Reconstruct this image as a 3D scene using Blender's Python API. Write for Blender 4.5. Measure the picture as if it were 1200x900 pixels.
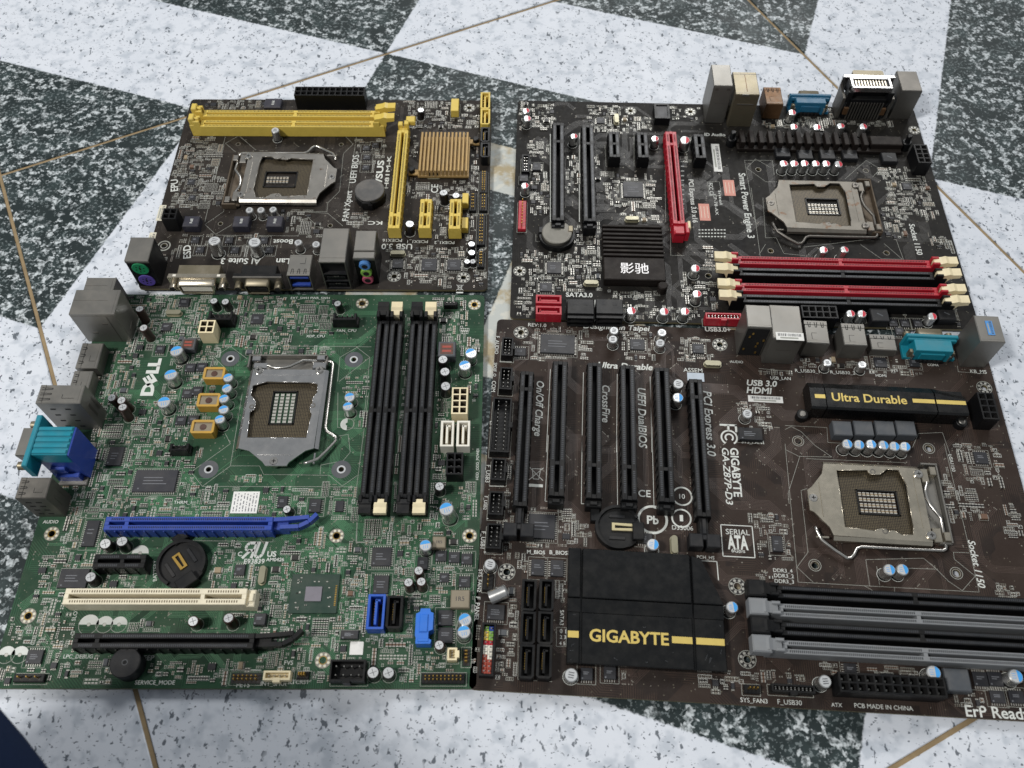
import bpy, bmesh, math, random
from mathutils import Matrix, Vector
random.seed(7)
SC = bpy.context.scene
COL = SC.collection
for _o in list(bpy.data.objects): bpy.data.objects.remove(_o)
MM = 0.001
# ---------------------------------------------------------------- camera
cd = bpy.data.cameras.new('camera'); cam = bpy.data.objects.new('camera', cd); COL.objects.link(cam)
cd.sensor_width = 36.0; cd.lens = 36.0 * 1018.94 / 1200.0; cd.clip_start = 0.01; cd.clip_end = 50
cam.location = (0, 0, 0.45218)
cam.rotation_mode = 'XYZ'
cam.rotation_euler = (Matrix(((1, 0, 0), (0, math.cos(.54248), -math.sin(.54248)), (0, math.sin(.54248), math.cos(.54248)))) @ Matrix.Rotation(.00356, 3, 'Z')).to_euler()
SC.camera = cam
cd.dof.use_dof = True; cd.dof.focus_distance = .53; cd.dof.aperture_fstop = 12.0   # a phone's small lens
# ---------------------------------------------------------------- light
w = bpy.data.worlds.new('World'); SC.world = w; w.use_nodes = True
bg = w.node_tree.nodes['Background']; bg.inputs[0].default_value = (.88, .94, 1.0, 1); bg.inputs[1].default_value = .25
def area(name, loc, aim, sx, sy, power, col):
    d = bpy.data.lights.new(name, 'AREA'); d.shape = 'RECTANGLE'; d.size = sx; d.size_y = sy; d.energy = power; d.color = col
    o = bpy.data.objects.new(name, d); COL.objects.link(o); o.location = loc
    o.rotation_euler = (Vector(aim) - Vector(loc)).to_track_quat('-Z', 'Y').to_euler()
    return o
area('window_light', (.7, 2.9, 2.4), (0, .3, 0), 1.6, 1.1, 62, (1, .995, .985))
area('room_light', (-1.2, -.3, 1.9), (-.05, .32, 0), .34, .34, 37, (1, .975, .935))
vs = SC.view_settings; vs.view_transform = 'Standard'; vs.look = 'None'; vs.gamma = 1; vs.exposure = 0; vs.use_curve_mapping = False
SC.cycles.use_denoising = True
SC.cycles.max_bounces = 6

# ================================================================ materials
def lin(h):
    h = h.lstrip('#'); o = []
    for i in (0, 2, 4):
        c = int(h[i:i+2], 16) / 255.0
        o.append(c / 12.92 if c <= .04045 else ((c + .055) / 1.055) ** 2.4)
    return o
MATS = {}
class NT:
    def __init__(s, m): s.t = m.node_tree; s.n = s.t.nodes; s.l = s.t.links; s.b = s.n['Principled BSDF']
    def new(s, k, **kw):
        n = s.n.new(k)
        for a, b in kw.items(): setattr(n, a, b)
        return n
    def put(s, sock, v):
        if hasattr(v, 'is_output') or isinstance(v, bpy.types.NodeSocket): s.l.new(v, sock)
        else: sock.default_value = v
    def math(s, op, a, b=0.0, c=0.0):
        n = s.new('ShaderNodeMath', operation=op); s.put(n.inputs[0], a); s.put(n.inputs[1], b); s.put(n.inputs[2], c); return n.outputs[0]
    def mix(s, f, a, b):
        n = s.new('ShaderNodeMix', data_type='RGBA'); s.put(n.inputs[0], f)
        s.put(n.inputs[6], a if not isinstance(a, (list, tuple)) else (*a[:3], 1)); s.put(n.inputs[7], b if not isinstance(b, (list, tuple)) else (*b[:3], 1)); return n.outputs[2]
    def noise(s, scale, detail=3, vec=None, rough=.55, off=None):
        n = s.new('ShaderNodeTexNoise'); n.inputs['Scale'].default_value = scale; n.inputs['Detail'].default_value = detail; n.inputs['Roughness'].default_value = rough
        if vec is not None: s.l.new(vec, n.inputs['Vector'])
        return n.outputs[0]
    def ramp(s, v, a, b):
        n = s.new('ShaderNodeMapRange'); n.interpolation_type = 'SMOOTHSTEP'; s.put(n.inputs[0], v); n.inputs[1].default_value = a; n.inputs[2].default_value = b; return n.outputs[0]
    def bump(s, h, strength, dist=.0003):
        n = s.new('ShaderNodeBump'); n.inputs['Strength'].default_value = strength; n.inputs['Distance'].default_value = dist; s.l.new(h, n.inputs['Height']); s.l.new(n.outputs[0], s.b.inputs['Normal'])
def base(name):
    m = bpy.data.materials.new(name); m.use_nodes = True; MATS[name] = m; return NT(m)
def mk(name, hexc, rough=.5, metal=0.0, var=.12, scale=260, dust=.15, spec=.5, bump=0.0, rust=0.0):
    t = base(name); c = lin(hexc)
    pos = t.new('ShaderNodeNewGeometry').outputs['Position']
    n1 = t.noise(scale, 4, pos)
    col = t.mix(n1, [x * (1 - var) for x in c], [min(1, x * (1 + var)) for x in c])
    if rust:
        n3 = t.ramp(t.noise(170, 5, pos), .62 - rust * .3, .75 - rust * .25)
        col = t.mix(t.math('MULTIPLY', n3, .85), col, lin('6a4a30'))
    if dust:
        nz = t.new('ShaderNodeSeparateXYZ'); t.l.new(t.new('ShaderNodeNewGeometry').outputs['Normal'], nz.inputs[0])
        up = t.ramp(nz.outputs[2], .3, .9)
        n2 = t.ramp(t.noise(90, 5, pos, .7), .35, .75)
        f = t.math('MULTIPLY', t.math('MULTIPLY', up, n2), dust)
        col = t.mix(f, col, lin('8d867c'))
        t.put(t.b.inputs['Metallic'], t.math('MULTIPLY', t.math('SUBTRACT', 1.0, f), metal))
    else: t.b.inputs['Metallic'].default_value = metal
    t.l.new(col, t.b.inputs['Base Color'])
    r = t.math('ADD', rough - .1, t.math('MULTIPLY', t.noise(scale * .6, 3, pos), .2)); t.l.new(r, t.b.inputs['Roughness'])
    t.b.inputs['Specular IOR Level'].default_value = spec
    if bump: t.bump(t.noise(scale * 4, 2, pos), bump, .0001)
    return t
def pcb(name, hexc, hext, dust, rough=.48):
    t = base(name); tc = t.new('ShaderNodeTexCoord').outputs['Object']
    mp = t.new('ShaderNodeMapping'); mp.inputs['Scale'].default_value = (1000, 1000, 1000); t.l.new(tc, mp.inputs[0]); p = mp.outputs[0]
    sp = t.new('ShaderNodeSeparateXYZ'); t.l.new(p, sp.inputs[0]); x, y = sp.outputs[0], sp.outputs[1]
    vo = t.new('ShaderNodeTexVoronoi'); vo.inputs['Scale'].default_value = 1 / 17.0; vo.distance = 'CHEBYCHEV'; t.l.new(p, vo.inputs['Vector'])
    sc = t.new('ShaderNodeSeparateColor'); t.l.new(vo.outputs['Color'], sc.inputs[0])
    def stripes(q, per): return t.ramp(t.math('SINE', t.math('MULTIPLY', q, 6.2832 / per)), .0, .55)
    sx = stripes(x, 1.15); sy = stripes(y, 1.15); sd = stripes(t.math('MULTIPLY', t.math('ADD', x, y), .7071), 1.2)
    a = t.math('GREATER_THAN', sc.outputs[0], .4); b = t.math('GREATER_THAN', sc.outputs[0], .75)
    s = t.math('ADD', t.math('MULTIPLY', sx, t.math('SUBTRACT', 1.0, a)), t.math('MULTIPLY', a, t.math('ADD', t.math('MULTIPLY', sy, t.math('SUBTRACT', 1.0, b)), t.math('MULTIPLY', sd, b))))
    area_ = t.ramp(t.noise(.055, 2, p), .42, .55)
    plane = t.ramp(sc.outputs[1], .55, .56)
    tr = t.math('MULTIPLY', t.math('MULTIPLY', s, area_), t.math('MULTIPLY', t.math('SUBTRACT', 1.0, plane), .75))
    col = t.mix(t.math('MAXIMUM', tr, t.math('MULTIPLY', plane, .35)), lin(hexc), lin(hext))
    v2 = t.new('ShaderNodeTexVoronoi'); v2.inputs['Scale'].default_value = 1 / 2.6; t.l.new(p, v2.inputs['Vector'])
    s2 = t.new('ShaderNodeSeparateColor'); t.l.new(v2.outputs['Color'], s2.inputs[0])
    via = t.math('MULTIPLY', t.math('LESS_THAN', v2.outputs['Distance'], .13), t.math('GREATER_THAN', s2.outputs[0], .55))
    col = t.mix(t.math('MULTIPLY', via, .35), col, lin('8f8a76'))
    d = t.math('MULTIPLY', t.ramp(t.noise(.05, 6, p, .65), .35, .75), dust)
    d2 = t.math('MULTIPLY', t.ramp(t.noise(1.4, 4, p, .7), .5, .7), dust * .8)
    col = t.mix(t.math('ADD', d, d2), col, lin('837b70'))
    t.l.new(col, t.b.inputs['Base Color'])
    t.l.new(t.math('ADD', rough, t.math('MULTIPLY', t.noise(.3, 4, p), .3)), t.b.inputs['Roughness'])
    t.b.inputs['Specular IOR Level'].default_value = .22
    t.bump(t.math('ADD', tr, t.math('MULTIPLY', via, 1.0)), .25, .00006)
pcb('pcb_asus', '1b1714', '332c27', .05); pcb('pcb_gal', '0f0e0e', '211f1b', .04); pcb('pcb_dell', '1b3b29', '325a40', .10); pcb('pcb_gig', '241c19', '41332b', .05)
mk('board_edge', '6a6248', .7)
mk('yellow', 'd8bd58', .45, dust=.12, spec=.4); mk('gold_fin', 'ad8f5c', .5, .35, dust=.2); mk('cream', 'e6d8b2', .5, dust=.15); mk('creamslot', 'e2d9c0', .5, dust=.18)
mk('white', 'e4e0d4', .5, dust=.15); mk('red', 'b01f30', .42, dust=.12); mk('blue', '28459c', .42, dust=.12); mk('blue_bright', '2f72d2', .42, dust=.1); mk('blue_mid', '2858b8', .42, dust=.1); mk('black', '0e0f11', .42, dust=.05, spec=.3); mk('dark', '1c1d20', .48, dust=.08, spec=.3)
mk('grey', '7c7f82', .5, dust=.15); mk('slate', '474b50', .55, dust=.15); mk('navy', '2a2a36', .5, dust=.15); mk('tan', '8f8573', .45, .3, dust=.1); mk('teal', '147f92', .42, dust=.12); mk('teal_blue', '1d5f80', .45, dust=.2)
mk('steel', '85837e', .45, .8, var=.16, scale=70, dust=.3); mk('steeltan', '877f6b', .45, .8, var=.18, scale=90, dust=.35); mk('steeldark', '6e6b66', .45, .8, var=.18, scale=90, dust=.3); mk('copper', '6d5138', .5, .6, var=.3, dust=.3)
mk('plate_bright', 'cfcecd', .22, .95, var=.06, dust=.12); mk('plate_gig', 'c4bcab', .26, .9, var=.1, dust=.2); mk('plate_dirty', '77736b', .5, .7, var=.25, scale=120, dust=.4, rust=.22); mk('plate_asus', 'aaa69f', .32, .9, var=.12, dust=.2, rust=.05)
mk('rusty', '5c5042', .7, .4, var=.35, scale=300, dust=.3); mk('wire', 'c9c6c0', .25, .95, dust=.05); mk('solder', 'cac8c0', .4, .6, var=.2, dust=.1); mk('gold', 'c8a456', .35, .9, dust=.05)
mk('can', 'cfcfcd', .27, .9, dust=.1); mk('can_top', 'd9dbdc', .35, .55, dust=.05); mk('brown_sleeve', '35211c', .35, dust=.1); mk('black_sleeve', '161314', .33, dust=.1); mk('green_sleeve', '33403a', .4)
mk('ink_blue', '3f9be0', .5, dust=0); mk('ink_red', 'c2263a', .5, dust=0); mk('ink_black', '33333a', .6, dust=0)
mk('chip', '222328', .48, dust=.08); mk('gchip', '2d2e34', .48, dust=.08); mk('chip_print', '6d6f74', .6, dust=0); mk('die', '8e8a92', .2, .3, dust=.02); mk('pch_green', '20382e', .4, dust=.1)
mk('legend', 'cfd2cd', .65, var=.15, dust=.1); mk('legend_dim', '9c9e96', .65, var=.2, dust=.1); mk('goldink', 'd5bd6a', .4, .2, dust=0); mk('silverink', 'd5d3d3', .4, .2, dust=0)
mk('smd_black', '1d1b1b', .45, dust=.1); mk('smd_brown', '6b5140', .5, dust=.1); mk('smd_tan', '93836a', .5, dust=.1); mk('pad', 'b6b5ad', .4, .4, var=.2, dust=.1); mk('pad_dim', '89857b', .5, .2, var=.2, dust=.1)
mk('gold_choke', 'b9923c', .5, dust=.15); mk('coil', '5b4038', .4, .5, dust=.2, var=.5, scale=900); mk('print_red', '9c4030', .5)
mk('sink_black', '101112', .27, .15, dust=.03, var=.06, scale=300); mk('sink_brown', '1f1a18', .55, .1, dust=.08, spec=.2); mk('slit', '08080a', .8, dust=0); mk('slit_metal', '45474b', .4, .3, dust=0); mk('slit_light', '1c1e22', .7, dust=0); mk('slit_tan', '6e6350', .8, dust=0)
mk('green_jack', '1f8a5b', .4); mk('purple_jack', '5a4aa0', .4); mk('blue_jack', '4f86c8', .4); mk('lime_jack', '7dac4a', .4); mk('pink_jack', 'b3566d', .4)
mk('sticker', 'e3e3df', .6, dust=.1); mk('sticker_cream', 'd8d3bf', .6); mk('sticker_pink', 'd08f80', .6); mk('sticker_blue', '4a8fd0', .5); mk('sticker_pale', 'b9c4cf', .6); mk('crystal', '9a9680', .4, .6, dust=.15)
mk('battery_dark', '5d5c5b', .4, .6, dust=.35); mk('battery_silver', '6b6962', .5, .5, dust=.1, rust=.02); mk('trace_asus', '332c26', .45, dust=.05); mk('trace_gal', '24211d', .45, dust=.05); mk('trace_dell', '3d6f4c', .45, dust=.05); mk('trace_gig', '42332c', .45, dust=.05)
mk('denim', '1b2740', .95, var=.25, scale=700, dust=0, spec=.1, bump=.5); mk('shoe', '222222', .7); mk('beige', 'c9bd94', .45, .4)
# contact bed of the processor sockets: a fine grid of contacts
t = base('contacts'); p = t.new('ShaderNodeTexCoord').outputs['Object']
mp = t.new('ShaderNodeMapping'); mp.inputs['Scale'].default_value = (1000 / .95,) * 3; t.l.new(p, mp.inputs[0])
ck = t.new('ShaderNodeTexVoronoi'); ck.inputs['Scale'].default_value = 1.0; ck.inputs['Randomness'].default_value = .12; t.l.new(mp.outputs[0], ck.inputs['Vector'])
n = t.noise(60, 4, p)
col = t.mix(t.ramp(ck.outputs['Distance'], .28, .5), t.mix(n, lin('75694f'), lin('544b3c')), lin('221d19'))
t.l.new(col, t.b.inputs['Base Color']); t.b.inputs['Roughness'].default_value = .45; t.b.inputs['Metallic'].default_value = .35

# floor tile: white and black-green speckled diamonds printed on each tile
t = base('tile'); tc = t.new('ShaderNodeTexCoord').outputs['Object']
geo = t.new('ShaderNodeNewGeometry').outputs['Position']
sp = t.new('ShaderNodeSeparateXYZ'); t.l.new(tc, sp.inputs[0])
TS = .590
# slightly ragged print edge
wob = t.math('MULTIPLY', t.math('SUBTRACT', t.noise(420, 2, geo), .5), .006)
u = t.math('ABSOLUTE', t.math('DIVIDE', sp.outputs[0], TS)); v_ = t.math('ABSOLUTE', t.math('DIVIDE', sp.outputs[1], TS))
d = t.math('ADD', t.math('ADD', u, v_), wob)
def step(a, lo): return t.ramp(a, lo - .0015, lo + .0015)
centre = t.math('SUBTRACT', 1.0, step(d, .5))
corner = step(d, .75)
dark = t.math('ADD', centre, corner)
ring = t.math('MULTIPLY', step(d, .235), t.math('SUBTRACT', 1.0, step(d, .34)))
core = t.math('SUBTRACT', 1.0, step(d, .115))
marb = t.math('ADD', ring, core)
# white with dark flecks
def flecks(scale, thr, soft, nsc, nth, stretch=None):
    vv = geo
    if stretch:
        m2 = t.new('ShaderNodeMapping'); m2.inputs['Scale'].default_value = stretch; m2.inputs['Rotation'].default_value = (0, 0, .6); t.l.new(geo, m2.inputs[0]); vv = m2.outputs[0]
    a = t.ramp(t.noise(scale, 2.5, vv, .6), thr, thr + soft); b = t.ramp(t.noise(nsc, 2, geo), nth, nth + .08)
    return t.math('MULTIPLY', a, b)
f1 = flecks(270, .603, .05, 40, .40, (1, .6, 1)); f2 = flecks(560, .612, .06, 50, .38, (.6, 1, 1)); f3 = flecks(95, .47, .2, 20, .28)
wcol = t.mix(t.math('MULTIPLY', f3, .42), t.mix(t.noise(18, 3, geo), lin('dadee5'), lin('c9cfd8')), lin('8d98a4'))
wcol = t.mix(t.math('MULTIPLY', t.math('MAXIMUM', f1, f2), .85), wcol, lin('434b54'))
# dark with white flakes
g1 = flecks(165, .515, .05, 42, .40); g2 = flecks(430, .545, .05, 60, .36); g3 = t.ramp(t.noise(60, 4, geo), .45, .65)
dcol = t.mix(g3, lin('262f30'), lin('343f40'))
dcol = t.mix(t.math('MULTIPLY', g2, .5), dcol, lin('8b9597'))
dcol = t.mix(t.math('MULTIPLY', g1, t.math('ADD', .12, t.math('MULTIPLY', t.ramp(t.noise(420, 4, geo), .38, .62), .85))), dcol, lin('c6cdd0'))
# tan marbled inlay
k1 = t.ramp(t.noise(55, 5, geo, .6), .42, .6); k2 = t.ramp(t.noise(130, 4, geo), .5, .62)
mcol = t.mix(k1, lin('b9bdb9'), lin('a79a7d')); mcol = t.mix(t.math('MULTIPLY', k2, .5), mcol, lin('d6d3c6'))
col = t.mix(dark, wcol, dcol); col = t.mix(marb, col, mcol)
t.l.new(col, t.b.inputs['Base Color'])
t.l.new(t.math('ADD', .40, t.math('MULTIPLY', t.ramp(t.noise(14, 5, geo, .65), .3, .7), .25)), t.b.inputs['Roughness'])
t.b.inputs['Specular IOR Level'].default_value = .22
t.bump(t.noise(30, 2, geo), .05, .0005)
mk('grout', '8d7a5c', .9, var=.35, scale=160, dust=0, bump=.4)

# ================================================================ mesh helpers (millimetres)
class G:
    def __init__(s): s.v = []; s.f = []; s.m = []; s.sm = []; s.mats = []
    def mi(s, mat):
        if mat not in s.mats: s.mats.append(mat)
        return s.mats.index(mat)
    def face(s, idx, mat, smooth=False): s.f.append(idx); s.m.append(s.mi(mat)); s.sm.append(smooth)
    def quad(s, pts, mat):
        b = len(s.v); s.v += [tuple(p) for p in pts]; s.face(tuple(range(b, b + len(pts))), mat)
    def box(s, x0, y0, z0, x1, y1, z1, mat, ch=0.0, bottom=True, top=None):
        if x1 < x0: x0, x1 = x1, x0
        if y1 < y0: y0, y1 = y1, y0
        b = len(s.v)
        if not ch:
            s.v += [(x0, y0, z0), (x1, y0, z0), (x1, y1, z0), (x0, y1, z0), (x0, y0, z1), (x1, y0, z1), (x1, y1, z1), (x0, y1, z1)]
            for q in ((0, 1, 5, 4), (1, 2, 6, 5), (2, 3, 7, 6), (3, 0, 4, 7)): s.face(tuple(b + i for i in q), mat)
            s.face((b + 4, b + 5, b + 6, b + 7), top or mat)
        else:
            c = ch
            s.v += [(x0, y0, z0), (x1, y0, z0), (x1, y1, z0), (x0, y1, z0), (x0, y0, z1 - c), (x1, y0, z1 - c), (x1, y1, z1 - c), (x0, y1, z1 - c),
                    (x0 + c, y0 + c, z1), (x1 - c, y0 + c, z1), (x1 - c, y1 - c, z1), (x0 + c, y1 - c, z1)]
            for q in ((0, 1, 5, 4), (1, 2, 6, 5), (2, 3, 7, 6), (3, 0, 4, 7), (4, 5, 9, 8), (5, 6, 10, 9), (6, 7, 11, 10), (7, 4, 8, 11)): s.face(tuple(b + i for i in q), mat)
            s.face((b + 8, b + 9, b + 10, b + 11), top or mat)
        if bottom: s.face((b + 3, b + 2, b + 1, b), mat)
    def bc(s, cx, cy, z0, w_, d_, h, mat, ch=0.0, **k): s.box(cx - w_ / 2, cy - d_ / 2, z0, cx + w_ / 2, cy + d_ / 2, z0 + h, mat, ch, **k)
    def loop(s, pts, z0, z1, mat, smooth=False):
        b = len(s.v); n_ = len(pts)
        s.v += [(p[0], p[1], z0) for p in pts] + [(p[0], p[1], z1) for p in pts]
        for i in range(n_):
            j = (i + 1) % n_; s.face((b + i, b + j, b + n_ + j, b + n_ + i), mat, smooth)
    def prism(s, pts, z0, z1, mat, top=None):
        s.loop(pts, z0, z1, mat); s.quad([(p[0], p[1], z1) for p in pts], top or mat); s.quad([(p[0], p[1], z0) for p in reversed(pts)], mat)
    def cyl(s, cx, cy, z0, z1, r, mat, n=18, top=None, bev=0.0, r1=None):
        r1 = r if r1 is None else r1
        C = [(math.cos(6.28318 * i / n), math.sin(6.28318 * i / n)) for i in range(n)]
        zb = z1 - bev; b = len(s.v)
        s.v += [(cx + r * c, cy + r * q, z0) for c, q in C] + [(cx + r1 * c, cy + r1 * q, zb) for c, q in C]
        for i in range(n): j = (i + 1) % n; s.face((b + i, b + j, b + n + j, b + n + i), mat, True)
        rt = r1
        if bev:
            rt = r1 - bev; b = len(s.v)
            s.v += [(cx + r1 * c, cy + r1 * q, zb) for c, q in C] + [(cx + rt * c, cy + rt * q, z1) for c, q in C]
            for i in range(n): j = (i + 1) % n; s.face((b + i, b + j, b + n + j, b + n + i), mat, True)
        s.quad([(cx + rt * c, cy + rt * q, z1) for c, q in C], top or mat)
    def ring(s, cx, cy, z, r0, r1, mat, n=24, a0=0.0, a1=6.28318):
        for i in range(n):
            a = a0 + (a1 - a0) * i / n; b_ = a0 + (a1 - a0) * (i + 1) / n
            s.quad([(cx + r0 * math.cos(a), cy + r0 * math.sin(a), z), (cx + r1 * math.cos(a), cy + r1 * math.sin(a), z), (cx + r1 * math.cos(b_), cy + r1 * math.sin(b_), z), (cx + r0 * math.cos(b_), cy + r0 * math.sin(b_), z)], mat)
    def stroke(s, pts, z, w_, mat):
        for (x0, y0), (x1, y1) in zip(pts, pts[1:]):
            l = math.hypot(x1 - x0, y1 - y0) or 1; nx, ny = -(y1 - y0) / l * w_ / 2, (x1 - x0) / l * w_ / 2
            s.quad([(x0 - nx, y0 - ny, z), (x1 - nx, y1 - ny, z), (x1 + nx, y1 + ny, z), (x0 + nx, y0 + ny, z)], mat)
    def tube(s, path, r, mat, n=8):
        P_ = [Vector(p) for p in path]; rings = []
        for i, p in enumerate(P_):
            d_ = (P_[min(i + 1, len(P_) - 1)] - P_[max(i - 1, 0)]).normalized()
            up = Vector((0, 0, 1)) if abs(d_.z) < .9 else Vector((1, 0, 0))
            a = d_.cross(up).normalized(); b_ = a.cross(d_).normalized()
            base_ = len(s.v); rings.append(base_)
            for k in range(n): s.v.append(tuple(p + r * (a * math.cos(6.28318 * k / n) + b_ * math.sin(6.28318 * k / n))))
        for q, w2 in zip(rings, rings[1:]):
            for k in range(n): k2 = (k + 1) % n; s.face((q + k, w2 + k, w2 + k2, q + k2), mat, True)
        s.face(tuple(rings[0] + k for k in range(n)), mat); s.face(tuple(rings[-1] + n - 1 - k for k in range(n)), mat)
    def holed(s, outer, holes, z0, z1, mat, side=None):
        bm = bmesh.new(); edges = []
        for lp in [outer] + holes:
            vs_ = [bm.verts.new((p[0], p[1], 0)) for p in lp]
            edges += [bm.edges.new((vs_[i], vs_[(i + 1) % len(vs_)])) for i in range(len(vs_))]
        bmesh.ops.triangle_fill(bm, use_beauty=True, use_dissolve=False, edges=edges, normal=(0, 0, 1))
        bm.verts.index_update(); b = len(s.v); co = [v.co.copy() for v in bm.verts]
        s.v += [(c.x, c.y, z1) for c in co]; b2 = len(s.v); s.v += [(c.x, c.y, z0) for c in co]
        for f in bm.faces:
            ix = [v.index for v in f.verts]
            if f.normal.z < 0: ix.reverse()
            s.face(tuple(b + i for i in ix), mat); s.face(tuple(b2 + i for i in reversed(ix)), mat)
        bm.free()
        for lp in [outer] + holes: s.loop(lp, z0, z1, side or mat)
    def wells(s, cx, cy, h, nx, ny, p, rim, depth, mat, inner, pin=None):
        W, D = nx * p + rim, ny * p + rim; x0, y0 = cx - W / 2, cy - D / 2
        s.loop([(x0, y0), (x0 + W, y0), (x0 + W, y0 + D), (x0, y0 + D)], 0, h, mat)
        wl = rim / 2 + .28; hx = p / 2 - .42
        xs = [x0] + sum([[cx - nx * p / 2 + (i + .5) * p - hx, cx - nx * p / 2 + (i + .5) * p + hx] for i in range(nx)], []) + [x0 + W]
        ys = [y0] + sum([[cy - ny * p / 2 + (i + .5) * p - hx, cy - ny * p / 2 + (i + .5) * p + hx] for i in range(ny)], []) + [y0 + D]
        for i in range(len(xs) - 1):
            for j in range(len(ys) - 1):
                q = [(xs[i], ys[j]), (xs[i + 1], ys[j]), (xs[i + 1], ys[j + 1]), (xs[i], ys[j + 1])]
                if i % 2 and j % 2:
                    s.loop(list(reversed(q)), h - depth, h, inner); s.quad([(a, b, h - depth) for a, b in q], inner)
                    if pin: s.bc((xs[i] + xs[i + 1]) / 2, (ys[j] + ys[j + 1]) / 2, h - depth, .9, .9, depth * .5, pin)
                else: s.quad([(a, b, h) for a, b in q], mat)
    def xf(s, M):
        s.v = [tuple(M @ Vector(p)) for p in s.v]; return s
    def mesh(s, name):
        me = bpy.data.meshes.new(name); me.from_pydata([(a * MM, b * MM, c * MM) for a, b, c in s.v], [], s.f)
        for m in s.mats: me.materials.append(MATS[m])
        me.polygons.foreach_set('material_index', s.m); me.polygons.foreach_set('use_smooth', s.sm); me.update(); return me
def obj(name, g, parent=None, loc=(0, 0, 0), rz=0.0, cache=None):
    me = cache if cache else g.mesh(name)
    o = bpy.data.objects.new(name, me); COL.objects.link(o)
    o.location = tuple(a * MM for a in loc); o.rotation_euler = (0, 0, math.radians(rz))
    if parent is not None: o.parent = parent
    return o
CACHE = {}
def shared(key, name, make, parent, loc, rz=0.0):
    if key not in CACHE: CACHE[key] = make().mesh(name)
    return obj(name, None, parent, loc, rz, CACHE[key])
def tag(o, label=None, cat=None, group=None, kind=None):
    for k, v in (('label', label), ('category', cat), ('group', group), ('kind', kind)):
        if v: o[k] = v
    return o
def clip_poly(poly, a, b, c):   # keep a*x+b*y<=c
    out = []
    for i in range(len(poly)):
        p, q = poly[i], poly[(i + 1) % len(poly)]; dp, dq = a * p[0] + b * p[1] - c, a * q[0] + b * q[1] - c
        if dp <= 0: out.append(p)
        if dp * dq < 0: k = dp / (dp - dq); out.append((p[0] + k * (q[0] - p[0]), p[1] + k * (q[1] - p[1])))
    return out
def circle(cx, cy, r, n=16): return [(cx + r * math.cos(6.28318 * i / n), cy + r * math.sin(6.28318 * i / n)) for i in range(n)]

# ================================================================ floor
fl = G(); fl.box(-2600, -2300, -12, 2600, 2900, -1.0, 'grout')
floor = tag(obj('floor', fl), kind='structure')
ang = math.radians(26.6); ca, sa = math.cos(ang), math.sin(ang); T_ = 590.0
tg = G(); hb = T_ / 2 - 1.25; tg.box(-hb, -hb, -9, hb, hb, 0, 'tile', .5)
tme = tg.mesh('floor_tile')
for i in range(-2, 4):
    for j in range(-3, 3):
        cx, cy = (i + .5) * T_, (j + .5) * T_
        X, Y = -364 + ca * cx - sa * cy, 444 + sa * cx + ca * cy
        if abs(X) < 1900 and -1300 < Y < 2200:
            o = obj('floor_tile', None, floor, (X, Y, 0), 26.6, tme)

# ================================================================ lettering
def text_tris(s, bold=0, shear=0.0):
    cu = bpy.data.curves.new('lettering', 'FONT'); cu.body = s; cu.size = 1.0; cu.offset = .004 + .011 * bold; cu.shear = shear; cu.resolution_u = 3; cu.fill_mode = 'FRONT'
    o = bpy.data.objects.new('lettering', cu); COL.objects.link(o)
    bpy.context.view_layer.update()
    me = o.evaluated_get(bpy.context.evaluated_depsgraph_get()).to_mesh()
    V = [tuple(v.co) for v in me.vertices]; F = [tuple(p.vertices) for p in me.polygons]
    bpy.data.objects.remove(o); bpy.data.curves.remove(cu)
    return V, F
def put_text(g, x, y, length, angle, s, mat, z=.05, bold=0, shear=0.0, hscale=None):
    V, F = text_tris(s, bold, shear)
    if not V: return
    x0 = min(p[0] for p in V); x1 = max(p[0] for p in V); y0 = min(p[1] for p in V); y1 = max(p[1] for p in V)
    k = length / max(.001, x1 - x0); ky = hscale or k; cy = (y0 + y1) / 2; a = math.radians(angle); c, q = math.cos(a), math.sin(a); b = len(g.v)
    for p in V:
        u, w_ = (p[0] - x0) * k, (p[1] - cy) * ky; g.v.append((x + c * u - q * w_, y + q * u + c * w_, z))
    for f in F: g.face(tuple(b + i for i in f), mat)

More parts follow.
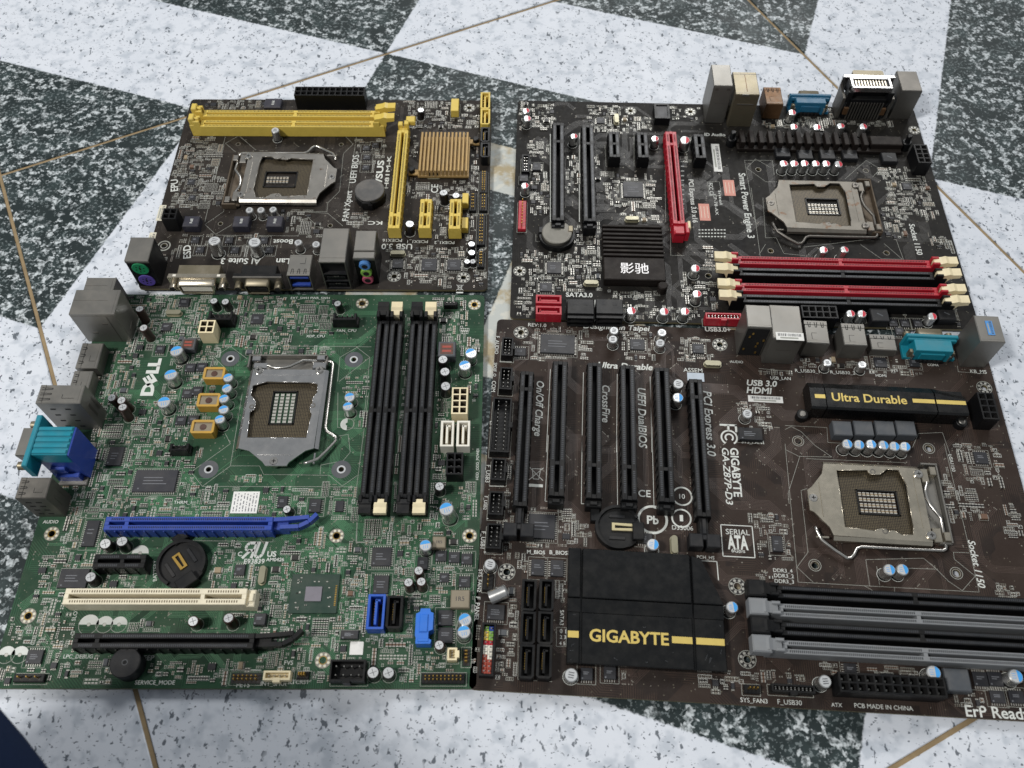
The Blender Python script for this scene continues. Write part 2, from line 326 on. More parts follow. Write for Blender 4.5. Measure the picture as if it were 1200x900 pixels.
# board poses (mm, rad) and part tables in board coordinates (mm)
POSE={'gig': (201.4485, 192.8229, -0.0515), 'dell': (-134.5814, 250.3729, 0.0025), 'asus': (-160.6332, 433.2735, -0.0009), 'gal': (210.595, 410.4867, -0.0254)}
ITEMS_ASUS=[
('dimm', -1.4, 59.4, 124.4, 6.6, 9.5, 0, 'yellow', 'tower', 'yellow'),
('dimm', -1.4, 48.9, 124.4, 6.6, 9.5, 0, 'yellow', 'tower', 'yellow'),
('power', 26.2, 79.1, 53.0, 9.3, 13, 12, 2, 'black'),
('cap', -9.7, 42.7, 2.9, 9, 'silver'),
('choke', -16.9, 75.7, 12.4, 9.6, 5, 'navy'),
('choke', -54.1, -40.8, 10.5, 9.0, 6.5, 'navy'),
('choke', -20.8, -40.7, 10.5, 9.0, 6.5, 'navy'),
('choke', 1.6, -40.5, 10.5, 9.0, 6.5, 'navy'),
('power', -66.7, -39.8, 11.7, 8.0, 12.5, 2, 2, 'black'),
('cap', -16.4, -31.7, 2.6, 8, 'silver'),
('cap', -8.7, -31.6, 2.6, 8, 'silver'),
('cap', -0.5, -31.6, 2.6, 8, 'silver'),
('cap', -33.4, -63.8, 4.0, 12.5, 'silver'),
('cap', -7.5, -63.7, 4.0, 12.5, 'silver'),
('cap', 20.4, -60.4, 2.7, 8, 'silver'),
('cap', 31.9, -60.9, 2.7, 8, 'silver'),
('chip', -50.8, -52.5, 5.2, 5.4, 1.1, 'NS', 'chip'),
('chip', -46.1, -60.9, 5.2, 5.4, 1.1, 'NS', 'chip'),
('chip', -28.2, -52.7, 5.2, 5.4, 1.1, 'NS', 'chip'),
('chip', -23.0, -61.1, 5.2, 5.4, 1.1, 'NS', 'chip'),
('chip', -5.0, -52.8, 5.2, 5.4, 1.1, 'NS', 'chip'),
('chip', -0.2, -60.9, 5.2, 5.4, 1.1, 'NS', 'chip'),
('ps2', -72.6, -81.1, 14.5, 18.6, 26, 0),
('dsub', -39.2, -89, 37, 15, 12, 0, 'dvi'),
('dsub', -0.8, -89, 31, 15, 12, 0, 'vga'),
('usb', 26.1, -85.0, 14.5, 16.8, 15.5, 0, 'blue', 'steel'),
('lan', 49.3, -79.0, 16.5, 27.3, 28, 0, 'steel', 1),
('audio', 68.1, -76.5, 13, 21.1, 26.5, 0),
('battery', 62.9, -13.5, 10.2, 8, 'dark', 'up'),
('slot', 82.3, -4.1, 7.6, 91.4, 10.5, 90, 'yellow', (0.13,), 'clip'),
('slot', 102.5, -36.8, 7.6, 25.7, 10.5, 90, 'yellow', (0.47,), ''),
('slot', 122.4, -37.0, 7.6, 26.3, 10.5, 90, 'yellow', (0.47,), ''),
('finsink', 112.1, 23.7, 35.0, 38.0, 8, 13, 'gold'),
('sata', 140.2, 75.2, 7.0, 17.3, 8.5, 'yellow', 90),
('sata', 140.5, 58.2, 6.9, 16.1, 8.5, 'yellow', 90),
('sata', 140.8, 39.8, 6.5, 14.6, 8.5, 'black', 90),
('sata', 141.1, 24.5, 6.4, 14.2, 8.5, 'black', 90),
('header', 117.8, 73.1, 5.6, 13.1, 6, 1, 4, 'yellow'),
('header', 128.4, -18.1, 4.2, 9.5, 5, 1, 3, 'yellow'),
('header', 128.8, -40.1, 4.2, 9.5, 5, 1, 3, 'yellow'),
('header', 140.4, -0.4, 5.2, 20.6, 2.5, 2, 9, 'black'),
('header', 133.4, -18.9, 4.5, 16.4, 2.5, 2, 5, 'black'),
('header', 140.7, -19.3, 5.3, 15.6, 2.5, 2, 5, 'black'),
('header', 139.7, -43.6, 5.2, 26.9, 2.5, 2, 9, 'black'),
('header', 140.0, -69.0, 4.2, 13.5, 2.5, 2, 5, 'black'),
('cap', 92.6, 65.6, 2.7, 7.5, 'black'),
('cap', 114.0, -17.3, 3.1, 9, 'black'),
('cap', 122.0, -16.5, 2.8, 6, 'black'),
('cap', 91.9, -45.0, 3.1, 9.5, 'black'),
('cap', 133.4, -59.4, 2.6, 6, 'black'),
('cap', 133.6, -66.6, 2.6, 6, 'black'),
('cap', 130.9, -72.3, 2.2, 4, 'black'),
('cap', 135.1, -72.0, 2.2, 4, 'black'),
('chip', 85.6, -72.2, 7, 7, 1.2, 'NSEW', 'chip'),
('chip', 106.3, -72.9, 10, 10, 1.4, 'NSEW', 'chip'),
('chip', 122.5, -72.7, 9, 9, 1.2, 'NSEW', 'chip'),
('chip', 55.5, 33.8, 5, 4.6, 1.1, 'NS', 'chip'),
('chip', 61.8, 37.0, 5, 4.6, 1.1, 'NS', 'chip'),
('chip', 56.7, 24.5, 5, 4.6, 1.1, 'NS', 'chip'),
('chip', 57.0, 14.5, 5, 4.6, 1.1, 'NS', 'chip'),
('chip', -63.7, -0.0, 5, 5, 1, 'NSEW', 'chip'),
('chip', -60.3, -14.7, 4.6, 4.6, 1, 'NSEW', 'chip'),
('hole', 128.1, 76.7, 4.4, 'petal'),
('hole', 83.9, -81.8, 4.4, 'petal'),
('hole', 128.9, -82.5, 4.4, 'petal'),
('hole', -71.0, -56.9, 4.4, 'ring'),
('hole', -37.5, 37.9, 2.3, 'dark'),
('hole', 36.9, 38.0, 2.3, 'dark'),
('hole', -36.9, -37.4, 2.3, 'dark'),
('hole', 37.5, -38.7, 2.3, 'dark'),
('xtal', 85.2, -64.0, 10.5, 4),
('xtal', 105.2, 6.0, 10, 4),
('sticker', -79, -28, 4.5, 14, 'cream', 'bar'),
('sticker', -80.5, -52, 4.5, 13, 'cream', 'bar'),
('text', -74.1, -8.0, 11.2, 101.6, 'EPU', 'white', 0, 1, 0),
('text', -53.6, -67.5, 11.3, 101.1, 'ESD', 'white', 0, 1, 0),
('text', -4.8, -69.7, 26.1, -180, 'AI Suite 3', 'white', 0, 1, 0),
('text', 14.2, -69.6, 8.8, -180, 'Lan', 'white', 0, 1, 0),
('text', 14.1, -52.9, 13.1, -180, 'Boost', 'white', 0, 1, 0),
('text', 47.8, -34.5, 27.6, 90, 'FAN Xpert', 'white', 0, 0, 0),
('text', 48.6, 0.5, 27.2, 90, 'UEFI BIOS', 'white', 0, 0, 0),
('text', 66.8, 1.2, 21.1, 90, '/SUS', 'white', 0, 2, 0, 6.5),
('text', 72.5, -4.7, 31.8, 90, 'H81M-K', 'white', 0, 1, 0, 4.0),
('text', 106.3, -8.5, 8.0, 90, 'CE', 'white', 0, 1, 0),
('text', 94.0, -56.7, 20.4, 180, 'USB 3.0', 'white', 0, 1, 0),
('text', 86.8, -51.4, 12.9, -180, 'PCIEX16', 'white', 0, 0, 0),
('text', 104.2, -52.2, 13.7, -180, 'PCIEX1_1', 'white', 0, 0, 0),
('text', 121.9, -53.0, 13.3, 180, 'PCIEX1_2', 'white', 0, 0, 0),
('text', 72.5, -36.2, 9.8, -180, 'KC', 'white', 0, 1, 0, 4.4),
('mark', 'bin', 126.9, -90.6, 4.5),
('line', ((-48.12, 45.62), (-47.8, -35.84)), 0.2),
('line', ((-46.91, 38.68), (-38.37, 46.55), (-23.69, 31.96)), 0.2),
('line', ((-46.91, 38.68), (-38.09, 30.17)), 0.2),
('line', ((4.87, 47.68), (47.12, 47.06), (46.02, -35.32)), 0.2),
('line', ((38.44, 47.01), (45.49, 38.37), (39.33, 28.92), (40.49, -7.29), (33.46, -18.41), (33.76, -26.19), (14.5, -25.99)), 0.2),
('line', ((-36.59, -26.42), (-47.24, -38.21), (-38.51, -46.81), (-29.02, -38.11)), 0.2),
('line', ((-36.59, -26.42), (-37.5, -21.22)), 0.2),
('line', ((-38.38, -47.52), (17.6, -47.92)), 0.2),
('line', ((19.59, -29.35), (30.23, -40.71), (31.33, -40.25)), 0.2),
('line', ((14.54, -26.3), (34.52, -27.73), (46.18, -39.11)), 0.2),
('field', -63.4, 20.9, 30.3, 31.7, 0.8, 'd'),
('field', -61.0, -10.1, 24.1, 26.9, 0.8, 'd'),
('field', -41.5, -6.1, 13.4, 22.3, 0.5, 'd'),
('field', 58.7, 26.7, 19.9, 32.0, 0.6, 'd'),
('field', 109.0, 70.8, 51.9, 30.6, 0.5, 'd'),
('field', 94.6, -2.1, 15.6, 22.5, 0.4, 'd'),
('field', 119.6, -2.7, 22.2, 20.8, 0.5, 'd'),
('field', 133.1, 16.5, 6.7, 46.5, 0.6, 'd'),
('field', 111.7, -24.1, 11.5, 21.6, 0.4, 'd'),
('field', 114.8, -72.3, 47.2, 29.6, 0.6, 'd'),
('field', 85.6, -67.6, 15.8, 17.1, 0.5, 'd'),
('field', 127.7, -83.6, 28.2, 15.2, 0.6, 'd'),
('field', 24.1, -43.0, 16.4, 11.9, 0.5, 'd'),
('field', 57.7, -32.9, 9.4, 13.7, 0.4, 'd'),
('field', 137.2, -57.1, 15.7, 59.9, 0.5, 'd'),
('field', -28.5, -55.2, 63.6, 15.1, 0.2, 'd'),
('field', -65.2, -63.8, 16.0, 9.6, 0.3, 'd'),
('field', -64.8, 42.1, 14.3, 10.3, 0.5, 'd'),
('field', -46.4, 79.3, 44.6, 8.0, 0.5, 'd'),
('field', 89.9, 36.1, 11.1, 20.5, 0.3, 'd'),
('field', 12.3, -33.4, 20.3, 18.9, 0.3, 'd'),
('field', 112.1, -33.2, 11.8, 30.5, 0.4, 'd'),
('field', -44.8, -12.2, 11.8, 15.1, 0.5, 'd')]
ITEMS_GAL=[
('cap', -202.9, 82.2, 2.9, 8, 'red'),
('cap', -202.7, 75.0, 2.9, 8, 'red'),
('cap', -169.1, 56.9, 2.9, 8, 'red'),
('cap', -110.5, 56.9, 2.9, 8, 'red'),
('cap', -202.2, 8.5, 2.9, 8, 'red'),
('cap', -89.6, 55.6, 3.6, 9, 'red'),
('cap', -91.3, -59.9, 3.1, 8.5, 'red'),
('cap', -91.9, -81.4, 3.1, 8.5, 'red'),
('cap', -134.3, -95.3, 3.1, 8.5, 'red'),
('cap', -113.6, -94.9, 3.1, 8.5, 'red'),
('cap', -101.0, -94.8, 3.1, 8.5, 'red'),
('cap', -22.0, 34.6, 3.0, 8.5, 'red'),
('cap', -14.8, 34.8, 3.0, 8.5, 'red'),
('cap', -7.7, 35.0, 3.0, 8.5, 'red'),
('cap', -0.3, 35.2, 3.0, 8.5, 'red'),
('cap', 7.2, 35.5, 3.0, 8.5, 'red'),
('cap', 14.9, 35.7, 3.0, 8.5, 'red'),
('cap', -10.2, 85.8, 3.0, 9, 'red'),
('cap', -10.7, 71.0, 3.0, 9, 'red'),
('cap', 6.1, 71.5, 3.0, 9, 'red'),
('cap', 23.8, 72.0, 3.0, 9, 'red'),
('cap', 39.2, 73.0, 3.0, 9, 'red'),
('cap', -6.6, -42.6, 2.9, 8.5, 'red'),
('cap', 6.4, -42.6, 2.9, 8.5, 'red'),
('cap', 1.9, -93.5, 2.9, 8.5, 'red'),
('cap', 9.1, -93.3, 2.9, 8.5, 'red'),
('cap', 52.6, -93.6, 2.9, 8.5, 'red'),
('slot', -179.8, 21.8, 8.2, 92.2, 10.5, 90, 'black', (0.2,), ''),
('slot', -158.7, 20.9, 8.2, 90.6, 10.5, 90, 'black', (0.2,), ''),
('slot', -140.3, 47.6, 7.6, 25.1, 10.5, 90, 'black', (0.47,), ''),
('slot', -120.3, 47.6, 7.6, 24.6, 10.5, 90, 'black', (0.47,), ''),
('slot', -80.1, 47.7, 7.6, 23.4, 10.5, 90, 'black', (0.47,), ''),
('slot', -99.8, 18.3, 7.8, 86.2, 10.5, 90, 'red', (0.14,), 'redend'),
('chip', -127.4, 13.4, 14, 14, 1.5, 'NSEW', 'chip'),
('chip', -181.9, -56.9, 9.5, 9.5, 1.4, 'NSEW', 'chip'),
('chip', -187.2, -72.9, 8, 7, 1.3, 'NSEW', 'chip'),
('chip', -194.6, 33.5, 6, 7, 1.3, 'EW', 'chip'),
('chip', -148.2, 81.6, 6, 6, 1.2, 'NSEW', 'chip'),
('chip', 63.5, 22.6, 6.5, 6.5, 1.2, 'NSEW', 'chip'),
('bios', -103.8, 86.5, 11.0, 15.5, 7),
('xtal', -136.7, 82.6, 4, 10),
('xtal', -129.4, -14.0, 10, 4),
('xtal', -158.1, -69.3, 10, 4),
('battery', -180.4, -31.5, 10.1, 7, 'silver', 'holder'),
('platesink', -130.5, -46.8, 39.5, 46.9, 7.5),
('sata', -185.6, -87.9, 16.0, 6.4, 8.5, 'red', 0),
('sata', -185.5, -96.5, 15.9, 6.3, 8.5, 'red', 0),
('sata2', -165.8, -94.2, 16.5, 9.2, 10),
('sata2', -147.8, -93.6, 16.7, 9.2, 10),
('header', -77.0, -97.3, 22.0, 4.6, 8, 10, 2, 'redshroud'),
('header', -203.8, -13.2, 5.2, 25.5, 5, 1, 9, 'red'),
('header', -202.4, 32.9, 5.4, 16.4, 5, 2, 5, 'blackshroud'),
('chip', -203.4, 20.9, 6, 7, 3, '', 'chip'),
('combsink', 6.7, 59.9, 117.0, 11.0, 9),
('choke', -19.8, 50.3, 10.5, 9, 4, 'dark'),
('choke', -4.1, 48.7, 10.5, 9, 4, 'dark'),
('choke', 11.8, 49.1, 10.5, 9, 4, 'dark'),
('choke', 27.7, 49.6, 10.5, 9, 4, 'dark'),
('choke', 55.2, 47.7, 10.5, 9, 4, 'dark'),
('power', 74.4, 43.3, 6.6, 16.4, 12, 2, 4, 'black'),
('lan', -65.0, 93.6, 13.5, 22.3, 34, 180, 'steel', 0),
('lan', -47.3, 91.1, 17, 23.6, 29.5, 180, 'steeltan', 2),
('usb', -23.1, 97.1, 12.5, 17.8, 14, 180, 'black', 'copper'),
('dsub', 5.0, 98.5, 30, 14, 12, 180, 'blueback'),
('dviback', 43.3, 97, 37, 16, 27, 180),
('ps2', 71.7, 101.4, 14.5, 21.0, 26, 180),
('dimm', -2.1, -53.1, 124.0, 6.4, 9, 0, 'red', 'cream', 'cream'),
('dimm', -2.1, -62.6, 124.0, 6.4, 9, 0, 'black', 'cream', 'cream'),
('dimm', -2.1, -75.0, 124.0, 6.4, 9, 0, 'red', 'cream', 'cream'),
('dimm', -2.1, -83.9, 124.0, 6.4, 9, 0, 'black', 'cream', 'cream'),
('power', -18.5, -95.2, 19.6, 7.0, 12, 5, 2, 'black'),
('choke', 20.8, -92.6, 11, 10, 7, 'dark'),
('choke', 63.4, -89.8, 10.5, 9.5, 6, 'dark'),
('chip', 30.8, -94.3, 5.2, 5.5, 1.2, 'NS', 'chip'),
('chip', 38.2, -94.4, 5.2, 5.5, 1.2, 'NS', 'chip'),
('chip', 46.4, -94.2, 5.2, 5.5, 1.2, 'NS', 'chip'),
('chip', 33.6, -100.8, 5.2, 5.5, 1.2, 'NS', 'chip'),
('hole', -125.7, 93.6, 4.2, 'petal'),
('hole', -81.4, 94.0, 4.2, 'petal'),
('hole', -204.4, -59.5, 4.2, 'petal'),
('hole', -81.6, -59.7, 3, 'dark'),
('hole', -37.8, 36.5, 2.8, 'dark'),
('hole', 38.0, 37.7, 2.8, 'dark'),
('hole', -38.3, -37.5, 2.8, 'dark'),
('hole', 38.2, -37.0, 2.8, 'dark'),
('hole', 80.8, 79.6, 4.2, 'petal'),
('sticker', -66.3, 47.2, 5.8, 27.3, 'white', 'bar'),
('sticker', -60.2, 18.2, 7.7, 14.8, 'pink', 'date'),
('sticker', -79.4, -4.8, 7.3, 15.2, 'pink', 'date'),
('text', -73.0, 70.5, 15.2, 0, 'ID Audio', 'white', 0, 2, 0),
('text', -50.7, 32.6, 59.4, -90, 'Smart Power Engine 3', 'white', 0, 1, 0),
('text', -86.9, 25.4, 39.8, -90, 'PCI Express 3.0 x16', 'white', 0, 1, 0),
('text', 60.0, -11.2, 26.8, -90, 'Socket 1150', 'white', 0, 1, 0),
('text', -174.3, -77.7, 17.1, 0, 'SATA3.0', 'white', 0, 2, 0),
('text', -87.4, -102.0, 16.1, 0, 'USB3.0+', 'white', 0, 2, 0),
('text', -70.9, 12.1, 19.2, -90, 'CF-78-AX', 'white', 0, 0, 0, 3),
('text', -67.3, 15.2, 12.5, -90, 'Intel', 'white', 0, 0, 0, 2.8),
('text', -72.9, 22.5, 12.0, -90, 'FCC CE', 'white', 0, 0, 0, 4),
('line', ((-75.04, 23.64), (-66.52, 23.9), (-66.24, 11.26), (-74.72, 10.41), (-75.04, 23.64)), 0.2),
('line', ((-46.63, 45.16), (-26.86, 45.76), (-27.14, 31.63)), 0.2),
('line', ((-46.63, 45.16), (-45.7, -12.43)), 0.2),
('line', ((-45.94, 37.66), (-38.55, 46.88), (-28.94, 38.8)), 0.2),
('line', ((-45.94, 37.66), (-33.95, 24.89), (-24.98, 25.16)), 0.2),
('line', ((21.78, 29.02), (40.07, 47.79), (48.38, 39.69), (41.63, 31.66)), 0.2),
('line', ((-37.85, 9.77), (-40.41, -26.26), (-33.36, -26.05), (-29.87, -39.53), (-16.19, -40.91)), 0.2),
('line', ((-44.97, 18.9), (-45.87, -42.69)), 0.2),
('line', ((-46.56, -41.15), (-41.11, -31.98)), 0.2),
('line', ((22.07, -30.08), (33.76, -42.08), (47.57, -42.11), (38.01, -28.92)), 0.2),
('line', ((46.49, -21.35), (48.3, -42.75)), 0.2),
('line', ((37.21, -23.93), (-15.12, -33.47)), 0.2),
('line', ((-185.07, 67.58), (-184.59, -16.62)), 0.6),
('line', ((-163.94, 69.1), (-164.92, -16.03)), 0.6),
('line', ((-145.62, 57.47), (-145.58, 36.3), (-134.72, 35.8)), 0.2),
('line', ((-124.16, 70.31), (-125.62, 36.91)), 0.2),
('line', ((-102.53, 58.78), (-106.49, -14.27)), 0.2),
('line', ((-102.07, 9.18), (-104.89, -43.41), (-95.74, -43.45)), 0.2),
('line', ((-194.31, -27.78), (-194.22, -34.22), (-189.28, -34.07)), 0.2),
('line', ((-173.45, -81.84), (-173.52, -99.15)), 0.5),
('line', ((-155.73, -81.31), (-156.09, -98.63)), 0.5),
('line', ((-92.02, 42.6), (-89.83, 42.67)), 1.0),
('line', ((-92.35, 38.0), (-90.17, 38.06)), 1.0),
('line', ((-92.67, 33.43), (-90.5, 33.49)), 1.0),
('line', ((-93.0, 28.89), (-90.84, 28.96)), 1.0),
('line', ((-93.32, 24.39), (-91.17, 24.46)), 1.0),
('line', ((-93.64, 19.92), (-91.5, 19.99)), 1.0),
('line', ((-93.96, 15.49), (-91.82, 15.55)), 1.0),
('line', ((-94.27, 11.09), (-92.14, 11.15)), 1.0),
('line', ((-94.59, 6.72), (-92.47, 6.78)), 1.0),
('line', ((-94.9, 2.39), (-92.78, 2.45)), 1.0),
('line', ((-95.21, -1.92), (-93.1, -1.85)), 1.0),
('line', ((-84.74, -20.75), (-83.5, -20.71)), 0.9),
('line', ((-82.62, -20.69), (-81.38, -20.65)), 0.9),
('line', ((-80.5, -20.62), (-79.26, -20.59)), 0.9),
('line', ((-78.39, -20.56), (-77.14, -20.52)), 0.9),
('line', ((-76.27, -20.5), (-75.02, -20.46)), 0.9),
('line', ((-74.15, -20.43), (-72.9, -20.39)), 0.9),
('line', ((-72.03, -20.37), (-70.78, -20.33)), 0.9),
('line', ((-69.91, -20.3), (-68.66, -20.27)), 0.9),
('line', ((-67.79, -20.24), (-66.54, -20.2)), 0.9),
('line', ((-84.98, -23.68), (-83.74, -23.65)), 0.9),
('line', ((-82.87, -23.62), (-81.63, -23.58)), 0.9),
('line', ((-80.76, -23.56), (-79.51, -23.52)), 0.9),
('line', ((-78.64, -23.49), (-77.4, -23.46)), 0.9),
('line', ((-76.53, -23.43), (-75.29, -23.39)), 0.9),
('line', ((-74.42, -23.37), (-73.17, -23.33)), 0.9),
('line', ((-72.3, -23.3), (-71.06, -23.27)), 0.9),
('line', ((-70.19, -23.24), (-68.95, -23.2)), 0.9),
('line', ((-68.08, -23.18), (-66.83, -23.14)), 0.9),
('line', ((-85.22, -26.6), (-83.98, -26.57)), 0.9),
('line', ((-83.11, -26.54), (-81.87, -26.5)), 0.9),
('line', ((-81.01, -26.48), (-79.77, -26.44)), 0.9),
('line', ((-78.9, -26.41), (-77.66, -26.38)), 0.9),
('line', ((-76.79, -26.35), (-75.55, -26.31)), 0.9),
('line', ((-74.68, -26.29), (-73.44, -26.25)), 0.9),
('line', ((-72.57, -26.22), (-71.33, -26.19)), 0.9),
('line', ((-70.47, -26.16), (-69.23, -26.12)), 0.9),
('line', ((-68.36, -26.1), (-67.12, -26.06)), 0.9),
('line', ((-61.99, -63.93), (-60.96, -63.9)), 1.4),
('line', ((-59.84, -63.9), (-58.82, -63.87)), 1.4),
('line', ((-57.7, -63.87), (-56.67, -63.84)), 1.4),
('line', ((-55.55, -63.84), (-54.53, -63.81)), 1.4),
('line', ((-53.41, -63.81), (-52.38, -63.78)), 1.4),
('line', ((-51.26, -63.78), (-50.24, -63.75)), 1.4),
('line', ((-49.12, -63.75), (-48.09, -63.72)), 1.4),
('line', ((-46.97, -63.72), (-45.95, -63.69)), 1.4),
('line', ((-44.83, -63.69), (-43.8, -63.66)), 1.4),
('line', ((-42.68, -63.66), (-41.66, -63.63)), 1.4),
('line', ((-40.54, -63.63), (-39.52, -63.6)), 1.4),
('line', ((-38.39, -63.6), (-37.37, -63.57)), 1.4),
('line', ((-36.25, -63.57), (-35.23, -63.54)), 1.4),
('line', ((-34.11, -63.54), (-33.08, -63.51)), 1.4),
('line', ((-31.96, -63.51), (-30.94, -63.48)), 1.4),
('line', ((-29.82, -63.48), (-28.8, -63.45)), 1.4),
('line', ((-27.68, -63.45), (-26.65, -63.42)), 1.4),
('line', ((-25.53, -63.42), (-24.51, -63.39)), 1.4),
('line', ((-23.39, -63.39), (-22.37, -63.36)), 1.4),
('line', ((-21.24, -63.36), (-20.22, -63.33)), 1.4),
('line', ((-19.1, -63.33), (-18.08, -63.3)), 1.4),
('line', ((-16.96, -63.3), (-15.94, -63.27)), 1.4),
('line', ((-14.82, -63.27), (-13.79, -63.24)), 1.4),
('line', ((-12.67, -63.24), (-11.65, -63.21)), 1.4),
('line', ((-10.53, -63.21), (-9.51, -63.18)), 1.4),
('line', ((-8.39, -63.18), (-7.36, -63.15)), 1.4),
('line', ((-6.24, -63.15), (-5.22, -63.12)), 1.4),
('line', ((-4.1, -63.12), (-3.08, -63.09)), 1.4),
('line', ((-1.96, -63.09), (-0.94, -63.06)), 1.4),
('line', ((0.18, -63.06), (1.21, -63.03)), 1.4),
('line', ((2.33, -63.03), (3.35, -63.0)), 1.4),
('line', ((4.47, -63.0), (5.49, -62.97)), 1.4),
('line', ((6.61, -62.97), (7.63, -62.94)), 1.4),
('line', ((8.75, -62.94), (9.78, -62.91)), 1.4),
('line', ((10.89, -62.91), (11.92, -62.88)), 1.4),
('line', ((13.04, -62.88), (14.06, -62.85)), 1.4),
('line', ((15.18, -62.85), (16.2, -62.82)), 1.4),
('line', ((17.32, -62.82), (18.34, -62.79)), 1.4),
('line', ((19.46, -62.79), (20.48, -62.76)), 1.4),
('line', ((21.6, -62.76), (22.63, -62.73)), 1.4),
('line', ((23.74, -62.73), (24.77, -62.7)), 1.4),
('line', ((25.89, -62.7), (26.91, -62.67)), 1.4),
('line', ((28.03, -62.67), (29.05, -62.64)), 1.4),
('line', ((30.17, -62.64), (31.19, -62.61)), 1.4),
('line', ((32.31, -62.61), (33.33, -62.58)), 1.4),
('line', ((34.45, -62.58), (35.47, -62.55)), 1.4),
('line', ((36.59, -62.55), (37.61, -62.52)), 1.4),
('line', ((38.73, -62.53), (39.75, -62.49)), 1.4),
('line', ((40.87, -62.5), (41.89, -62.46)), 1.4),
('line', ((43.01, -62.47), (44.03, -62.43)), 1.4),
('line', ((45.15, -62.44), (46.17, -62.41)), 1.4),
('line', ((47.29, -62.41), (48.31, -62.38)), 1.4),
('line', ((49.43, -62.38), (50.46, -62.35)), 1.4),
('line', ((51.57, -62.35), (52.6, -62.32)), 1.4),
('line', ((53.71, -62.32), (54.74, -62.29)), 1.4),
('line', ((55.85, -62.29), (56.87, -62.26)), 1.4),
('line', ((57.99, -62.26), (59.01, -62.23)), 1.4),
('line', ((60.13, -62.23), (61.15, -62.2)), 1.4),
('field', -195.4, 85.2, 24.3, 26.4, 0.5, 'd'),
('field', -193.0, 50.9, 14.9, 16.6, 0.3, 'd'),
('field', -192.5, 9.9, 12.3, 37.9, 0.6, 'd'),
('field', -145.0, 84.1, 23.1, 28.1, 0.6, 'd'),
('field', -121.9, 80.2, 21.8, 15.4, 0.5, 'd'),
('field', -140.9, 14.6, 9.7, 31.8, 0.6, 'd'),
('field', -123.9, 12.7, 22.3, 29.7, 0.6, 'd'),
('field', -152.3, 33.8, 3.1, 26.4, 0.3, 'd'),
('field', -168.7, 27.6, 9.3, 34.2, 0.3, 'd'),
('field', -84.7, 92.1, 19.3, 12.1, 0.4, 'd'),
('field', -122.5, -10.9, 25.2, 6.9, 0.4, 'd'),
('field', -86.9, 55.1, 6.7, 25.5, 0.3, 'd'),
('field', 10.1, 91.0, 28.8, 17.2, 0.8, 'd'),
('field', 44.4, 89.7, 41.7, 12.2, 0.8, 'd'),
('field', 63.6, 23.4, 28.7, 33.4, 0.8, 'd'),
('field', 67.1, 4.5, 26.0, 14.8, 0.5, 'd'),
('field', 49.4, -2.8, 16.3, 9.2, 0.5, 'd'),
('field', -18.4, 82.2, 22.6, 6.0, 0.4, 'd'),
('field', -198.6, -70.1, 11.8, 53.6, 0.6, 'd'),
('field', -179.6, -57.7, 27.8, 35.9, 0.6, 'd'),
('field', -163.3, -68.1, 23.8, 11.3, 0.5, 'd'),
('field', -159.6, -26.7, 18.3, 17.3, 0.6, 'd'),
('field', -157.5, -48.0, 13.0, 21.4, 0.5, 'd'),
('field', -131.3, -74.7, 30.4, 10.9, 0.8, 'd'),
('field', -114.6, -90.9, 48.4, 11.5, 0.4, 'd'),
('field', -89.7, -72.6, 19.6, 21.7, 0.5, 'd'),
('field', 29.9, -87.9, 57.9, 8.5, 0.6, 'd'),
('field', 45.2, -93.5, 55.8, 16.5, 0.5, 'd'),
('field', -79.6, -60.2, 3.9, 51.7, 0.4, 'd'),
('field', 75.9, -27.3, 13.8, 8.7, 0.5, 'd'),
('field', 48.3, -11.9, 13.2, 23.0, 0.5, 'd')]
